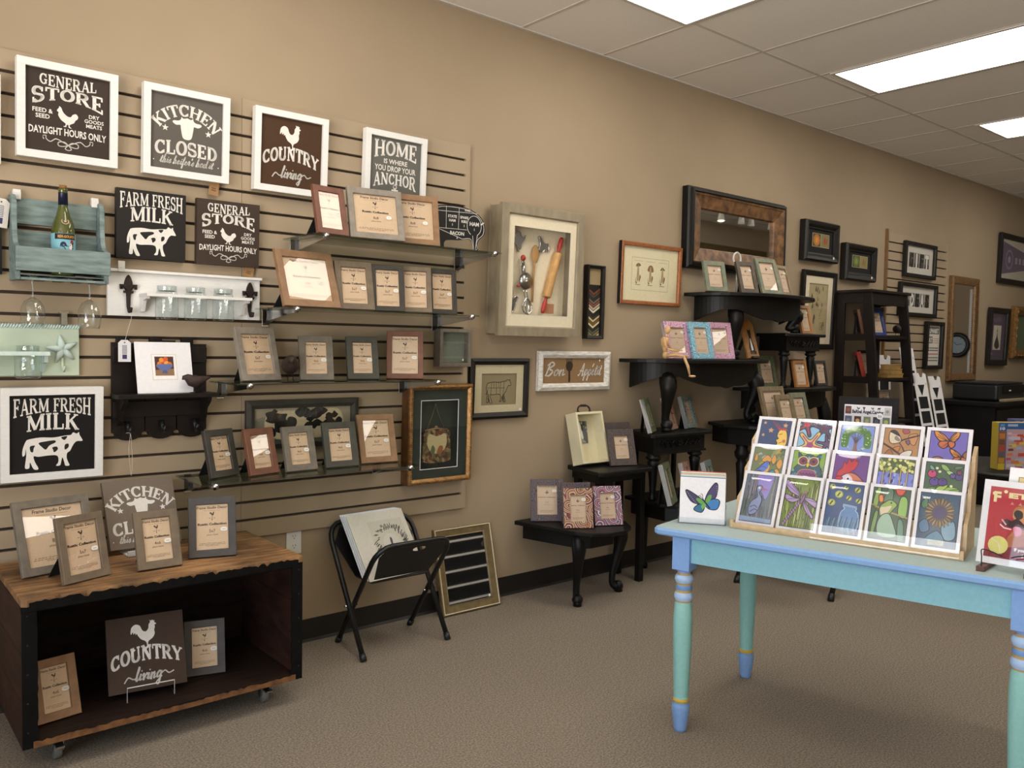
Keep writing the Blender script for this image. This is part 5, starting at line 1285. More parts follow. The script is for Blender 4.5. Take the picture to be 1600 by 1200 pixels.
tilebox('black shadow box with orange and red leaf tiles, right of the large mirror', 5.829, 2.013, 0.476, 0.298, ('#4a3c22', '#7d7248', '#b0702c', '#d08a2c', '#a0402c'))
tilebox('black shadow box with green leaf tiles, above the ladder shelf', 6.428, 1.906, 0.488, 0.286, ('#4a4426', '#8a7d50', '#5c7034', '#7d9040', '#7a6a30'))
# tall botanical plate
t = moulded('tall black framed plate of small botanical figures', 5.85, -0.001, 1.354, 0.474, 0.59, [(0, 0), (0, -0.026), (0.006, -0.03), (0.034, -0.024), (0.04, -0.016), (0.04, 0)], BLKFR)
mat_window(t, 0.398, 0.514, 0.038, -0.012, 0.27, 0.4, 0.095, LINEN)
def plate(b, w, h, z):
    A = Art(b, -w / 2, z, w, h); r = random.Random(3)
    for k in range(26):
        cx, cz = 0.2 + 0.62 * r.random(), 0.18 + 0.7 * r.random(); s = 0.012 + 0.02 * r.random()
        A.blob([(cx - s, cz), (cx, cz + 2.5 * s), (cx + s, cz), (cx, cz - s)], r.choice(['#7a6c50', '#5a4c38', '#98886a']))
        if k % 3 == 0: A.line([(cx - 0.05, cz - 0.05), (cx + 0.05, cz - 0.05)], 0.006, '#8a7c60')
    A.line([(0.66, 0.16), (0.82, 0.16), (0.82, 0.28), (0.66, 0.28)], 0.008, '#6a5c44', True)
sheet(t, 'print', 0.3, 0.43, 0.08, -0.006, plate, PRINT, '#b9a983'); pane(t, 0.396, 0.512, 0.039, -0.018)

# ================================================================ WOODEN CRATE ON CASTERS
CX, CW = 0.915, 0.91          # centre and width of the crate along the wall
CY0, CY1 = -0.575, -0.05      # front and back
CZ0, CZ1 = 0.092, 0.552
t = thing('wooden_crate', 'old wooden crate on casters, open at the front, with a worn plank top', 'crate', (CX, (CY0 + CY1) / 2, 0))
WHEELM = mat('grey caster rubber', '#6a6862', 0.5, scale=20)
hw, hd = CW / 2, (CY1 - CY0) / 2
TH = 0.028
r = random.Random(2)
for k in range(4):   # top planks
    y0 = -hd + k * (2 * hd / 4); y1 = y0 + 2 * hd / 4 - 0.0015
    b = MB()
    if k == 0:       # chewed front edge
        n = 60; pts = [(-hw + 2 * hw * i / n, y0 - 0.004 + 0.006 * r.random() + (0.006 if r.random() > 0.85 else 0)) for i in range(n + 1)] + [(hw, y1), (-hw, y1)]
        b.prism(pts, CZ1 - 0.022, CZ1 - 0.0002 * k, CRATE, axis='z')
    else: b.box(-hw + 0.003 * r.random(), hw - 0.004 * r.random(), y0, y1, CZ1 - 0.022, CZ1 - 0.0004 * k, CRATE)
    b.build('top_plank', t, 0.0015)
b = MB(); b.box(-hw, hw, -hd - 0.001, -hd + 0.02, CZ1 - 0.04, CZ1 - 0.0225, CRATEF); b.build('front_rail', t, 0.002)
b = MB(); n = 80
pts = [(-hw + 0.02 + 2 * (hw - 0.02) * i / n, CZ1 - 0.004 - 0.006 * r.random() - (0.008 if r.random() > 0.88 else 0)) for i in range(n + 1)]
b.prism([(hw - 0.02, CZ1 - 0.034), (-hw + 0.02, CZ1 - 0.034)] + pts, -hd - 0.0065, -hd - 0.0045, CRATEF); b.build('chipped_edge', t)
for s in (-1, 1):
    for k in range(3):
        z0 = CZ0 + (CZ1 - 0.023 - CZ0) * k / 3; z1 = CZ0 + (CZ1 - 0.023 - CZ0) * (k + 1) / 3 - 0.001
        b = MB(); b.box(s * (hw - TH) if s > 0 else -hw, hw if s > 0 else -hw + TH, -hd + 0.006, hd, z0, z1, CRATEB); b.build('side_plank', t, 0.001)
    n = 24
    pts = [(s * hw, CZ0), (s * hw, CZ1 - 0.023)] + [(s * (hw - TH - 0.012 - 0.004 * r.random()), CZ1 - 0.023 - (CZ1 - 0.023 - CZ0) * i / n) for i in range(n + 1)]
    b = MB(); b.prism(pts, -hd - 0.0005, -hd + 0.0055, CRATEF); b.build('front_edge', t)
    b = MB()
    for k in range(5): b.ell((s * (hw - 0.015), -hd - 0.001, CZ0 + 0.05 + 0.09 * k), (0.003, 0.0015, 0.003), IRON, 8, 4)
    b.build('nail', t)
b = MB(); b.box(-hw + TH, hw - TH, hd - 0.018, hd, CZ0, CZ1 - 0.023, CRATED); b.build('back_panel', t)
for k in range(3):
    y0 = -hd + k * (2 * hd / 3); y1 = y0 + 2 * hd / 3 - 0.0015
    b = MB()
    if k == 0:
        n = 60; pts = [(-hw + TH + 2 * (hw - TH) * i / n, y0 - 0.002 + 0.006 * r.random()) for i in range(n + 1)] + [(hw - TH, y1), (-hw + TH, y1)]
        b.prism(pts, CZ0, CZ0 + 0.022, CRATED, axis='z')
    else: b.box(-hw + TH, hw - TH, y0, y1, CZ0, CZ0 + 0.022, CRATED)
    b.build('floor_plank', t, 0.001)
b = MB(); n = 70
pts = [(-hw + TH + 2 * (hw - TH) * i / n, CZ0 + 0.0235 - 0.007 * r.random()) for i in range(n + 1)]
b.prism([(hw - TH, CZ0 + 0.001), (-hw + TH, CZ0 + 0.001)] + pts, -hd - 0.006, -hd - 0.0045, RAWW); b.build('splintered_edge', t)
for sx in (-1, 1):
    for sy in (-1, 1):
        x, y = sx * (hw - 0.11), sy * (hd - 0.09)
        b = MB(); b.box(x - 0.03, x + 0.03, y - 0.03, y + 0.03, CZ0 - 0.005, CZ0 - 0.0005, STEEL)
        for e in (-1, 1): b.prism([(y - 0.02, CZ0 - 0.005), (y + 0.02, CZ0 - 0.005), (y + 0.012, 0.026), (y - 0.012, 0.026)], x + e * 0.016 - 0.0015, x + e * 0.016 + 0.0015, STEEL, axis='x')
        b.box(x - 0.012, x + 0.012, y - 0.055, y - 0.018, 0.052, 0.058, STEEL)
        o = b.build('caster', t)
        b = MB(); b.M = Matrix.Translation((x, y, 0.0285)) @ Matrix.Rotation(D(90), 4, 'Y'); b.lathe([(0.0, -0.012), (0.026, -0.012), (0.028, -0.008), (0.028, 0.008), (0.026, 0.012), (0.0, 0.012)], WHEELM, n=24); b.build('wheel', o)
g = 'photo frames standing on the crate'
photo_frame('large square grey brown frame at the left end of the crate top', 0.627, -0.311, CZ1, 11.4, 20.9, 0.247, 0.253, GRAYW, '8x8', group=g, easel=0.55)
photo_frame('taupe frame overlapping the large square frame at the front of the crate top', 0.671, -0.465, CZ1, 20, 13, 0.160, 0.215, TAUPE, '5x7', group=g, border=0.025)
photo_frame('small taupe frame with a white reflection in front of the leaning KITCHEN sign', 0.900, -0.462, CZ1, -0.7, 20.5, 0.146, 0.201, TAUPE, '4x6', group=g)
photo_frame('dark charcoal frame at the right of the crate top', 1.096, -0.415, CZ1, -16, 15.0, 0.165, 0.217, DKGREY, '5x7', group=g)
plain_sign('frameless grey brown KITCHEN CLOSED sign leaning on top of the crate', 0.935, -0.165, CZ1 + 0.012, 0.254, 0.262, '#75675b', art_kitchen, 0.022, 26, 1)
g = 'things inside the crate'
FZ = CZ0 + 0.0222
photo_frame('small brown tilted frame at the left inside the crate', 0.582, -0.475, FZ, 8.7, 18, 0.135, 0.195, BROWNW, '4x6', group=g, easel=0.3)
photo_frame('small slate grey frame at the right inside the crate', 1.075, -0.395, FZ, -15.7, 13, 0.142, 0.196, DKGREY, '4x6', group=g, easel=0.3)
plain_sign('frameless brown COUNTRY living sign with a rooster on a wire stand inside the crate', 0.862, -0.44, FZ + 0.02, 0.25, 0.25, '#3f2f26', art_country, 0.02, 22, -7.9)
t = thing('plate_stand', 'thin twisted wire stand under the COUNTRY sign inside the crate', 'stand', (0.862, -0.475, FZ), -7.9)
b = MB()
b.tube([(-0.075, 0.0, 0.0), (-0.075, 0.0, 0.05), (0.075, 0.0, 0.05), (0.075, 0.0, 0.0)], 0.0022, WHITEP, 6)
for s in (-1, 1): b.tube([(s * 0.075, 0.0, 0.002), (s * 0.075, 0.13, 0.002), (s * 0.05, 0.16, 0.08)], 0.0022, BLKM, 6)
b.build('wire', t)
t = thing('plate_stand', 'white stand holding up the leaning KITCHEN sign on the crate', 'stand', (0.915, -0.22, CZ1 + 0.0005), 1)
b = MB(); b.box(-0.06, 0.06, -0.01, 0.0, 0, 0.02, WHITEP); b.box(-0.06, 0.06, -0.01, 0.1, 0, 0.005, WHITEP); b.build('base', t)

# ================================================================ FOLDING PRINT BIN
def fold_bin(label, x, y, yaw=0, k=1.0):
    t = thing('folding_print_bin', label, 'print bin', (x, y, 0), yaw, group='black folding print bins')
    t.scale = (k, k, k)
    def frame_pts(hw_, y0, z0, y1, z1, r=0.07):
        pts = [(-hw_, y0, z0), (-hw_, y0 + (y1 - y0) * (1 - r / z1), z1 - r)]
        for a in (22, 45, 68): pts.append((-hw_ + r * (1 - math.cos(D(a))), y1 + (y0 - y1) * r / z1 * (1 - math.sin(D(a))), z1 - r * (1 - math.sin(D(a)))))
        pts.append((-hw_ + r, y1, z1))
        return pts + [(-p[0], p[1], p[2]) for p in reversed(pts)]
    A = frame_pts(0.217, -0.364, 0.012, -0.035, 0.53); B = frame_pts(0.19, -0.098, 0.012, -0.43, 0.49)
    fa = MB(); fa.tube(A, 0.0115, BLKM, 10); fa = fa.build('back_frame', t)
    fb = MB(); fb.tube(B, 0.0115, BLKM, 10); fb = fb.build('front_frame', t)
    for pts, par in ((A, fa), (B, fb)):
        for p, q in ((pts[0], pts[1]), (pts[-1], pts[-2])):
            b = MB(); d = (Vector(q) - Vector(p)).normalized(); b.tube([Vector(p) - d * 0.012, Vector(p) + d * 0.02], 0.0145, PRINTERB, 10); b.build('foot_cap', par)
    b = MB()
    for s in (-1, 1): b.tube([(s * 0.175, -0.232, 0.205), (s * 0.235, -0.232, 0.205)], 0.006, CHROME, 8)
    b.build('pivot', t)
    # front panel with a hand slot, following the front frame
    sl = (-0.43 + 0.098) / (0.49 - 0.012)
    Y = lambda z: -0.098 + sl * (z - 0.012)
    def panel(pts, hole, dy, name, sl_, y0_):
        Yf = lambda z: y0_ + sl_ * (z - 0.012)
        b = MB()
        q = pts if not hole else pts[:2] + [pts[2]] + [(0.0, pts[2][1])] + [(h[0], h[1]) for h in hole] + [(0.0, pts[2][1])] + [pts[3]]
        tri = tessellate_polygon([[Vector((p[0], p[1], 0)) for p in pts]] + ([[Vector((h[0], h[1], 0)) for h in hole]] if hole else []))
        allp = pts + (hole or [])
        vs = [(p[0], Yf(p[1]) + e, p[1]) for e in (dy, dy + 0.003) for p in allp]
        n = len(allp); fs = [tuple(f) for f in tri] + [tuple(n + i for i in f) for f in tri]
        k = len(pts); fs += [(i, (i + 1) % k, n + (i + 1) % k, n + i) for i in range(k)]
        b.add(vs, fs, BLKM); return b.build(name, t)
    panel([(-0.14, 0.325), (0.14, 0.325), (0.185, 0.44), (0.13, 0.487), (-0.13, 0.487), (-0.165, 0.44)], circle(0.03, 0.455, 0.034, 0.011, 16), -0.004, 'front_panel', sl, -0.098)
    sa = (-0.035 + 0.364) / (0.53 - 0.012)
    panel([(-0.15, 0.31), (0.15, 0.31), (0.205, 0.45), (0.15, 0.525), (-0.15, 0.525), (-0.205, 0.45)], None, 0.0, 'back_panel', sa, -0.364)
    b = MB(); ya, yb = -0.098 + sl * 0.313, -0.364 + sa * 0.298
    b.box(-0.15, 0.15, ya, yb, 0.308, 0.314, BLKM); b.build('bottom_panel', t)
    return t
fold_bin('black folding print bin standing against the tan wall beside the crate', 1.967, 0.0)
def bin_print(label, x, y, z, w, h, lean, yaw, draw, m=CREAMM, th=0.004, group='matted prints in the folding bin'):
    t = thing('matted_print', label, 'art print', (x, y, z), yaw, lean, group)
    b = MB(); b.box(-w / 2, w / 2, 0, th, 0, h, m); b.build('mat_board', t)
    if draw:
        b = MB(); b.y = -0.0004; draw(b, w, h); b.build('print', t, fix=False)
    b = MB(); b.add([(-w / 2, -0.004, 0), (w / 2, -0.004, 0), (w / 2, -0.004, h), (-w / 2, -0.004, h)], [(0, 1, 2, 3)], CELLO); b.build('clear_sleeve', t, fix=False)
    return t
def wreath(b, w, h):
    A = Art(b, -w / 2, 0, w, h)
    A.poly([(0.3, 0.18), (0.92, 0.18), (0.92, 0.86), (0.3, 0.86)], '#cfc9b4')
    r = random.Random(4)
    for k in range(150):
        a = 2 * PI * r.random(); q = 0.2 + 0.075 * r.random(); d = 0.03 + 0.02 * r.random()
        x0, z0 = 0.61 + q * math.cos(a), 0.5 + q * math.sin(a)
        A.line([(x0, z0), (x0 + d * math.cos(a + 0.8 * (r.random() - 0.3)), z0 + d * math.sin(a + 0.8))], 0.012, r.choice(['#3a3b34', '#54564a', '#2a2a26']), up=(k % 12 == 0))
    A.circ(0.61, 0.5, 0.15, '#d6d0c0'); A.blob([(0.6, 0.43), (0.63, 0.55), (0.6, 0.58), (0.585, 0.5)], '#3a3a34')
for k in range(4):
    bin_print(['cream matted print with a dark evergreen wreath, at the front of the folding bin', 'second matted board behind the wreath print in the folding bin', 'third matted board behind the wreath print in the folding bin', 'rearmost matted board in the folding bin'][k], 1.958 - 0.004 * k, -0.305 + 0.012 * k, 0.318, 0.30, 0.318, 37, 4, wreath if k == 0 else None, WHITEM if k else CREAMM)

# floor mirror
t = thing('mirror', 'champagne framed mirror leaning on the baseboard behind the folding bin', 'mirror', (2.520, -0.118, 0.006), -0.7, 14.0, 'mirrors')
b = MB(); b.ring(0.358, 0.425, [(0, 0.022), (0, 0.0), (0.006, -0.002), (0.009, 0.003), (0.04, 0.006), (0.044, 0.004), (0.046, 0.022)], GOLDB); b.build('frame', t)
b = MB(); b.ring(0.346, 0.413, [(0, -0.0022), (0.003, -0.0022), (0.003, 0.004), (0, 0.004)], LINEN, 0, 0.006); b.build('pale_line', t)
b = MB(); b.box(-0.135, 0.135, 0.012, 0.016, 0.044, 0.381, MIRR); b.build('mirror_glass', t)
b = MB(); b.box(-0.16, 0.16, 0.0165, 0.022, 0.02, 0.405, BLKV); b.build('backing', t)
sticker(t, 0.12, 0.055, 0.0105, 0.007)

# ================================================================ BLACK STEPPED HALF TABLES
BW = BLACKW
def limb(b, pts, rad, m=BW, n=10): b.tube(smooth(pts, 4, False), [r for i in range(len(rad) - 1) for r in [rad[i] + (rad[i + 1] - rad[i]) * k / 4 for k in range(4)]] + [rad[-1]], m, n)
def cabriole(t, x, y, z0, z1, dx=0.0, dy=-1.0, k=1.0, out=0.05):
    """curved leg: knee bulges towards (dx, dy), ankle draws in, pad foot turns out"""
    L = z1 - z0
    P = [(0.0, 1.0, 0.03), (0.55, 0.9, 0.036), (0.75, 0.78, 0.034), (0.45, 0.55, 0.024), (0.05, 0.3, 0.017), (-0.02, 0.14, 0.016), (0.3, 0.07, 0.021), (0.55, 0.035, 0.026), (0.6, 0.022, 0.022)]
    b = MB(); limb(b, [(x + dx * out * p[0], y + dy * out * p[0], z0 + max(L * p[1], p[2] * k * (1.0 if i < 8 else 0.75) + 0.004 * (8 - i))) for i, p in enumerate(P)], [p[2] * k for p in P])
    b.tube([(x + dx * out * 0.6, y + dy * out * 0.6, z0), (x + dx * out * 0.6, y + dy * out * 0.6, z0 + 0.03)], 0.02 * k, BW, 12)
    return b.build('leg', t)
def turned(t, x, y, z0, z1, k=1.0):
    L = z1 - z0
    b = MB()
    b.lathe([(0.0, 0), (0.02 * k, 0.0), (0.024 * k, 0.012), (0.016 * k, 0.03), (0.014 * k, 0.05), (0.018 * k, 0.06), (0.016 * k, 0.07), (0.018 * k, L * 0.3), (0.026 * k, L * 0.72), (0.031 * k, L * 0.82), (0.022 * k, L * 0.85), (0.036 * k, L * 0.88), (0.04 * k, L * 0.92), (0.03 * k, L * 0.95), (0.036 * k, L), (0, L)], BW, (x, y, z0), 16)
    return b.build('leg', t)
def half_top(t, pts, z, th=0.022, name='tabletop'):
    b = MB(); b.prism(pts, z - th, z, BW, axis='z'); return b.build(name, t, 0.005)
def apron(t, pts, z0, z1, name='apron', th=0.018, scallop=None):
    """vertical board following pts (x,y); lower edge may be shaped by scallop(s)"""
    b = MB(); n = len(pts)
    Ls = [0.0]
    for a, c in zip(pts[:-1], pts[1:]): Ls.append(Ls[-1] + math.hypot(c[0] - a[0], c[1] - a[1]))
    vs = []; 
    for i, p in enumerate(pts):
        a = pts[max(i - 1, 0)]; c = pts[min(i + 1, n - 1)]; dx, dy = c[0] - a[0], c[1] - a[1]; l = math.hypot(dx, dy)
        nx, ny = -dy / l * th, dx / l * th
        zb = z0 + (scallop(Ls[i] / Ls[-1]) if scallop else 0)
        vs += [(p[0], p[1], z1), (p[0], p[1], zb), (p[0] + nx, p[1] + ny, z1), (p[0] + nx, p[1] + ny, zb)]
    fs = []
    for i in range(n - 1):
        a, c = 4 * i, 4 * i + 4
        fs += [(a, a + 1, c + 1, c), (a + 2, c + 2, c + 3, a + 3), (a, c, c + 2, a + 2), (a + 1, a + 3, c + 3, c + 1)]
    fs += [(0, 2, 3, 1), (4 * n - 4, 4 * n - 3, 4 * n - 1, 4 * n - 2)]
    b.add(vs, fs, BW); return b.build(name, t)
def demi(xa, xb, ya, dep, n=24, pw=2.4):
    """half oval outline from (xa, ya) round the front to (xb, ya)"""
    c, a = (xa + xb) / 2, (xb - xa) / 2; out = []
    for i in range(n + 1):
        q = PI - PI * i / n
        cs, sn = math.cos(q), math.sin(q)
        out.append((c + a * math.copysign(abs(cs) ** (2 / pw), cs), ya - dep * abs(sn) ** (2 / pw)))
    return out
def carving(t, cx, y, cz, w, h):
    """raised scroll ornament"""
    b = MB()
    for s in (-1, 1):
        for k in range(3):
            ox = cx + s * w * (0.1 + 0.14 * k)
            b.tube(smooth([(ox, y, cz - h * 0.3), (ox + s * w * 0.06, y - 0.004, cz + h * 0.2), (ox + s * w * 0.1, y - 0.004, cz + h * 0.32), (ox + s * w * 0.13, y - 0.003, cz + h * 0.1), (ox + s * w * 0.09, y - 0.002, cz)], 3, False), 0.005, BW, 6)
    for q in range(5): b.ell((cx + 0.016 * math.cos(q * 1.256), y - 0.002, cz + 0.016 * math.sin(q * 1.256)), (0.009, 0.005, 0.009), BW, 8, 5)
    b.ell((cx, y - 0.005, cz), (0.008, 0.005, 0.008), BW, 8, 5)
    return b.build('carving', t)
G = 'black half tables stepped up the wall'
scal = lambda s: 0.035 * (1 - math.cos(6 * PI * s)) * 0.5 if 0.18 < s < 0.82 else (0.07 if 0.1 < s < 0.9 else 0.0)
def wavy(s):
    u = abs(s - 0.5) * 2
    return 0.0 if u < 0.06 else (0.012 if u < 0.2 else 0.012 + 0.06 * min(1, (u - 0.2) / 0.35) ** 1.5) if u < 0.72 else max(0.0, 0.072 - 0.25 * (u - 0.72))
# T1: low half oval with cabriole legs, in front
t = thing('half_table', 'lowest black half oval table at the left, on two curved legs', 'table', (0, 0, 0), group=G)
Z = 0.408
half_top(t, [(2.845, -0.04), (2.93, -0.42), (2.97, -0.5), (3.06, -0.545), (3.17, -0.548), (3.26, -0.50), (3.33, -0.40), (3.42, -0.2), (3.45, -0.04)], Z)
apron(t, [(2.90, -0.05), (2.985, -0.40), (3.03, -0.43), (3.2, -0.43), (3.28, -0.36), (3.39, -0.05)], Z - 0.1, Z - 0.0225)
cabriole(t, 3.02, -0.345, 0, Z - 0.0225, -0.5, -0.85, 1.15, 0.05); cabriole(t, 3.34, -0.30, 0, Z - 0.0225, 0.85, -0.5, 1.15, 0.06)
# T2: square legged end table half
t = thing('half_table', 'black half end table with square legs, carrying the white drawer frame', 'table', (0, 0, 0), group=G)
Z = 0.674
half_top(t, [(3.25, -0.02), (3.18, -0.335), (3.21, -0.35), (3.60, -0.345), (3.63, -0.3), (3.66, -0.02)], Z, 0.026)
apron(t, [(3.28, -0.03), (3.23, -0.29), (3.59, -0.29), (3.63, -0.03)], Z - 0.07, Z - 0.0265)
for x, y, zf in ((3.615, -0.25, 0.0), (3.29, -0.07, 0.4085), (3.64, -0.06, 0.0)):
    b = MB(); b.prism([(x - 0.018, y - 0.018), (x + 0.018, y - 0.018), (x + 0.018, y + 0.018), (x - 0.018, y + 0.018)], zf, Z - 0.0265, BW, axis='z'); b.build('leg', t, 0.002)
b = MB(); b.box(3.275, 3.345, -0.285, -0.215, 0.4085, Z - 0.0265, BW); b.build('leg', t, 0.002)
# T9: low half oval under the carved table
t = thing('half_table', 'low black half oval table partly hidden by the blue table', 'table', (0, 0, 0), group=G)
Z = 0.452
half_top(t, [(3.72, -0.03), (3.69, -0.33), (3.72, -0.42), (3.80, -0.48), (3.95, -0.50), (4.1, -0.48), (4.2, -0.4), (4.24, -0.25), (4.25, -0.03)], Z)
apron(t, [(3.77, -0.04), (3.75, -0.32), (3.80, -0.40), (3.95, -0.42), (4.1, -0.40), (4.17, -0.33), (4.2, -0.04)], Z - 0.11, Z - 0.0225)
cabriole(t, 3.885, -0.36, 0, Z - 0.0225, 0.3, -0.9, 1.0, 0.05)
for x in (3.86, 4.16):
    b = MB(); b.lathe([(0, 0), (0.022, 0), (0.024, 0.02), (0.014, 0.05), (0.02, 0.3), (0.026, Z - 0.03), (0, Z - 0.03)], BW, (x, -0.075, 0), 14); b.build('leg', t)
# T3: carved end table standing on T9
t = thing('half_table', 'carved black half end table with fluted legs, standing on the low oval table', 'table', (0, 0, 0), group=G)
Z = 0.848
half_top(t, [(3.755, -0.02), (3.635, -0.30), (3.655, -0.315), (4.185, -0.315), (4.21, -0.29), (4.23, -0.02)], Z)
apron(t, [(3.785, -0.03), (3.685, -0.275), (4.16, -0.275), (4.2, -0.03)], Z - 0.12, Z - 0.0225)
b = MB(); b.box(3.68, 4.165, -0.284, -0.2755, Z - 0.125, Z - 0.112, BW); b.build('moulding', t)
carving(t, 3.93, -0.278, Z - 0.068, 0.34, 0.06)
turned(t, 3.735, -0.235, 0.4525, Z - 0.12, 1.15); turned(t, 4.12, -0.235, 0.4525, Z - 0.12, 1.15); 
for x in (3.81, 4.17):
    b = MB(); b.box(x - 0.012, x + 0.012, -0.045, -0.022, 0.4525, Z - 0.12, BW); b.build('wall_leg', t)
# T4: wide demilune console
t = thing('half_table', 'wide black half oval console carrying the pink and blue frames', 'table', (0, 0, 0), group=G)
Z = 1.277
half_top(t, demi(3.66, 4.92, -0.015, 0.40), Z)
apron(t, demi(3.74, 4.84, -0.03, 0.31, 40), Z - 0.175, Z - 0.0225, scallop=wavy)
cabriole(t, 3.865, -0.21, 0.8485, Z - 0.10, -0.55, -0.8, 1.45, 0.06)
cabriole(t, 4.66, -0.235, 0.8625, Z - 0.10, 0.5, -0.85, 1.45, 0.07)
# T5: half table at the right, mostly hidden by the cards
t = thing('half_table', 'black half table standing behind the card rack, under the large console leg', 'table', (0, 0, 0), group=G)
Z = 0.862
half_top(t, [(4.53, -0.02), (4.434, -0.21), (4.47, -0.38), (4.52, -0.46), (4.66, -0.54), (5.1, -0.54), (5.25, -0.4), (5.33, -0.02)], Z)
apron(t, [(4.57, -0.03), (4.50, -0.2), (4.53, -0.36), (4.68, -0.46), (5.08, -0.46), (5.2, -0.36), (5.27, -0.03)], Z - 0.13, Z - 0.0225)
for x in (4.56, 5.15): turned(t, x, -0.27, 0, Z - 0.12, 1.2)
# T8: scalloped console
t = thing('half_table', 'black half oval console with a scalloped apron, left of the ladder shelf', 'table', (0, 0, 0), group=G)
Z = 1.083
half_top(t, demi(4.80, 5.80, -0.015, 0.36), Z)
apron(t, demi(4.88, 5.72, -0.03, 0.28, 40), Z - 0.15, Z - 0.0225, scallop=wavy)
b = MB(); b.lathe([(0, 0), (0.022, 0), (0.028, 0.03), (0.03, Z - 0.13 - 0.8625), (0, Z - 0.13 - 0.8625)], BW, (4.9, -0.1, 0.8625), 14); b.build('leg', t); cabriole(t, 5.62, -0.2, 0, Z - 0.09, 0.5, -0.85, 1.3, 0.05)
# T7: upper carved end table
t = thing('half_table', 'small carved black half end table below the right end of the highest console', 'table', (0, 0, 0), group=G)
Z = 1.457
half_top(t, [(5.05, -0.02), (4.99, -0.29), (5.01, -0.31), (5.47, -0.31), (5.49, -0.29), (5.53, -0.02)], Z)
apron(t, [(5.08, -0.03), (5.03, -0.275), (5.45, -0.275), (5.5, -0.03)], Z - 0.12, Z - 0.0225)
carving(t, 5.24, -0.278, Z - 0.07, 0.32, 0.06)
turned(t, 5.075, -0.23, 1.0835, Z - 0.12, 1.05); turned(t, 5.41, -0.23, 1.0835, Z - 0.12, 1.05)
# T6: the highest console
t = thing('half_table', 'highest black half oval console, under the large mirror', 'table', (0, 0, 0), group=G)
Z = 1.697
half_top(t, demi(4.25, 5.42, -0.015, 0.42), Z)
apron(t, demi(4.34, 5.33, -0.03, 0.31, 40), Z - 0.175, Z - 0.0225, scallop=wavy)
cabriole(t, 4.53, -0.20, 1.2775, Z - 0.10, -0.5, -0.85, 1.4, 0.05)
cabriole(t, 5.15, -0.21, 1.4575, Z - 0.10, 0.75, -0.65, 1.4, 0.07)

# ---------------------------------------------------------------- what stands on the half tables
g = 'patterned frames on the lowest half table'
photo_frame('dark blue paisley frame at the left on the lowest black table', 2.972, -0.165, 0.408, -35, 13.5, 0.176, 0.222, P_DARK, '5x7', 'designer', 0.034, group=g, easel=0.1)
photo_frame('dark paisley frame hidden behind the red and green one on the lowest black table', 3.06, -0.30, 0.408, -30, 12, 0.155, 0.215, P_DARK, '4x6', 'designer', 0.034, group=g, easel=0.15)
photo_frame('red, green and cream paisley frame in the middle of the lowest black table', 2.990, -0.385, 0.408, -33.0, 13.9, 0.152, 0.203, P_MULTI, '4x6', 'designer', 0.034, group=g, easel=0.2)
photo_frame('purple and pink paisley frame at the right on the lowest black table', 3.17, -0.43, 0.408, -26.0, 16, 0.154, 0.204, P_PURP, '4x6', 'designer', 0.034, group=g, easel=0.2)
g = 'dark calico frames on the square legged table'
photo_frame('dark calico frame behind its twin on the square legged black table', 3.548, -0.155, 0.674, -16, 15, 0.172, 0.235, P_DARK2, '5x7', 'designer', 0.036, group=g, easel=0.1)
photo_frame('dark calico frame in front of its twin beside the white drawer frame', 3.485, -0.237, 0.674, -18.8, 17.0, 0.166, 0.208, P_DARK2, '4x6', 'designer', 0.038, group=g, easel=0.1)
t = thing('drawer_frame', 'cream drawer shaped frame with an iron handle and a couple photo', 'picture frame', (3.336, -0.168, 0.6755 + 0.022), -1.5, 14.5)
t.location.z = 0.6745 + 0.085 * math.sin(D(14.5))
CR = mat('cream drawer paint', '#d8cfae', 0.6, scale=8, amt=0.06)
b = MB(); b.ring(0.209, 0.292, [(0, 0.085), (0.001, 0.001), (0.002, 0), (0.014, 0), (0.014, 0.085)], CR); b.build('drawer_box', t)
b = MB(); b.box(-0.0915, 0.0915, 0.075, 0.084, 0.013, 0.279, CR); b.build('back_board', t)
b = MB(); b.tube(smooth([(-0.045, 0.04, 0.292), (-0.045, 0.04, 0.315), (-0.03, 0.04, 0.33), (0, 0.04, 0.334), (0.03, 0.04, 0.33), (0.045, 0.04, 0.315), (0.045, 0.04, 0.292)], 4, False), 0.005, IRON)
for s in (-1, 1): b.ell((s * 0.045, 0.04, 0.296), (0.012, 0.01, 0.006), IRON)
for q in (-0.015, 0, 0.015): b.ell((q, 0.04, 0.333), (0.007, 0.008, 0.008), IRON, 8, 5)
b.build('handle', t)
b = MB(); b.M = Matrix.Translation((-0.02, 0.07, 0.125)) @ Matrix.Rotation(D(4), 4, 'Y')
b.box(-0.045, 0.045, 0.0, 0.002, 0, 0.125, PRINT, '#5c5e58'); b.y = -0.0004
A = Art(b, -0.045, 0, 0.09, 0.125); r = random.Random(8)
for k in range(20): A.circ(r.random(), 0.5 + 0.5 * r.random(), 0.08, r.choice(['#2c2e2a', '#7a7c74', '#3c3e3a', '#9a9c94']))
A.blob([(0.3, 0.9), (0.42, 0.92), (0.5, 0.6), (0.62, 0.25), (0.5, 0.12), (0.4, 0.3), (0.32, 0.6)], '#e6e6e2'); A.blob([(0.5, 0.85), (0.6, 0.85), (0.62, 0.6), (0.54, 0.6)], '#23241f'); A.circ(0.37, 0.93, 0.05, '#c9c9c4'); A.circ(0.55, 0.88, 0.05, '#b9b9b4'); A.blob([(0.1, 0.05), (0.4, 0.2), (0.8, 0.02)], '#9a9c94')
b.build('photograph', t, fix=False)
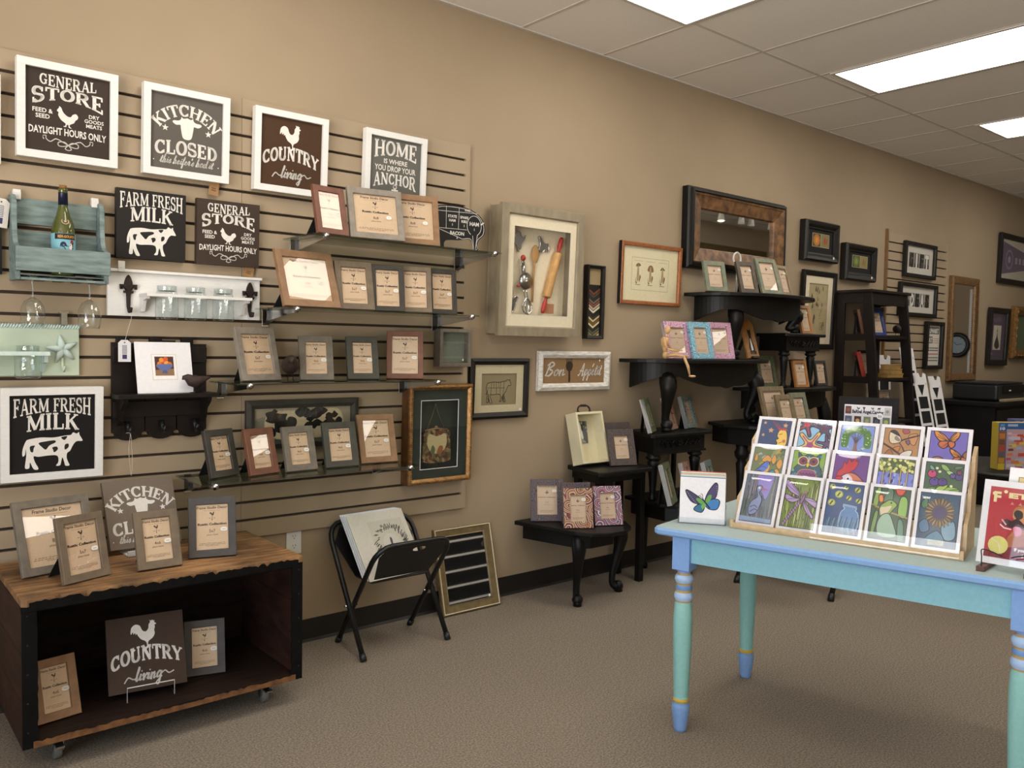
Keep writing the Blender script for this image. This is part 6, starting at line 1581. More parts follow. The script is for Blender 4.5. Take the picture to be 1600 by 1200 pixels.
# white sided frames seen nearly edge on
g = 'white sided patterned frames turned away'
for lab, x, y, z, yaw, m in (('white sided frame seen edge on, leftmost on the carved black table', 3.74, -0.235, 0.848, 30, P_GRN2), ('rust patterned white sided frame in the middle of the carved black table', 3.975, -0.20, 0.848, 25, P_RED2), ('teal paisley white sided frame at the right of the carved black table', 4.165, -0.185, 0.848, 15, P_TEALP)):
    photo_frame(lab, x, y, z, yaw, 16, 0.15, 0.2, m, '4x6', 'designer', 0.032, 0.026, g, side=WHITEM, easel=0.12, sticker=False)
for lab, x, y, z, yaw, m in (('white sided frame seen edge on, on the low oval table behind the butterfly cards', 3.745, -0.395, 0.452, 28, P_GRN2), ('rust patterned frame behind the butterfly cards on the low oval table', 4.01, -0.32, 0.452, 25, P_RED2), ('white sided frame beside the grey boards on the low oval table', 4.14, -0.385, 0.452, 24, P_TEALP)):
    photo_frame(lab, x, y, z, yaw, 15, 0.16, 0.235 if 'seen' in lab else 0.215, m, '5x7', 'designer', 0.034, 0.028, g, side=WHITEM, easel=0.15, sticker=False)
g = 'bright paisley frames on the wide console'
photo_frame('pink paisley frame beside the wooden mannequin', 3.975, -0.225, 1.277, -10, 14, 0.193, 0.228, P_PINK, '5x7', 'designer', 0.036, 0.022, g, easel=0.1, side=WHITEM)
photo_frame('blue paisley frame between the two pink ones', 4.14, -0.275, 1.277, -6.8, 14, 0.179, 0.23, P_BLUE, '5x7', 'designer', 0.034, group=g, easel=0.1)
photo_frame('pink paisley frame between the blue frame and the cat plaque', 4.357, -0.255, 1.277, -10.5, 13, 0.2, 0.234, P_PINK, '5x7', 'designer', 0.036, group=g, easel=0.1)
# cat plaque
t = thing('cat_plaque', 'golden pine plaque with a black and white cat, pointed at the top', 'plaque', (4.75, -0.215, 1.2775 + 0.0075), -3, 17)
b = MB(); b.prism([(-0.06, 0), (0.06, 0), (0.06, 0.235), (0.03, 0.27), (-0.03, 0.27), (-0.06, 0.235)], 0, 0.015, OAKW); b.build('board', t, 0.002)
b = MB(); b.y = -0.0003; A = Art(b, -0.06, 0, 0.12, 0.27)
A.blob([(0.4, 0.5), (0.35, 0.74), (0.42, 0.72), (0.58, 0.72), (0.66, 0.75), (0.62, 0.5), (0.72, 0.3), (0.7, 0.2), (0.3, 0.2), (0.28, 0.32)], '#1c1a18'); A.blob([(0.46, 0.45), (0.52, 0.5), (0.6, 0.24), (0.52, 0.2), (0.42, 0.22)], '#e4dfd4'); A.poly([(0.28, 0.1), (0.8, 0.1), (0.8, 0.19), (0.28, 0.19)], '#2c2622')
for q in range(3): A.poly([(0.34, 0.115 + 0.022 * q), (0.74 - 0.08 * q, 0.115 + 0.022 * q), (0.74 - 0.08 * q, 0.123 + 0.022 * q), (0.34, 0.123 + 0.022 * q)], '#b9b0a0', up=False)
b.build('print', t, fix=False)
b = MB(); b.prism([(0.0155, 0.2), (0.14, 0.052), (0.14, 0.046), (0.0155, 0.18)], -0.012, 0.012, BLKM, axis='x'); b.box(-0.035, 0.035, -0.02, 0.0, -0.002, 0.01, BLKM); b.build('easel_leg', t)
g = 'frames on the scalloped console'
photo_frame('green marbled frame at the left end of the scalloped console', 5.03, -0.155, 1.083, -8.8, 14, 0.174, 0.218, P_GRN2, '5x7', 'designer', 0.03, group=g, easel=0.1)
photo_frame('honey wood frame in front, between the fluted legs of the small carved table', 5.272, -0.265, 1.083, -4.8, 12.0, 0.146, 0.188, OAKW, '4x6', 'designer', 0.018, group=g, easel=0.2)
photo_frame('walnut frame behind the honey one, between the fluted legs', 5.40, -0.17, 1.083, -4.8, 12.0, 0.15, 0.195, WALNUT, '4x6', 'designer', 0.024, group=g, easel=0.1)
photo_frame('dark frame with a bright reflection at the right end of the scalloped console', 5.70, -0.17, 1.083, -1.5, 10, 0.145, 0.185, CHARW, '4x6', 'designer', 0.018, group=g, easel=0.1)
photo_frame('honey wood frame on the small carved table, before the botanical plate', 5.365, -0.235, 1.457, -1.8, 14, 0.134, 0.205, OAKW, '5x7', 'designer', 0.02, easel=0.1)
g = 'frames on the half table behind the card rack'
photo_frame('large striped driftwood frame behind the small one, above the card rack', 4.72, -0.432, 0.862, -4, 16, 0.245, 0.25, STRIPW, '5x7', 'designer', 0.03, group=g, easel=0.05)
photo_frame('small striped driftwood frame in front of its larger twin, above the card rack', 4.735, -0.50, 0.862, -4, 16, 0.165, 0.2, STRIPW, '4x6', 'designer', 0.03, group=g, easel=0.02)
photo_frame('verdigris frame above the card rack, right of the driftwood pair', 4.96, -0.46, 0.862, -4, 16, 0.175, 0.205, PATINA, '4x6', 'designer', 0.034, group=g, easel=0.1)
g = 'frames on the highest console'
photo_frame('verdigris frame with a white reflection at the left of the highest console', 4.30, -0.24, 1.697, -16, 14.9, 0.162, 0.195, PATINA, '5x7', 'designer', 0.028, group=g, easel=0.1)
photo_frame('brown bronze frame second from left on the highest console', 4.545, -0.31, 1.697, -12.0, 17, 0.148, 0.208, mat('bronze wood', '#4c4134', 0.5, scale=20, amt=0.25), '4x6', 'designer', 0.026, group=g, easel=0.15)
photo_frame('largest verdigris frame, third from left on the highest console', 4.735, -0.35, 1.697, -9, 19, 0.185, 0.245, PATINA, '5x7', 'designer', 0.026, group=g, easel=0.15)
photo_frame('narrow grey bronze frame at the right of the highest console', 4.90, -0.355, 1.697, 0.9, 17, 0.13, 0.206, STRIPW, '4x6', 'designer', 0.022, group=g, easel=0.15)
t = thing('ring_easel', 'small pale wire ring easel behind the frames on the highest console', 'stand', (4.66, -0.12, 1.6975))
b = MB(); b.tube([(0.04 * math.cos(D(q)), 0, 0.24 + 0.04 * math.sin(D(q))) for q in range(0, 360, 20)], 0.006, WHITEP, 6, True); b.tube([(0, 0, 0.2), (0, 0, 0.005)], 0.004, WHITEP, 6); b.tube([(-0.04, 0, 0.004), (0.04, 0, 0.004)], 0.004, WHITEP, 6); b.build('wire', t)

# wooden mannequin sitting on the console edge
t = thing('artist_mannequin', 'jointed wooden artist mannequin sitting on the edge of the wide console', 'figurine', (3.775, -0.272, 1.2775), 25)
def part(name, par, fn):
    b = MB(); fn(b); return b.build(name, par)
part('pelvis', t, lambda b: b.ell((0, 0, 0.024), (0.022, 0.018, 0.022), DOLL))
part('torso', t, lambda b: (b.tube([(0, 0, 0.04), (0.0, 0.006, 0.06), (0.002, 0.008, 0.085), (0.002, 0.004, 0.115), (0.002, 0.002, 0.128)], [0.012, 0.012, 0.02, 0.025, 0.012], DOLL, 12)))
part('neck', t, lambda b: b.tube([(0.002, 0.0, 0.125), (0.003, -0.004, 0.145)], 0.007, DOLL))
part('head', t, lambda b: b.ell((0.004, -0.008, 0.17), (0.015, 0.018, 0.026), DOLL, rot=Matrix.Rotation(D(15), 3, 'X')))
def arm_(s):
    def fn(b):
        b.ell((s * 0.027, 0.002, 0.118), (0.009, 0.009, 0.009), DOLL, 8, 6)
        b.tube([(s * 0.03, 0.0, 0.116), (s * 0.04, -0.008, 0.085), (s * 0.036, -0.02, 0.06)], [0.008, 0.0075, 0.006], DOLL)
        b.tube([(s * 0.036, -0.02, 0.06), (s * 0.02 + 0.012, -0.055, 0.05), (0.022 + s * 0.006, -0.078, 0.052)], [0.006, 0.0055, 0.004], DOLL)
        b.ell((0.024 + s * 0.006, -0.086, 0.052), (0.006, 0.011, 0.005), DOLL, 8, 6)
    return fn
part('arm', t, arm_(-1)); part('arm', t, arm_(1))
def leg_a(b):
    b.tube([(-0.012, -0.012, 0.022), (0.0, -0.06, 0.028), (0.01, -0.105, 0.018)], [0.012, 0.011, 0.008], DOLL); b.ell((0.01, -0.107, 0.017), (0.009, 0.009, 0.009), DOLL, 8, 6)
    b.tube([(0.01, -0.108, 0.014), (0.016, -0.13, -0.04), (0.02, -0.14, -0.088)], [0.008, 0.009, 0.005], DOLL); b.ell((0.016, -0.155, -0.094), (0.009, 0.022, 0.007), DOLL, 8, 6)
def leg_b(b):
    b.tube([(0.014, -0.01, 0.022), (0.06, -0.05, 0.03), (0.095, -0.075, 0.02)], [0.012, 0.011, 0.008], DOLL); b.ell((0.096, -0.076, 0.02), (0.009, 0.009, 0.009), DOLL, 8, 6)
    b.tube([(0.098, -0.076, 0.018), (0.14, -0.078, 0.016), (0.175, -0.08, 0.014)], [0.008, 0.0085, 0.005], DOLL); b.ell((0.19, -0.082, 0.018), (0.016, 0.008, 0.01), DOLL, 8, 6)
part('leg', t, leg_a); part('leg', t, leg_b)

# ================================================================ FAR END: LADDER SHELF, FRAMES, COUNTER
t = thing('ladder_shelf', 'tall dark brown ladder shelf with cut-out sides', 'shelf unit', (6.1, 0, 0))
SW = 0.59; YBK = -0.03
def front(z): return -0.49 + 0.1 * z
ZS = (0.12, 0.48, 0.80, 1.13, 1.455)
for s in (0, 1):
    x0, x1 = (0, 0.022) if s == 0 else (SW - 0.022, SW)
    b = MB(); zt = 1.79
    b.prism([(front(0), 0), (front(zt), zt), (front(zt) + 0.075, zt), (front(0) + 0.075, 0)], x0, x1, ESPR, axis='x')
    b.prism([(YBK - 0.07, 0), (YBK, 0), (YBK, zt), (YBK - 0.07, zt)], x0, x1, ESPR, axis='x')
    for z in ZS: b.box(x0, x1, front(z) + 0.07, YBK - 0.068, z - 0.03, z + 0.02, ESPR)
    b.box(x0, x1, front(1.79) + 0.07, YBK - 0.068, 1.71, 1.79, ESPR)
    b.build('side_frame', t, 0.002)
for z in ZS:
    b = MB(); b.box(0.0225, SW - 0.0225, front(z) + 0.012, YBK - 0.003, z - 0.012, z + 0.01, ESPR); b.build('shelf', t, 0.001)
b = MB(); b.box(-0.015, SW + 0.03, front(1.79) - 0.015, YBK, 1.7905, 1.812, ESPR); b.build('top_board', t, 0.002)
b = MB(); b.box(0.0225, SW - 0.0225, front(1.75) + 0.005, front(1.75) + 0.02, 1.70, 1.79, ESPR); b.build('top_rail', t)
g = 'frames on the ladder shelf'
photo_frame('teal blue photo frame on the upper level of the ladder shelf', 6.53, -0.17, ZS[4] + 0.0105, -10, 10, 0.19, 0.235, SLATEW, '5x7', 'designer', 0.02, group=g, easel=0.05)
photo_frame('deep blue photo frame leaning in front on the upper level of the ladder shelf', 6.40, -0.24, ZS[4] + 0.0105, -12, 16, 0.16, 0.21, BLUEF, '4x6', 'designer', 0.024, group=g, easel=0.1)
bird('small dark bird figurine beside the blue frames on the ladder shelf', 6.575, -0.29, ZS[4] + 0.0105, 200, IRON, 1.1)
photo_frame('dark frame behind the gilded boxes on the ladder shelf', 6.48, -0.14, ZS[3] + 0.0105, -8, 9, 0.24, 0.21, BLKFR, '5x7', 'designer', 0.024, group=g, easel=0.05)
photo_frame('red lacquer frame seen edge on through the side of the ladder shelf', 6.2, -0.23, ZS[3] + 0.0105, 38, 14, 0.13, 0.2, REDF, '4x6', 'designer', 0.024, 0.03, group=g, side=REDF, easel=0.1)
photo_frame('dark wooden frame seen edge on at the upper left of the ladder shelf', 6.2, -0.20, ZS[4] + 0.0105, 40, 12, 0.13, 0.2, WALNUT, '4x6', 'designer', 0.024, 0.02, group=g, easel=0.1)
photo_frame('pale framed card on the lower level of the ladder shelf', 6.50, -0.27, ZS[2] + 0.0105, -8, 10, 0.2, 0.23, GRAYL, '5x7', 'designer', 0.02, group=g, easel=0.1)
for k in range(3):
    t = thing('trinket_box', ['lowest gilded trinket box in the stack on the ladder shelf', 'middle gilded trinket box in the stack on the ladder shelf', 'top gilded trinket box in the stack on the ladder shelf'][k], 'box', (6.47, -0.30, ZS[3] + 0.0105 + 0.0345 * k), -6 + 5 * k, 0, 'gilded boxes')
    b = MB(); b.box(-0.1 + 0.008 * k, 0.1 - 0.008 * k, -0.045, 0.045, 0, 0.025, GOLDBOX); b.build('box_body', t, 0.002)
    b = MB(); b.box(-0.103 + 0.008 * k, 0.103 - 0.008 * k, -0.048, 0.048, 0.0253, 0.034, GOLDBOX); b.build('lid', t, 0.002)
# multi opening mats
def multi_mat(label, x, y, z, yaw, lean, w=0.2, h=0.95, n=6, arch=True):
    t = thing('picture_mat', label, 'picture mat', (x, y, z), yaw, lean, 'multi opening picture mats')
    b = MB(); m_ = 0.032; oh = (h - 0.2) / n
    b.box(-w / 2, -w / 2 + m_, 0, 0.003, 0, h - 0.02, WHITEM); b.box(w / 2 - m_, w / 2, 0, 0.003, 0, h - 0.1, WHITEM)
    for k in range(n): b.box(-w / 2 + m_, w / 2 - m_, 0, 0.003, k * oh, k * oh + 0.022, WHITEM)
    zt = n * oh
    b.prism([(-w / 2 + m_, zt), (w / 2 - m_, zt), (w / 2 - m_, zt + 0.12), (w / 2, zt + 0.08), (w / 2, h - 0.01), (w * 0.3, h), (w * 0.2, h - 0.035), (w * 0.02, h - 0.035), (-w * 0.04, h), (-w / 2, h), (-w / 2, zt + 0.1), (-w / 2 + m_, zt + 0.12)], 0, 0.003, WHITEM)
    b.build('mat_board', t)
    b = MB(); b.y = -0.0005; b.flat([(-w * 0.28, zt + 0.1), (w * 0.26, zt + 0.1), (-w * 0.05, zt + 0.005)], BLKV)
    b.box(-w / 2 + m_ * 0.7, w / 2 - m_ * 0.7, 0.0035, 0.006, 0.01, zt + 0.05, BLKV); b.build('backing', t, fix=False)
    return t
multi_mat('white multi opening mat strip, highest of those right of the ladder shelf', 7.12, -0.30, 0.42, 0, 11, 0.25, 0.98)
multi_mat('white multi opening mat strip in front, second right of the ladder shelf', 7.06, -0.45, 0.2605, 0, 12, 0.23, 0.93)
multi_mat('white multi opening mat strip nearest the black counter', 7.36, -0.44, 0.2405, 0, 12, 0.23, 0.92)
multi_mat('white multi opening mat strip seen through the ladder shelf', 6.86, -0.10, 0.4155, 0, 3, 0.22, 0.9)
t = thing('mat_rack', 'low dark rack carrying the white multi opening mats', 'rack', (7.15, 0, 0))
b = MB(); b.box(-0.42, 0.42, -0.49, -0.03, 0.2, 0.225, ESPR); b.build('shelf_board', t)
for sx in (-0.4, 0.4):
    for sy in (-0.46, -0.05):
        b = MB(); b.box(sx - 0.015, sx + 0.015, sy - 0.015, sy + 0.015, 0, 0.2, ESPR); b.build('leg', t)
b = MB(); b.box(-0.42, 0.42, -0.32, -0.03, 0.39, 0.415, ESPR); b.box(-0.42, 0.42, -0.22, -0.20, 0.2255, 0.3895, ESPR); b.build('step', t)
# letter art frames
def letterframe(label, x, zb, w, h, word, tilt=0, sepia=False, group='black framed letter photographs'):
    t = moulded(label, x, YS - 0.001, zb, w, h, [(0, 0), (0, -0.03), (0.004, -0.034), (0.03, -0.032), (0.034, -0.022), (0.034, 0)], BLKFR, group=group, lean=-1)
    def draw(b, ww, hh, z):
        n = len(word); pw = ww * 0.74 / n; r = random.Random(n)
        for k, ch in enumerate(word):
            x0 = -ww * 0.37 + k * pw
            b.up(); b.rect(x0 + pw * 0.03, x0 + pw * 0.95, z + hh * 0.24, z + hh * 0.76, r.choice(['#77746e', '#5f5c58', '#8a8680', '#6c655f']))
            b.up(); b.rect(x0 + pw * 0.03, x0 + pw * 0.95, z + hh * 0.24, z + hh * (0.34 + 0.2 * r.random()), r.choice(['#3b3a38', '#4a4643']))
            text(b, ch, x0 + pw * 0.49, z + hh * 0.27, hh * 0.46, '#1b1a19' if k % 2 == 0 else '#e6e3dc', bold=0.06, width=pw * (0.74 if ch != 'I' else 0.3))
    sheet(t, 'print', w - 0.064, h - 0.064, 0.032, -0.008, draw, PRINT, '#d6d2c8'); pane(t, w - 0.066, h - 0.066, 0.033, -0.026)
    return t
letterframe('black framed letter photographs spelling GIFT on the small slatted panel', 7.485, 1.996, 0.60, 0.305, 'GIFT')
letterframe('black framed letter photographs spelling IDEAS on the small slatted panel', 7.475, 1.657, 0.715, 0.29, 'IDEAS')
t = moulded('narrow black framed ALPHABET ART notice with red lines of text', 7.815, YS - 0.001, 1.192, 0.34, 0.43, [(0, 0), (0, -0.035), (0.004, -0.04), (0.03, -0.036), (0.034, -0.022), (0.034, 0)], BLKFR, 'sign', 'wall_sign', lean=-1)
def alpha(b, w, h, z):
    for word, zc, x0, ww in (('ALPHABET', 0.78, -0.44, 0.88), ('ART', 0.55, -0.44, 0.42)):
        b.up(); b.rect(w * x0, w * (x0 + ww), z + h * zc, z + h * (zc + 0.17), '#55524e')
        text(b, word, w * (x0 + ww / 2), z + h * (zc + 0.03), h * 0.11, '#dcd8d0', bold=0.04, width=w * ww * 0.9)
    for k, (q, c) in enumerate(((0.42, '#3a3834'), (0.36, '#3a3834'), (0.27, '#b8402c'), (0.18, '#3a3834'), (0.11, '#3a3834'))):
        for i in range(7):
            b.up(1e-5); b.rect(w * (-0.44 + 0.126 * i), w * (-0.44 + 0.126 * i + 0.1), z + h * q, z + h * (q + 0.03), c)
    for q in (0.66, 0.61, 0.56): b.up(1e-5); b.rect(w * 0.02, w * 0.44, z + h * q, z + h * (q + 0.012), '#b05a4a')
sheet(t, 'print', 0.276, 0.366, 0.032, -0.008, alpha, PRINT, '#d3cfc6')
# tall gold mirror
t = moulded('tall narrow gold framed mirror reflecting a wall clock', 8.49, -0.001, 1.075, 0.61, 0.995, [(0, 0), (0, -0.032), (0.01, -0.042), (0.03, -0.04), (0.07, -0.03), (0.075, -0.02), (0.075, 0)], mat('carved gold moulding', '#7d5f3e', 0.45, 0.3, scale=40, amt=0.25), 'mirror', 'mirror', 'mirrors', lean=0)
b = MB(); b.box(-0.231, 0.231, -0.018, -0.008, 0.074, 0.921, MIRR); b.build('mirror_glass', t)
b = MB()
for k in range(44): b.ell((0.262, -0.04, 0.08 + 0.02 * k), (0.016, 0.006, 0.006), GOLDD, 6, 4)
b.build('carved_rope', t)
# purple matted black frame
t = moulded('narrow black frame with a purple mat around a dark figure', 9.335, -0.001, 1.222, 0.49, 0.588, [(0, 0), (0, -0.035), (0.006, -0.04), (0.05, -0.034), (0.056, -0.02), (0.056, 0)], BLKFR)
def figure(b, w, h, z):
    A = Art(b, -w / 2, z, w, h)
    A.poly([(0.06, 0.2), (0.3, 0.14), (0.26, 0.1), (0.06, 0.14)], '#6d5f80'); A.poly([(0.1, 0.86), (0.6, 0.92), (0.8, 0.84), (0.3, 0.8)], '#5e5270')
    A.poly([(0.24, 0.22), (0.76, 0.22), (0.76, 0.74), (0.24, 0.74)], '#cfc6b4')
    A.blob([(0.5, 0.62), (0.54, 0.5), (0.68, 0.3), (0.5, 0.24), (0.34, 0.32), (0.46, 0.5)], '#1e1a1e'); A.circ(0.5, 0.63, 0.03, '#2a2428'); A.line([(0.5, 0.66), (0.5, 0.7)], 0.012, '#2a2428')
sheet(t, 'print', 0.384, 0.482, 0.053, -0.01, figure, PRINT, '#4a4058'); pane(t, 0.38, 0.478, 0.055, -0.024)
# pennant
t = moulded('black frame with a purple pennant, cut by the right edge', 10.08, -0.001, 2.07, 1.58, 0.51, [(0, 0), (0, -0.03), (0.006, -0.034), (0.05, -0.03), (0.055, -0.018), (0.055, 0)], BLKFR)
def pennant(b, w, h, z):
    A = Art(b, -w / 2, z, w, h)
    A.poly([(0.03, 0.94), (0.03, 0.1), (0.97, 0.5)], '#655b74'); A.poly([(0.03, 0.94), (0.03, 0.86), (0.06, 0.86), (0.06, 0.92)], '#7a728a')
    A.circ(0.16, 0.5, 0.07, '#8d869a'); A.circ(0.16, 0.5, 0.055, '#655b74'); A.circ(0.16, 0.5, 0.025, '#a49db0')
    for k in range(6): A.poly([(0.27 + 0.07 * k, 0.42), (0.31 + 0.07 * k, 0.42), (0.31 + 0.07 * k, 0.58), (0.27 + 0.07 * k, 0.58)], '#a49db0')
sheet(t, 'print', 1.472, 0.402, 0.054, -0.008, pennant, PRINT, '#c2beb0'); pane(t, 1.47, 0.4, 0.055, -0.022)
# ornate gold frame at the edge
t = moulded('ornate bright gold frame cut by the right edge', 10.12, -0.001, 1.298, 0.84, 0.55, [(0, 0), (0, -0.04), (0.02, -0.06), (0.05, -0.055), (0.09, -0.03), (0.1, 0)], GOLD)
b = MB()
for k in range(10):
    for zz in (0.03, 0.52): b.ell((-0.37 + 0.082 * k, -0.058, zz), (0.025, 0.012, 0.012), GOLD, 8, 5)
for k in range(6):
    for s in (-1, 1): b.ell((s * 0.39, -0.058, 0.06 + 0.085 * k), (0.012, 0.012, 0.026), GOLD, 8, 5)
b.ring(0.8, 0.51, [(0, -0.05), (0, -0.057), (0.012, -0.057), (0.012, -0.05)], GOLD, 0, 0.02)
b.build('carving', t)
sheet(t, 'print', 0.65, 0.36, 0.095, -0.008, None, PRINT, '#5d6a50')
# counter and printer
t = thing('counter', 'long dark counter under the printer at the far right', 'counter', (9.49, -0.33, 0))
b = MB(); b.box(-1.62, 1.62, -0.23, 0.31, 0.08, 0.878, CNTR); b.box(-1.6, 1.6, -0.18, 0.31, 0, 0.08, CNTR); b.build('body', t)
b = MB(); b.box(-1.65, 1.65, -0.26, 0.32, 0.8782, 0.911, CNTR); b.build('countertop', t, 0.003)
for k in range(5):
    b = MB(); b.box(-1.6 + 0.64 * k, -1.6 + 0.64 * k + 0.62, -0.246, -0.2302, 0.1, 0.85, CNTR); b.build('door', t, 0.002)
t = thing('printer', 'black desktop printer on the dark counter below the gold mirror', 'printer', (8.42, -0.30, 0.9115), 0)
b = MB(); b.box(-0.32, 0.32, -0.19, 0.2, 0.006, 0.15, PRINTERB); b.build('body', t, 0.02)
b = MB(); b.box(-0.31, 0.31, -0.18, 0.19, 0.1505, 0.168, PRINTERB); b.build('scanner_lid', t, 0.005)
b = MB(); b.box(-0.2, 0.3, -0.2, -0.191, 0.07, 0.145, CNTR); b.build('control_panel', t, 0.002)
b = MB(); b.box(-0.08, -0.03, -0.2015, -0.2005, 0.09, 0.103, WHITEP); b.build('badge', t)
b = MB(); b.box(-0.28, 0.3, -0.245, -0.191, 0.0, 0.022, BEIGEP); b.build('paper_tray', t, 0.003)

# ================================================================ BLUE TABLE
TBL, TTE, TBE = '#7f97bf', '#6fa79b', '#8fa6c8'
TZ = 0.716
A0 = Vector((2.243, -1.50)); ND = Vector((0.262, -0.965)); SD = Vector((0.979, 0.203))
t = thing('display_table', 'painted blue and teal farmhouse table with turned legs', 'table', (A0.x, A0.y, 0))
def tp(s, l): return (SD.x * s + ND.x * l, SD.y * s + ND.y * l)
TW, TL_ = 0.74, 1.24
def rounded(w, l, r, off=0.0):
    out = []
    for cx, cl, a0 in ((r + off, r + off, 180), (w - r - off, r + off, 270), (w - r - off, l - r - off, 0), (r + off, l - r - off, 90)):
        for k in range(6):
            a = D(a0 + 90 * k / 5); out.append((cx + r * math.cos(a), cl + r * math.sin(a)))
    return out
outl = [tp(*p) for p in rounded(TW, TL_, 0.03)]; inn = [tp(*p) for p in rounded(TW, TL_, 0.025, 0.006)]
b = MB(); n = len(outl)
z0, z1 = TZ - 0.026, TZ
layers = [(inn, z0), (outl, z0 + 0.006), (outl, z1 - 0.008), (inn, z1)]
vs = [(p[0], p[1], z) for L_, z in layers for p in L_]
fs = [(k * n + i, k * n + (i + 1) % n, (k + 1) * n + (i + 1) % n, (k + 1) * n + i) for k in range(3) for i in range(n)]
b.add(vs, fs, PAINT, '#82a6d4'); b.add([vs[3 * n + i] for i in range(n)], [tuple(range(n))], PAINT, '#a6b8b8'); b.add([vs[i] for i in range(n)], [tuple(range(n))], PAINT, '#6f94c6')
b.build('tabletop', t)
ang = math.atan2(ND.y, ND.x)
def quadbox(b, s0, s1, l0, l1, z0, z1, col, m=None): b.prism([tp(s0, l0), tp(s1, l0), tp(s1, l1), tp(s0, l1)], z0, z1, m or PAINT, col, 'z')
LEG = [(0.045, 0.105), (0.045, TL_ - 0.12), (TW - 0.085, 0.09), (TW - 0.085, TL_ - 0.12)]
for s, l in LEG:
    b = MB(); h = 0.031
    quadbox(b, s - h, s + h, l - h, l + h, 0.575, z0 - 0.0005, '#80a4da')
    c = tp(s, l)
    prof = [(0.022, 0.575), (0.027, 0.57), (0.022, 0.562), (0.026, 0.556), (0.032, 0.548), (0.0325, 0.538), (0.028, 0.528), (0.026, 0.524), (0.027, 0.520), (0.029, 0.512), (0.0275, 0.504), (0.026, 0.498), (0.028, 0.494), (0.033, 0.484), (0.033, 0.474), (0.029, 0.466), (0.028, 0.46), (0.031, 0.45), (0.0335, 0.40), (0.032, 0.30), (0.026, 0.13), (0.0255, 0.118), (0.028, 0.114), (0.028, 0.108), (0.0255, 0.104), (0.030, 0.094), (0.0315, 0.085), (0.029, 0.06), (0.0225, 0.01), (0.021, 0.0)]
    cm = []
    for (r0, za), (r1, zb) in zip(prof[:-1], prof[1:]):
        zc = (za + zb) / 2
        cm.append('#8a9cc8' if zc > 0.56 else '#b79f6e' if zc > 0.553 else '#a9c4e8' if zc > 0.53 else '#b79f6e' if zc > 0.519 else '#6f97cf' if zc > 0.503 else '#b79f6e' if zc > 0.493 else '#a9c4e8' if zc > 0.466 else '#b79f6e' if zc > 0.458 else '#92c6c0' if zc > 0.118 else '#d2ad4a' if zc > 0.104 else '#82a5d8')
    b.lathe(prof, PAINT, (c[0], c[1], 0), 24, cm); b.build('leg', t)
for (s0, l0, s1, l1) in ((0.03, 0.136, 0.05, TL_ - 0.15), (TW - 0.09, 0.12, TW - 0.07, TL_ - 0.15), (0.076, 0.08, TW - 0.116, 0.1), (0.076, TL_ - 0.12, TW - 0.116, TL_ - 0.1)):
    b = MB(); quadbox(b, s0, s1, l0, l1, z0 - 0.088, z0 - 0.0005, '#88bccb'); b.build('apron', t)

# ---------------------------------------------------------------- card rack with fifteen art cards
RX, RY, RYAW = 2.556, -2.025, -75.2
TZ2 = TZ + 0.0006
t = thing('card_rack', 'birch tabletop rack holding three rows of picture cards', 'rack', (RX, RY, TZ2), RYAW)
RWd = 0.705; SL = D(27.5)
def on_slope(sl, back): return (sl * math.sin(SL) + back * math.cos(SL), sl * math.cos(SL) - back * math.sin(SL))
b = MB(); b.box(-RWd / 2, RWd / 2, -0.008, 0.0, 0.0, 0.02, BIRCH); b.build('front_lip', t, 0.001)
b = MB(); b.box(-RWd / 2, RWd / 2, 0.0, 0.24, 0.0, 0.008, BIRCH); b.build('base_board', t)
for s in (-1, 1):
    x0, x1 = (RWd / 2, RWd / 2 + 0.012) if s > 0 else (-RWd / 2 - 0.012, -RWd / 2)
    pts = [(-0.008, 0), (0.245, 0), (0.245, 0.2)]
    for k in (2, 1, 0):
        y1, zz1 = on_slope(0.10 + 0.118 * k, 0.018 + 0.016 * k)
        pts += [(y1 + 0.05, zz1 + 0.05), (y1 - 0.004, zz1 + 0.02), (y1 - 0.02, zz1 - 0.06)]
    pts += [(-0.008, 0.03)]
    b = MB(); b.prism(pts, x0, x1, BIRCH, axis='x'); b.build('side_panel', t, 0.001)
for k in range(3):
    y0_, zz = on_slope(0.01 + 0.115 * k, 0.016 * k + 0.014)
    b = MB(); b.M = Matrix.Translation((0, y0_, zz)) @ Matrix.Rotation(-SL, 4, 'X'); b.box(-RWd / 2, RWd / 2, 0.0, 0.005, 0.0, 0.1, BIRCH); b.build('back_rest', t)
    if k: b = MB(); b.M = Matrix.Translation((0, y0_, zz)) @ Matrix.Rotation(-SL, 4, 'X'); b.box(-RWd / 2, RWd / 2, -0.016, 0.0, -0.004, 0.0, BIRCH); b.build('ledge', t)
b = MB(); b.add([(-RWd / 2, -0.0085, 0.004), (RWd / 2, -0.0085, 0.004), (RWd / 2, -0.003, 0.052), (-RWd / 2, -0.003, 0.052)], [(0, 1, 2, 3)], CLEAR); b.build('clear_lip', t, fix=False)
EDG = '#1c1c28'
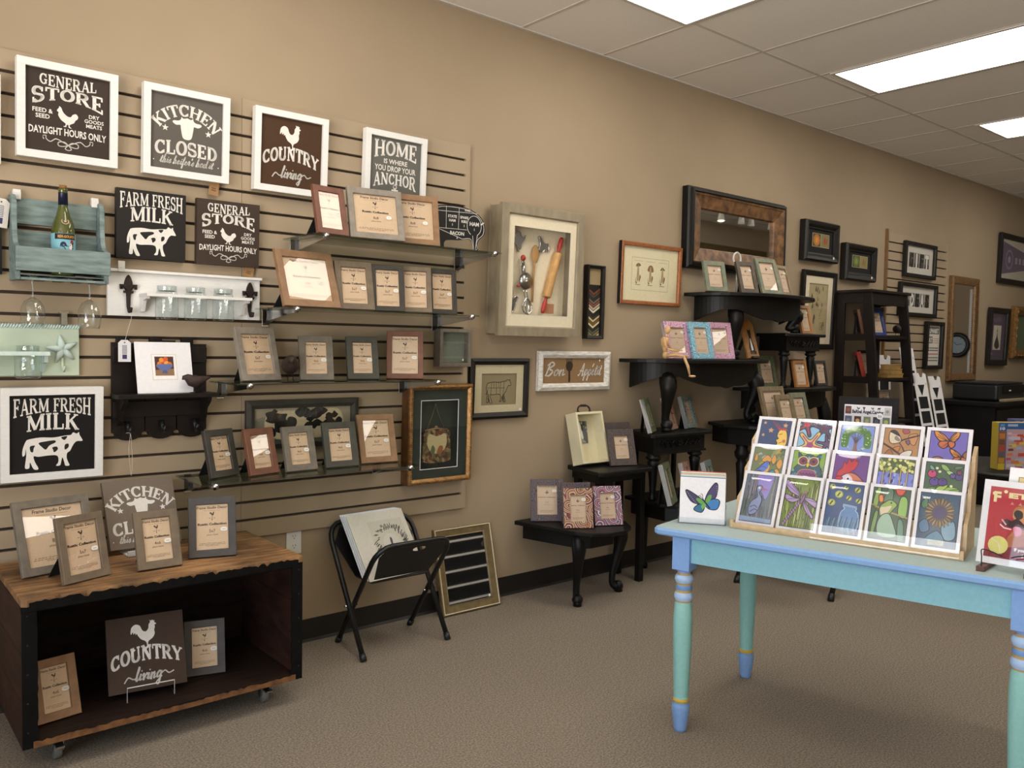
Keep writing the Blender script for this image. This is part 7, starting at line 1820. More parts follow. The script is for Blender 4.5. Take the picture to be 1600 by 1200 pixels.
def c_moon(A):
    A.poly([(0, 0), (1, 0), (1, 1), (0, 1)], '#30466e')
    for x, z, r in ((0.12, 0.9, .05), (0.36, 0.64, .08), (0.82, 0.84, .07), (0.12, 0.46, .05)): A.poly(star(x, z, r * 1.3, 5, 0.5), '#d09a72')
    for q in range(8): A.line([(0.68, 0.62), (0.36 + 0.09 * q, 0.96 - 0.012 * q * q)], 0.016, '#a8403c')
    A.out([(0.66, 0.66), (0.86, 0.66), (0.94, 0.45), (0.94, 0.15), (0.8, 0.0), (0.62, 0.05), (0.64, 0.2), (0.58, 0.3), (0.66, 0.36), (0.6, 0.46)], '#e8c05a')
    A.poly([(0.6, 0.66), (0.92, 0.66), (0.86, 0.74), (0.66, 0.73)], '#b8434a'); A.circ(0.85, 0.28, 0.06, '#c07050'); A.line([(0.66, 0.5), (0.76, 0.54)], 0.02, EDG); A.line([(0.7, 0.2), (0.78, 0.24)], 0.02, EDG)
def starfish(A, x, z, r, c, c2, rot):
    q = []
    for k in range(5):
        a = D(rot + 72 * k); w = 0.36
        q += [(x + r * math.cos(a - 0.12), z + r * math.sin(a - 0.12)), (x + r * math.cos(a + 0.12), z + r * math.sin(a + 0.12)), (x + r * w * math.cos(a + D(36)), z + r * w * math.sin(a + D(36)))]
    A.out(q, c, EDG, 0.025, 4)
    for k in range(5):
        a = D(rot + 72 * k); A.line([(x, z), (x + r * 0.8 * math.cos(a), z + r * 0.8 * math.sin(a))], 0.04, c2)
    A.circ(x, z, r * 0.22, c2)
def c_starfish(A):
    A.poly([(0, 0), (1, 0), (1, 1), (0, 1)], '#8fbfdc')
    starfish(A, 0.2, 0.92, 0.42, '#4a4a60', '#b83a44', 290); starfish(A, 0.78, 0.82, 0.4, '#46506e', '#6a3a50', 20); starfish(A, 0.4, 0.22, 0.5, '#e0b46a', '#9a4a7a', 60); starfish(A, 0.93, 0.3, 0.3, '#4a4668', '#6a4a70', 100)
def c_tree(A):
    A.poly([(0, 0), (1, 0), (1, 1), (0, 1)], '#7f95d4'); r = random.Random(1)
    A.blob([(0.05, 0.3), (0.1, 0.8), (0.5, 0.98), (0.9, 0.8), (0.95, 0.3), (0.75, 0.3), (0.7, 0.65), (0.5, 0.75), (0.3, 0.65), (0.25, 0.3)], '#4f7d3c')
    for k in range(60):
        a = 2 * PI * r.random(); q = 0.33 + 0.12 * r.random(); A.circ(0.5 + q * math.cos(a), 0.55 + q * math.sin(a), 0.02, r.choice(['#a8c878', '#3a6a34', '#c9dc9a']), n=7)
    A.blob([(0.42, 0.0), (0.45, 0.3), (0.42, 0.55), (0.5, 0.6), (0.56, 0.5), (0.54, 0.3), (0.6, 0.0)], '#8a6a62')
    for x in (0.2, 0.32, 0.42, 0.55, 0.66, 0.8): A.curve([(0.5, 0.4), ((0.5 + x) / 2, 0.62), (x, 0.74)], 0.02, '#4a4a70')
    A.poly([(0, 0), (1, 0), (1, 0.06), (0, 0.08)], '#5a76c0')
def c_chickadee(A):
    A.poly([(0, 0), (1, 0), (1, 1), (0, 1)], '#b08256')
    for p, c in (([(0.5, 0.95), (0.6, 1.05), (0.72, 0.9), (0.58, 0.84)], '#a8505a'), ([(0.7, 0.8), (0.95, 0.85), (0.9, 0.5), (0.76, 0.55)], '#c08a58'), ([(0.05, 0.1), (0.2, 0.3), (0.32, 0.12), (0.16, 0.0)], '#9a6238'), ([(0.3, 0.35), (0.48, 0.42), (0.46, 0.26), (0.34, 0.24)], '#c07a4a'), ([(0.62, 0.6), (0.75, 0.62), (0.72, 0.48)], '#7a5a80')): A.out(p, c, '#4a3428', 0.018)
    A.curve([(-0.05, 0.5), (0.3, 0.3), (0.7, 0.02)], 0.06, '#5e4a48'); A.curve([(0.3, 0.5), (0.6, 0.66), (1.05, 0.84)], 0.05, '#5e4a48'); A.curve([(0.4, 0.6), (0.55, 0.4), (0.62, 0.25)], 0.035, '#5e4a48')
    A.out([(0.16, 0.9), (0.3, 0.93), (0.44, 0.76), (0.5, 0.6), (0.4, 0.52), (0.22, 0.5), (0.14, 0.66)], '#d6c6ac'); A.blob([(0.14, 0.88), (0.24, 0.95), (0.36, 0.9), (0.46, 0.74), (0.34, 0.78), (0.22, 0.84)], '#2e2a30'); A.blob([(0.34, 0.76), (0.48, 0.62), (0.4, 0.58), (0.3, 0.66)], '#8a8078')
    A.out([(0.5, 0.14), (0.66, 0.28), (0.84, 0.3), (0.8, 0.12), (0.66, 0.04)], '#d8d0c4', EDG)
def butterfly(A, x, z, s, f=1, cols=('#d68a3a', '#c0603c', '#3a2824')):
    P = lambda q: [(x + f * a * s, z + b * s) for a, b in q]
    A.out(P([(0, 0), (-0.15, 0.3), (-0.5, 0.55), (-0.75, 0.6), (-0.7, 0.35), (-0.45, 0.05)]), cols[0], cols[2], 0.03); A.out(P([(0, 0), (0.1, 0.28), (0.3, 0.55), (0.5, 0.62), (0.5, 0.35), (0.3, 0.05)]), cols[0], cols[2], 0.03)
    A.out(P([(0, 0.02), (-0.4, 0.0), (-0.5, -0.2), (-0.25, -0.4), (-0.02, -0.25)]), cols[1], cols[2], 0.03); A.out(P([(0, 0.02), (0.28, 0.0), (0.32, -0.2), (0.15, -0.36), (0.02, -0.2)]), cols[1], cols[2], 0.03)
    for q in (0.1, 0.2, 0.32): A.line(P([(0, 0), (-0.62 + q * 0.3, 0.15 + q * 1.2)]), 0.016, cols[2]); A.line(P([(0, 0), (0.45 - q * 0.3, 0.1 + q * 1.4)]), 0.016, cols[2]); A.line(P([(0, 0), (-0.4 + q, -0.3)]), 0.012, cols[2])
def c_monarch(A):
    A.poly([(0, 0), (1, 0), (1, 1), (0, 1)], '#6f63b4'); butterfly(A, 0.5, 0.68, 0.55); butterfly(A, 0.88, 0.2, 0.42, 1); A.out([(0.08, -0.05), (0.12, 0.14), (0.3, 0.18), (0.44, 0.08), (0.42, -0.05)], '#b46a44', '#3a2824', 0.03)
    for q in range(5): A.line([(0.28, -0.02), (0.12 + 0.07 * q, 0.14)], 0.015, '#3a2824')
def c_bluebird(A):
    A.poly([(0, 0), (1, 0), (1, 1), (0, 1)], '#6d7a52'); r = random.Random(6)
    for k in range(16): A.blob([(x0 + 0.09 * math.cos(a), z0 + 0.07 * math.sin(a * 1.3)) for x0, z0 in [(r.random(), 0.45 + 0.55 * r.random())] for a in (0, 1.2, 2.4, 3.6, 4.8)], r.choice(['#8a9a6a', '#55684a', '#9ab0b8', '#b89a50', '#4c5a48']))
    for p in ([(0.3, 0.55), (0.45, 0.75), (0.65, 0.6), (0.5, 0.5)], [(0.62, 0.6), (0.7, 0.8), (0.78, 0.6), (0.7, 0.45)], [(0.8, 0.45), (0.9, 0.66), (1.0, 0.5), (0.92, 0.3)], [(0.05, 0.6), (0.1, 0.8), (0.16, 0.6), (0.1, 0.5)], [(0.72, 0.1), (0.82, 0.3), (0.94, 0.2), (0.9, 0.05)]): A.out(p, '#d49a4a', '#5a4030', 0.015)
    A.poly([(0, 0), (0.8, 0), (0.6, 0.08), (0, 0.14)], '#a85a34'); A.out([(0.6, 0.02), (0.66, 0.24), (0.8, 0.2), (0.84, 0.02)], '#4f94a8', EDG)
    A.out([(0.1, 0.12), (0.3, 0.36), (0.44, 0.52), (0.54, 0.52), (0.58, 0.42), (0.52, 0.24), (0.4, 0.14), (0.28, 0.2)], '#5a78c8', EDG); A.blob([(0.42, 0.14), (0.54, 0.3), (0.56, 0.42), (0.6, 0.34), (0.54, 0.16)], '#d8a54c'); A.curve([(0.2, 0.22), (0.36, 0.34), (0.5, 0.3)], 0.015, '#2a3a70'); A.circ(0.51, 0.46, 0.012, EDG)
def c_owl(A):
    A.poly([(0, 0), (1, 0), (1, 1), (0, 1)], '#86a848'); r = random.Random(9)
    A.out([(0.14, 0.95), (0.3, 0.84), (0.5, 0.92), (0.7, 0.84), (0.86, 0.94), (0.84, 0.6), (0.95, 0.35), (0.96, -0.05), (0.02, -0.05), (0.05, 0.35), (0.18, 0.6)], '#3c5a6a', EDG)
    for k in range(40): x, z = r.random(), 0.85 * r.random(); A.blob([(x - 0.03, z), (x, z + 0.05), (x + 0.03, z), (x, z - 0.04)], r.choice(['#4a9ab0', '#2e4a66', '#c8c070', '#7ab8c0', '#2a3a58']))
    for s in (0.33, 0.66): A.circ(s, 0.66, 0.17, '#d0c890'); A.circ(s, 0.66, 0.14, '#7a3a50'); A.circ(s, 0.66, 0.05, '#3a1a28')
    A.out([(0.49, 0.62), (0.55, 0.54), (0.49, 0.44), (0.44, 0.54)], '#e0b840', EDG, 0.015); A.out([(0.28, 0.34), (0.74, 0.34), (0.78, -0.05), (0.22, -0.05)], '#8a4a80', '#c8a050', 0.02)
    for k in range(10): A.curve([(0.3 + 0.1 * (k % 5), 0.26 - 0.14 * (k // 5)), (0.35 + 0.1 * (k % 5), 0.2 - 0.14 * (k // 5)), (0.4 + 0.1 * (k % 5), 0.26 - 0.14 * (k // 5))], 0.02, '#4a2450')
def c_rooster(A):
    A.poly([(0, 0), (1, 0), (1, 1), (0, 1)], '#6a3f88')
    A.out([(0.1, 0.3), (0.14, 0.46), (0.24, 0.56), (0.28, 0.78), (0.36, 0.7), (0.42, 0.9), (0.5, 0.78), (0.6, 0.94), (0.64, 0.8), (0.7, 0.84), (0.66, 0.6), (0.5, 0.44), (0.34, 0.36), (0.2, 0.26)], '#bf3440', '#6a1a2c')
    A.out([(0.3, 0.3), (0.5, 0.42), (0.72, 0.36), (0.92, 0.16), (1.0, -0.05), (0.2, -0.05)], '#c9785a', EDG); A.blob([(0.3, 0.3), (0.46, 0.36), (0.6, 0.2), (0.5, 0.02), (0.32, -0.02), (0.22, 0.12)], '#dcd0dc'); A.circ(0.46, 0.22, 0.07, '#f0e8f0'); A.circ(0.46, 0.22, 0.035, EDG); A.out([(0.2, 0.28), (0.3, 0.22), (0.2, 0.16), (0.06, 0.2)], '#c43c48', '#6a1a2c')
    for k in range(9): A.circ(0.08 + 0.05 * k, 0.04 + 0.025 * (k % 3), 0.02, '#e0d0e8'); A.line([(0.7 + 0.03 * k, 0.2), (0.6 + 0.035 * k, 0.0)], 0.012, '#8a3a44')
def c_trees(A):
    A.poly([(0, 0), (1, 0), (1, 1), (0, 1)], '#7c88d0'); r = random.Random(11)
    for k in range(34): x, z = r.random(), 0.5 * r.random(); A.blob([(x - 0.02, z - 0.05), (x - 0.01, z + 0.05), (x + 0.03, z + 0.06), (x + 0.02, z - 0.04)], r.choice(['#3a3f74', '#a8b0e4', '#5a66b4']))
    A.blob([(-0.05, 0.62), (0.15, 0.55), (0.35, 0.6), (0.55, 0.54), (0.75, 0.6), (1.05, 0.56), (1.05, 1.05), (-0.05, 1.05)], '#4e5c34')
    for k in range(46): x, z = r.random(), 0.58 + 0.42 * r.random(); A.blob([(x - 0.05, z), (x, z + 0.05), (x + 0.05, z), (x, z - 0.05)], r.choice(['#c0c864', '#e0dca0', '#8a9a48', '#d4d480']))
    for x in (0.14, 0.36, 0.63, 0.82): A.line([(x, -0.02), (x + 0.01, 0.64)], 0.045, '#2a2a40'); A.line([(x, -0.02), (x + 0.01, 0.64)], 0.026, '#c8ae7a')
def c_berries(A):
    A.poly([(0, 0), (1, 0), (1, 1), (0, 1)], '#3f5a44')
    leaf = lambda x, z, s, a, c: A.out([(x + s * (u * math.cos(a) - v * math.sin(a)), z + s * (u * math.sin(a) + v * math.cos(a))) for u, v in ((0, 0), (0.3, 0.2), (0.7, 0.16), (1, 0), (0.7, -0.16), (0.3, -0.2))], c, '#22302a', 0.018)
    for x, z, s, a, c in ((0.4, 0.95, 0.34, -0.7, '#8ab060'), (0.55, 0.75, 0.3, -0.4, '#a0c474'), (0.1, 0.9, 0.24, -0.9, '#6aa090'), (0.5, 0.15, 0.42, 0.2, '#8fb850'), (0.3, 0.1, 0.4, 0.6, '#a4c458'), (0.05, 0.1, 0.3, 0.4, '#6a9048'), (0.6, 0.02, 0.4, 0.5, '#7aa848'), (0.75, 0.85, 0.25, 0.3, '#5a7a54')): leaf(x, z, s, a, c)
    for x, z, r_, c in ((0.18, 0.64, 0.12, '#c2406e'), (0.26, 0.4, 0.13, '#5a4090'), (0.48, 0.4, 0.12, '#4e3a86'), (0.74, 0.62, 0.08, '#5a4a94'), (0.9, 0.6, 0.1, '#4a4484'), (0.9, 0.74, 0.07, '#7a3a5c')): A.out(circle(x, z, r_, n=8), c, EDG, 0.02); A.poly(star(x, z + r_ * 0.5, r_ * 0.35), '#2c2450')
    for x, z in ((0.38, 0.72), (0.3, 0.82), (0.72, 0.3)): A.circ(x, z, 0.04, '#d8dcb0')
def c_heron(A):
    A.poly([(0, 0), (1, 0), (1, 1), (0, 1)], '#5e6c78'); r = random.Random(12); A.blob([(0.36, 1.05), (0.84, 1.05), (0.8, 0.7), (0.7, 0.5), (0.6, 0.6), (0.4, 0.75)], '#8a7fc4')
    for k in range(60): x = r.random(); z = r.random(); A.curve([(x, z - 0.2), (x + 0.02, z), (x - 0.01 + 0.04 * r.random(), z + 0.2)], 0.016, r.choice(['#7a9060', '#8aa0b4', '#4c5c50', '#9a8a90', '#6a5a78', '#3e4a5c'])) if not (0.36 < x < 0.8 and z > 0.5) else None
    A.out([(0.38, 0.72), (0.46, 0.78), (0.56, 0.74), (0.52, 0.66), (0.48, 0.62), (0.58, 0.52), (0.6, 0.42), (0.5, 0.2), (0.3, 0.14), (0.22, 0.26), (0.28, 0.42), (0.44, 0.52), (0.42, 0.62)], '#7f8cb0', '#2c3448', 0.014); A.circ(0.46, 0.72, 0.04, '#d8d4e4'); A.poly([(0.52, 0.74), (0.78, 0.68), (0.52, 0.7)], '#b05a50'); A.curve([(0.28, 0.3), (0.4, 0.34), (0.5, 0.3)], 0.014, '#2c3448'); A.curve([(0.3, 0.2), (0.42, 0.26), (0.52, 0.24)], 0.014, '#2c3448')
    A.poly([(0, 0), (1, 0), (1, 0.08), (0, 0.1)], '#8aa0c0')
def c_dragonfly(A):
    A.poly([(0, 0), (1, 0), (1, 1), (0, 1)], '#74883c'); r = random.Random(13)
    for k in range(34): x = k / 33.0; z = r.random() * 0.8; w = 0.03; A.out([(x - w, z - 0.25), (x - w * 0.6, z + 0.1), (x, z + 0.3), (x + w * 0.8, z + 0.05), (x + w * 0.3, z - 0.25)], r.choice(['#a8b854', '#8a9c44', '#c4cc78', '#6a8038']), '#3a4a24', 0.01, 3)
    W_ = '#a890bc'
    for p in ([(0.5, 0.64), (0.3, 0.82), (0.05, 0.96), (-0.02, 0.88), (0.15, 0.72)], [(0.5, 0.6), (0.3, 0.6), (0.05, 0.66), (0.06, 0.55), (0.3, 0.5)], [(0.6, 0.6), (0.8, 0.62), (1.02, 0.55), (0.98, 0.44), (0.8, 0.5)], [(0.58, 0.56), (0.75, 0.46), (0.96, 0.26), (0.9, 0.22), (0.68, 0.38)]):
        A.out(p, W_, '#3a2440', 0.014)
        for q in (2, 3): A.line([p[0], p[q]], 0.01, '#4a3450')
    A.line([(0.5, 0.52), (0.1, 0.04)], 0.06, '#3a2440'); A.line([(0.5, 0.52), (0.1, 0.04)], 0.042, '#9a7aa4')
    for k in range(9): A.line([(0.45 - 0.04 * k - 0.02, 0.465 - 0.048 * k + 0.02), (0.45 - 0.04 * k + 0.02, 0.465 - 0.048 * k - 0.02)], 0.012, '#3a2440')
    A.out([(0.5, 0.52), (0.6, 0.7), (0.64, 0.64), (0.56, 0.5)], '#8a6490', '#3a2440', 0.014); A.circ(0.62, 0.74, 0.06, '#8a6a58')
def c_fireflies(A):
    A.poly([(0, 0), (1, 0), (1, 1), (0, 1)], '#35507e')
    for x, z, r_ in ((0.1, 0.92, .09), (0.32, 0.78, .12), (0.14, 0.6, .11), (0.5, 0.92, .07), (0.84, 0.9, .09), (0.62, 0.72, .08), (0.9, 0.68, .08)): A.circ(x, z, r_, '#a0a850'); A.circ(x, z, r_ * 0.75, '#c4c86a'); A.line([(x - 0.03, z - 0.03), (x + 0.02, z + 0.03)], 0.03, '#4a4a30')
    A.out([(0.5, 0.56), (0.86, 0.54), (0.86, 0.48), (0.95, 0.4), (0.94, 0.1), (0.46, 0.1), (0.44, 0.4), (0.54, 0.5)], '#5c84b4', '#a8c8e0', 0.012, 3); A.poly([(0.48, 0.6), (0.88, 0.57), (0.88, 0.53), (0.48, 0.56)], '#88a4bc')
    for k in range(18): A.curve([(0.05 + 0.055 * k, 0.0), (0.06 + 0.05 * k, 0.12), (0.1 + 0.05 * k, 0.24 + 0.05 * (k % 3))], 0.016, ['#4a7a88', '#6aa0b0', '#2e4c6c'][k % 3])
def c_frog(A):
    A.poly([(0, 0), (1, 0), (1, 1), (0, 1)], '#46604c')
    for p, c in (([(0.02, 0.7), (0.1, 1.0), (0.2, 0.98), (0.14, 0.6)], '#8aa85c'), ([(0.3, 0.7), (0.4, 1.0), (0.55, 0.95), (0.5, 0.65)], '#5c7a62'), ([(0.72, 0.55), (0.76, 0.85), (0.94, 0.82), (0.96, 0.5), (0.84, 0.45)], '#8ab45a'), ([(0.05, 0.1), (0.1, 0.5), (0.2, 0.5), (0.14, 0.1)], '#7a9a5a'), ([(0.8, 0.0), (0.76, 0.4), (0.9, 0.36), (0.95, 0.0)], '#5c8a74')): A.out(p, c, '#22302a', 0.014)
    A.out([(0.16, 0.84), (0.26, 0.86), (0.3, 0.74), (0.2, 0.72)], '#d88a4a', '#8a3a30', 0.018); A.out([(0.6, 1.02), (0.66, 0.9), (0.8, 0.9), (0.86, 1.02)], '#d0604a', '#8a3a30', 0.018)
    A.curve([(0.0, 0.66), (0.4, 0.56), (1.0, 0.46)], 0.03, '#b49a68')
    A.out([(0.22, 0.62), (0.34, 0.72), (0.5, 0.78), (0.68, 0.7), (0.6, 0.6), (0.5, 0.5), (0.34, 0.44), (0.24, 0.46)], '#8aa850', '#22302a', 0.016); A.blob([(0.24, 0.6), (0.4, 0.64), (0.54, 0.66), (0.44, 0.52), (0.3, 0.46)], '#d6c4a4'); A.circ(0.52, 0.72, 0.025, '#1c1c18')
    A.out([(0.3, 0.46), (0.5, 0.5), (0.66, 0.3), (0.74, 0.08), (0.3, 0.06), (0.2, 0.26)], '#9ab8a0', '#22302a', 0.014)
def c_sunflower(A):
    A.poly([(0, 0), (1, 0), (1, 1), (0, 1)], '#3e5870')
    for p, c in (([(0.02, 0.8), (0.16, 0.9), (0.2, 0.74), (0.08, 0.7)], '#4f7a5a'), ([(0.02, 0.4), (0.2, 0.5), (0.3, 0.3), (0.1, 0.24)], '#54789a'), ([(0.6, 0.4), (0.9, 0.5), (0.96, 0.2), (0.7, 0.15)], '#7aa0b4'), ([(0.2, 0.1), (0.5, 0.3), (0.7, 0.1)], '#5a86a0')): A.out(p, c, '#22303c', 0.014)
    for k in range(22): a = 2 * PI * k / 22; A.out([(0.52 + 0.16 * math.cos(a), 0.64 + 0.13 * math.sin(a)), (0.52 + 0.3 * math.cos(a - 0.1), 0.64 + 0.22 * math.sin(a - 0.1)), (0.52 + 0.4 * math.cos(a), 0.64 + 0.3 * math.sin(a)), (0.52 + 0.3 * math.cos(a + 0.1), 0.64 + 0.22 * math.sin(a + 0.1))], '#a8844a' if k % 2 else '#8a6a3c', '#3a3020', 0.008, 2)
    A.circ(0.52, 0.64, 0.2, '#4a3a50'); A.circ(0.52, 0.64, 0.13, '#3a3468'); A.poly([(0.3, 0.03), (0.7, 0.03), (0.7, 0.12), (0.3, 0.12)], '#a8a890')
    A.curve([(0.35, 0.06), (0.42, 0.1), (0.46, 0.05), (0.52, 0.1), (0.58, 0.05), (0.64, 0.09)], 0.016, '#6a5a34')
CARDS = [[('heron', c_heron, 'blue heron among reeds'), ('dragonfly', c_dragonfly, 'lilac dragonfly over green grass'), ('fireflies', c_fireflies, 'jar of fireflies on dark blue'), ('frog', c_frog, 'green frog on a stem'), ('sunflower', c_sunflower, 'sunflower on a blue ground')],
         [('bluebird', c_bluebird, 'blue bird among orange flowers'), ('owl', c_owl, 'teal owl with big round eyes'), ('rooster', c_rooster, 'rooster with a red comb on purple'), ('trees', c_trees, 'row of pale trunks under yellow leaves'), ('berries', c_berries, 'purple berries and green leaves')],
         [('moon', c_moon, 'smiling crescent moon and stars'), ('starfish', c_starfish, 'starfish on pale blue'), ('tree', c_tree, 'round green tree on blue'), ('chickadee', c_chickadee, 'small bird on autumn branches'), ('monarch', c_monarch, 'orange butterflies on violet')]]
ROWN = ('bottom', 'middle', 'top')
Mr = Matrix.Translation((RX, RY, TZ2)) @ Matrix.Rotation(D(RYAW), 4, 'Z')
CWd, CHt = 0.134, 0.196
for k in range(3):
    for c in range(5):
        nm, fn, desc = CARDS[k][c]
        y0_, zz = on_slope(0.012 + 0.116 * k if k else 0.012, 0.016 * k + 0.0005)
        p = Mr @ Vector((-RWd / 2 + 0.0695 + 0.1415 * c, y0_, zz + (0.008 if k == 0 else 0.004)))
        t = thing('picture_card', 'card with a %s, %s row of the rack' % (desc, ROWN[k]), 'picture card', p, RYAW, 27.5, 'picture cards in the birch rack')
        b = MB(); b.box(-CWd / 2, CWd / 2, 0.0, 0.0095, 0, CHt, WHITEM); b.build('mat_board', t)
        b = MB(); b.y = -0.0004; aw = CWd * 0.8; ah = CHt * (0.86 if k == 0 else 0.56); az = CHt * 0.055 if k == 0 else CHt * 0.37
        if k == 0: aw, ah = CWd * 0.82, CHt * 0.88
        b.rect(-aw / 2 - 0.002, aw / 2 + 0.002, az - 0.002, az + ah + 0.002, '#23222c')
        fn(Art(b, -aw / 2, az, aw, ah)); b.build('print', t, fix=False)
        b = MB(); rs = random.Random(40 + 5 * k + c); nx, nz = 9, 12   # loose crinkled cellophane
        am = 0.0022 if k == 0 else 0.0009; bu = (0.016, 0.002, 0.0)[k]
        bulge = lambda v: bu * (v / 0.84 if v < 0.84 else (1 - v) / 0.16)
        vs = [(-CWd / 2 + CWd * i / nx, -0.0034 - (am * rs.random() * (1.3 - j / nz) + bulge(j / nz) * math.sin(PI * i / nx) ** 0.4 if 0 < i < nx and 0 < j < nz else 0), CHt * j / nz) for j in range(nz + 1) for i in range(nx + 1)]
        b.add(vs, [(j * (nx + 1) + i, j * (nx + 1) + i + 1, (j + 1) * (nx + 1) + i + 1, (j + 1) * (nx + 1) + i) for j in range(nz) for i in range(nx)], CELLO, None, True); b.build('clear_sleeve', t, fix=False)

# framed price sign behind the rack
t = thing('table_sign', 'dark matted sign with a row of tiny animal pictures, standing behind the card rack', 'sign', (3.0, -1.875, TZ2 + 0.004), -74, 6)
SW_, SH_ = 0.212, 0.452
b = MB(); b.box(-SW_ / 2, SW_ / 2, 0, 0.004, 0, SH_, BLKMAT); b.build('mat_board', t)
def signart(b, w, h):
    b.rect(-w / 2, w / 2, 0, h, '#d9d6dc')
    A = Art(b, -w / 2, 0, w, h)
    A.poly([(0.02, 0.91), (0.15, 0.91), (0.15, 0.985), (0.02, 0.985)], '#5e3a34'); A.circ(0.085, 0.947, 0.04, '#8a4a3a'); A.poly([(0.85, 0.91), (0.98, 0.91), (0.98, 0.985), (0.85, 0.985)], '#b8b6b4'); A.circ(0.91, 0.947, 0.035, '#8a8886')
    text(b, 'BaRbel AngeLCarving', 0, h * 0.92, h * 0.032, '#2a2630', bold=0.05, width=w * 0.66)
    for k, q in enumerate((-0.2, -0.08, 0.1, 0.24)): icon(b, [HEN, CALFHEAD, ROOSTER, COW][k], q * w, h * 0.953, w * 0.07, h * 0.03, '#2a2630')
    for k, c in enumerate(('#5a6078', '#4a3028', '#7a8468', '#2e3038', '#6a7868')):
        A.poly([(0.02 + 0.2 * k, 0.805), (0.17 + 0.2 * k, 0.805), (0.17 + 0.2 * k, 0.89), (0.02 + 0.2 * k, 0.89)], c); A.circ(0.095 + 0.2 * k, 0.847, 0.045, ['#7a8098', '#c89a6a', '#a8a878', '#50545c', '#b0b86a'][k])
    for k in range(4): A.poly([(0.05, 0.6 - 0.13 * k), (0.95, 0.6 - 0.13 * k), (0.95, 0.64 - 0.13 * k), (0.05, 0.64 - 0.13 * k)], '#a8a6ac')
    A.circ(0.76, 0.9, 0.07, '#eceaf0'); text(b, '$6', 0.26 * w, h * 0.888, h * 0.025, '#4a4850')
b = MB(); b.M = Matrix.Translation((0, 0, 0.03)); b.y = -0.0005; signart(b, SW_ - 0.045, SH_ - 0.06); b.build('print', t, fix=False)
b = MB(); b.add([(-0.03, 0.004, 0.3), (0.03, 0.004, 0.3), (0.05, 0.13, 0.008), (-0.05, 0.13, 0.008)], [(0, 1, 2, 3)], BLKV); b.build('easel_leg', t)

# butterfly greeting cards in a clear holder
t = thing('card_holder', 'clear acrylic holder for the greeting cards on the table corner', 'card holder', (2.415, -1.585, TZ2), -54)
HW = 0.083
b = MB(); b.box(-HW, HW, -0.002, 0.0, 0, 0.022, CLEAR); b.box(-HW, HW, 0.0, 0.085, 0, 0.002, CLEAR); b.box(-HW, HW, 0.084, 0.086, 0.0, 0.12, CLEAR)
for s in (-1, 1): b.box(s * HW - 0.001, s * HW + 0.001, -0.002, 0.086, 0, 0.06, CLEAR)
b.build('tray', t)
Mh = Matrix.Translation((2.415, -1.585, TZ2)) @ Matrix.Rotation(D(-54), 4, 'Z')
COLS = ['#e8e6ea', '#5f87ad', '#e6ded0', '#c9d4c8', '#d9a98e', '#a9c9b4', '#e4e0e2', '#c8604e']
for k in range(8):
    p = Mh @ Vector((0.001 * (k % 3), 0.004 + 0.0085 * k, 0.0025))
    t = thing('greeting_card', 'white greeting card with a blue green butterfly at the front of the clear holder' if k == 0 else 'greeting card number %d from the front behind the butterfly card, with a %s edge' % (k + 1, ['', 'blue', 'cream', 'pale green', 'peach', 'mint', 'white', 'red'][k]), 'greeting card', p, -54, 3, 'greeting cards in the clear holder')
    b = MB(); b.box(-0.079, 0.079, 0, 0.006, 0, 0.163 + 0.002 * k, PAINT, COLS[k]); b.build('folded_card', t)
    if k == 0:
        b = MB(); b.y = -0.0004; A = Art(b, -0.079, 0, 0.158, 0.163)
        bx, bz = 0.56, 0.45
        A.out([(bx, bz), (bx - 0.16, bz + 0.14), (bx - 0.4, bz + 0.27), (bx - 0.42, bz + 0.2), (bx - 0.3, bz + 0.02), (bx - 0.1, bz - 0.04)], '#3c3a5c', '#241c30', 0.02); A.out([(bx, bz), (bx + 0.04, bz + 0.2), (bx + 0.2, bz + 0.44), (bx + 0.27, bz + 0.4), (bx + 0.24, bz + 0.16), (bx + 0.12, bz + 0.04)], '#4a3c68', '#241c30', 0.02)
        A.out([(bx, bz), (bx - 0.18, bz - 0.06), (bx - 0.24, bz - 0.16), (bx - 0.06, bz - 0.2)], '#2f6a8a', '#241c30', 0.018); A.out([(bx, bz), (bx + 0.18, bz + 0.1), (bx + 0.32, bz + 0.06), (bx + 0.26, bz - 0.12), (bx + 0.08, bz - 0.12)], '#3a78b4', '#241c30', 0.018)
        A.blob([(bx, bz), (bx - 0.12, bz + 0.1), (bx - 0.2, bz + 0.08), (bx - 0.1, bz - 0.02)], '#5f9a48'); A.blob([(bx, bz), (bx + 0.06, bz + 0.16), (bx + 0.14, bz + 0.18), (bx + 0.1, bz + 0.04)], '#5f9a48'); A.blob([(bx, bz), (bx - 0.08, bz - 0.06), (bx - 0.05, bz - 0.14), (bx + 0.02, bz - 0.05)], '#6aa44c')
        for q in range(8): A.circ(bx - 0.4 + 0.03 * q, bz + 0.22 - 0.035 * q, 0.008, '#d8b4c4', n=6); A.circ(bx + 0.25 + 0.004 * q, bz + 0.38 - 0.045 * q, 0.008, '#d8b4c4', n=6)
        A.line([(bx - 0.05, bz + 0.08), (bx + 0.1, bz - 0.1)], 0.03, '#241c30'); A.curve([(bx - 0.05, bz + 0.08), (bx - 0.12, bz + 0.16), (bx - 0.16, bz + 0.12)], 0.01, '#241c30'); A.curve([(bx - 0.05, bz + 0.08), (bx - 0.06, bz + 0.18), (bx - 0.1, bz + 0.2)], 0.01, '#241c30')
        b.build('print', t, fix=False)

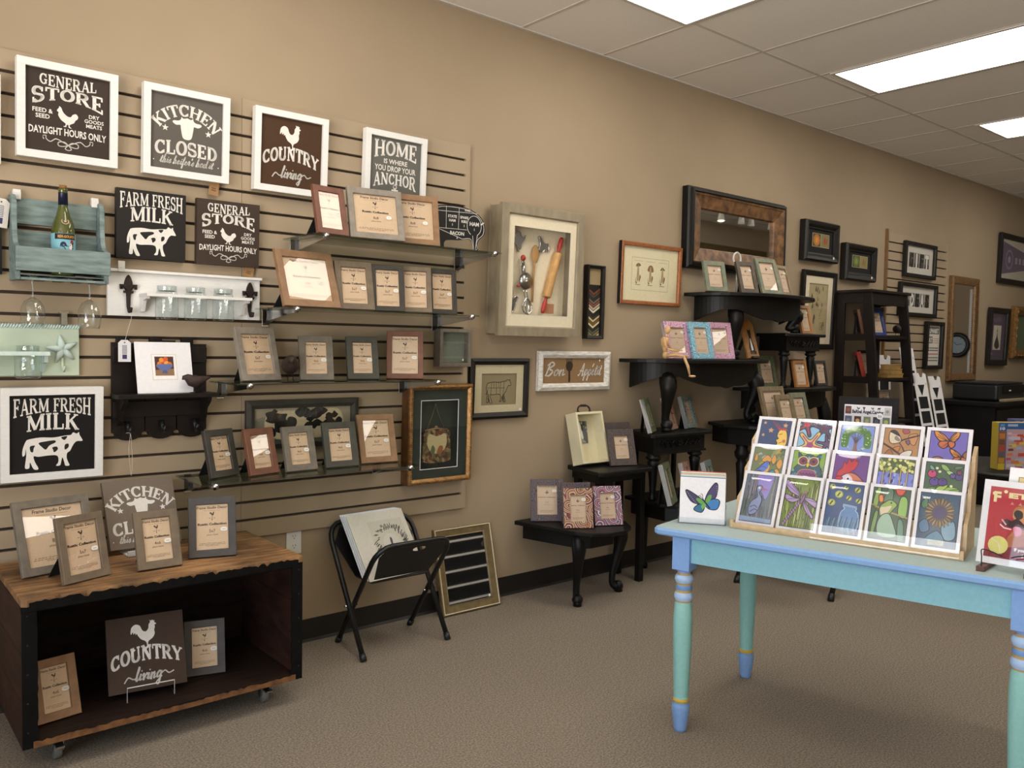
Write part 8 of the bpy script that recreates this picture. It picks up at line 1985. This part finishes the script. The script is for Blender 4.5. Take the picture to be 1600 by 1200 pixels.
# red dog poster on a wire easel, another print behind it
PX, PY, PYAW = 2.619, -2.530, -83.7
t = thing('poster_print', 'red poster of a smiling golden dog and a tennis ball, cut by the right edge', 'art print', (PX, PY, TZ2 + 0.017), PYAW, 16, 'poster prints on the blue table')
PW, PH = 0.21, 0.245
b = MB(); b.box(-PW / 2, PW / 2, 0, 0.006, 0, PH, WHITEM); b.build('mat_board', t)
b = MB(); b.y = -0.0004; iw, ih = PW - 0.036, PH - 0.038
b.M = Matrix.Translation((0, 0, 0.019)); A = Art(b, -iw / 2, 0, iw, ih)
A.poly([(0, 0), (1, 0), (1, 1), (0, 1)], '#b32a36')
f = iw / ih
Pd = lambda pts: [(0.0 + x, z) for x, z in pts]
A.out(Pd([(0.32, 0.26), (0.36, 0.36), (0.42, 0.46), (0.38, 0.58), (0.36, 0.66), (0.4, 0.74), (0.5, 0.78), (0.55, 0.88), (0.66, 0.92), (0.8, 0.9), (0.92, 0.8), (0.98, 0.5), (0.96, 0.16), (0.7, 0.1), (0.45, 0.14)]), '#b87246', '#8a4a30', 0.008)
A.blob(Pd([(0.32, 0.26), (0.4, 0.34), (0.6, 0.36), (0.7, 0.2), (0.5, 0.12), (0.36, 0.16)]), '#b0643e'); A.blob(Pd([(0.37, 0.6), (0.42, 0.7), (0.56, 0.72), (0.66, 0.58), (0.62, 0.46), (0.48, 0.5)]), '#cf9064')
A.blob(Pd([(0.22, 0.5), (0.26, 0.46), (0.4, 0.44), (0.52, 0.44), (0.62, 0.42), (0.66, 0.46), (0.56, 0.5), (0.44, 0.58), (0.36, 0.54), (0.28, 0.56)]), '#3a1a20'); A.line(Pd([(0.2, 0.47), (0.26, 0.43), (0.36, 0.42)]), 0.014, '#e4dcdc'); A.line(Pd([(0.22, 0.54), (0.28, 0.48)]), 0.02, '#d8a8b0')
A.blob(Pd([(0.4, 0.46), (0.5, 0.46), (0.52, 0.38), (0.46, 0.33), (0.41, 0.38)]), '#d8849a'); A.blob(Pd([(0.38, 0.64), (0.42, 0.7), (0.5, 0.68), (0.51, 0.6), (0.44, 0.57)]), '#22181c')
A.blob(Pd([(0.56, 0.76), (0.6, 0.79), (0.64, 0.76), (0.6, 0.74)]), '#1c1414'); A.blob(Pd([(0.82, 0.86), (0.94, 0.76), (0.96, 0.5), (0.86, 0.46), (0.8, 0.66)]), '#94502e')
A.poly([(0, 0), (1, 0), (1, 0.18), (0.55, 0.2), (0.3, 0.16), (0.1, 0.12), (0, 0.06)], '#7a1c2a'); A.circ(0.2, 0.18, 0.15, '#d8d078'); A.curve([(0.1, 0.26), (0.2, 0.2), (0.24, 0.08)], 0.012, '#f0ecc8')
text(b, 'F', -iw * 0.44, ih * 0.79, ih * 0.14, '#ead6a0', 'l', bold=0.05); b.up(); b.flat(circle(-iw * 0.43, ih * 0.9, 0.006), PRINT, '#ead6a0'); b.up(); b.flat(circle(-iw * 0.27, ih * 0.94, 0.005), PRINT, '#ead6a0')
text(b, 'ETCH', -iw * 0.22, ih * 0.86, ih * 0.07, '#ead6a0', 'l', bold=0.06, width=iw * 0.68)
for q in (0.34, 0.46): b.up(); b.flat(star(-iw / 2 + q * iw, ih * 0.78, 0.006, 3), PRINT, '#d8907a')
text(b, 'If you', -iw * 0.06, ih * 0.13, ih * 0.045, '#f0e4d8', 'l', bold=0.04); text(b, 'I will', iw * 0.06, ih * 0.05, ih * 0.05, '#f0e4d8', 'l', bold=0.04)
b.M = None; b.build('print', t, fix=False)
b = MB(); b.add([(-PW / 2, -0.004, 0), (PW / 2, -0.004, 0), (PW / 2, -0.004, PH), (-PW / 2, -0.004, PH)], [(0, 1, 2, 3)], CLEAR); b.build('clear_sleeve', t, fix=False)
Mp = Matrix.Translation((PX, PY, TZ2)) @ Matrix.Rotation(D(PYAW), 4, 'Z')
p = Mp @ Vector((0.055, 0.03, 0.016))
t = thing('poster_print', 'cream poster print peeping out behind the red dog poster', 'art print', p, PYAW, 16, 'poster prints on the blue table')
b = MB(); b.box(-PW / 2, PW / 2, 0, 0.005, 0, 0.285, WHITEM); b.build('mat_board', t)
b = MB(); b.y = -0.0004; b.rect(-PW / 2 + 0.025, PW / 2 - 0.025, 0.02, 0.258, '#2a2622'); b.up(); b.rect(-PW / 2 + 0.0265, PW / 2 - 0.0265, 0.0215, 0.2565, '#d8c48a'); b.up(); b.flat(circle(-0.04, 0.228, 0.02), PRINT, '#3a332a'); b.build('print', t, fix=False)
t = thing('wire_easel', 'small dark wire easel with wooden feet holding the red dog poster', 'easel', Mp @ Vector((-0.02, -0.02, 0)), PYAW)
for s in (-0.06, 0.06):
    b = MB(); b.box(s - 0.011, s + 0.011, -0.03, 0.14, 0, 0.014, WALNUT); b.build('foot', t, 0.001)
    b = MB(); b.tube(smooth([(s, -0.018, 0.012), (s, -0.018, 0.04), (s, -0.018, 0.062), (s * 0.6, -0.01, 0.058), (s * 0.2, -0.004, 0.048)], 4, False) if s < 0 else smooth([(s, -0.018, 0.012), (s, -0.018, 0.06), (s * 0.6, -0.01, 0.058), (s * 0.2, -0.004, 0.048)], 4, False), 0.0018, BLKM, 6); b.build('wire_hook', t)
b = MB(); b.tube([(-0.06, 0.135, 0.015), (-0.04, 0.16, 0.2), (0.04, 0.16, 0.2), (0.06, 0.135, 0.015)], 0.002, BLKM, 6); b.build('back_wire', t)

# ================================================================ SECOND BIN, ROUND TABLE WITH PUZZLES
fold_bin('second black folding print bin, mostly hidden behind the blue table', 4.54, -0.78, -78, 1.22)
for k in range(3):
    bin_print(['grey board sticking up from the bin behind the blue table', 'white board behind the grey one in the hidden bin', 'rearmost white board in the hidden bin'][k], 4.195 + 0.03 * k, -0.74 - 0.035 * k, 0.386, 0.34, 0.345, 8, -78, None, WHITEM if k else mat('blue grey board', '#8f97a6', 0.7, scale=20, amt=0.04), group='boards in the hidden bin')
t = thing('round_table', 'black round table top carrying the puzzle boxes', 'table', (5.28, -1.62, 0))
b = MB(); b.lathe([(0.0, 0.672), (0.42, 0.672), (0.44, 0.68), (0.44, 0.692), (0.43, 0.7), (0.0, 0.7)], BLACKW, n=48); b.build('tabletop', t)
b = MB(); b.lathe([(0.0, 0.12), (0.12, 0.12), (0.09, 0.2), (0.05, 0.3), (0.06, 0.5), (0.09, 0.6), (0.16, 0.671), (0.0, 0.671)], BLACKW, n=28); b.build('pedestal', t)
for k in range(3):
    a = D(90 + 120 * k); b = MB(); b.tube([(0.05 * math.cos(a), 0.05 * math.sin(a), 0.16), (0.2 * math.cos(a), 0.2 * math.sin(a), 0.12), (0.36 * math.cos(a), 0.36 * math.sin(a), 0.02)], [0.035, 0.03, 0.022], BLACKW); b.tube([(0.36 * math.cos(a), 0.36 * math.sin(a), 0.02), (0.36 * math.cos(a), 0.36 * math.sin(a), 0.0)], 0.022, BLACKW); b.build('foot', t)
def puzzle(label, x, y, yaw, w, h, d, sidecol, topcol, seed):
    t = thing('puzzle_box', label, 'puzzle box', (x, y, 0.7005), yaw, 0, 'puzzle boxes on the round table')
    b = MB(); b.box(-w / 2, w / 2, 0, d, 0, h, PAINT, sidecol); b.build('box', t, 0.001)
    b = MB(); b.y = -0.0005; A = Art(b, -w / 2, 0, w, h); r = random.Random(seed)
    A.poly([(0, 0), (1, 0), (1, 1), (0, 1)], topcol); A.poly([(0.13, 0.0), (1, 0), (1, 0.86), (0.13, 0.86)], '#b89aa4')
    for k in range(90):
        x0, z0, s = 0.13 + 0.87 * r.random(), 0.84 * r.random(), 0.03 + 0.05 * r.random()
        q = [(x0 - s, z0 - s * 0.5), (x0 + s, z0 - s * 0.4), (x0 + s * 0.8, z0 + s * 0.6), (x0 - s * 0.9, z0 + s * 0.5)]
        if q[0][0] > 0.13 and z0 < 0.78: A.poly(q, r.choice(['#c0483c', '#d8a0a8', '#c8c0d0', '#7a86b0', '#d07a4a', '#6a3a34', '#d4b848', '#a8b4c8', '#c4505c']))
    A.poly([(0, 0), (0.11, 0), (0.11, 0.82), (0, 0.82)], '#8a5a3a')
    for k, c in enumerate(('#c07a3a', '#6a4a3a', '#a8483c', '#5a5a64', '#b8882c')): A.poly([(0.01, 0.66 - 0.13 * k), (0.1, 0.66 - 0.13 * k), (0.1, 0.77 - 0.13 * k), (0.01, 0.77 - 0.13 * k)], c)
    A.poly([(0, 0), (0.11, 0), (0.11, 0.13), (0, 0.13)], '#c8b030')
    text(b, '10', -w / 2 + 0.056 * w, h * 0.845, h * 0.06, '#e8e8f0', bold=0.04, width=w * 0.08)
    A.poly([(0.02, 0.92), (0.09, 0.92), (0.09, 0.97), (0.02, 0.97)], '#6a90c8'); A.poly([(0.14, 0.92), (0.3, 0.92), (0.3, 0.97), (0.14, 0.97)], '#a8b4d0')
    b.build('box_art', t, fix=False)
puzzle('yellow sided puzzle box with a crowded food picture and blue band', 5.16, -1.72, -36, 0.36, 0.262, 0.06, '#b8a040', '#2f5f9c', 3)
puzzle('second puzzle box behind the yellow sided one', 5.38, -1.72, -36, 0.36, 0.27, 0.06, '#5a5a8c', '#5a5a8c', 4)
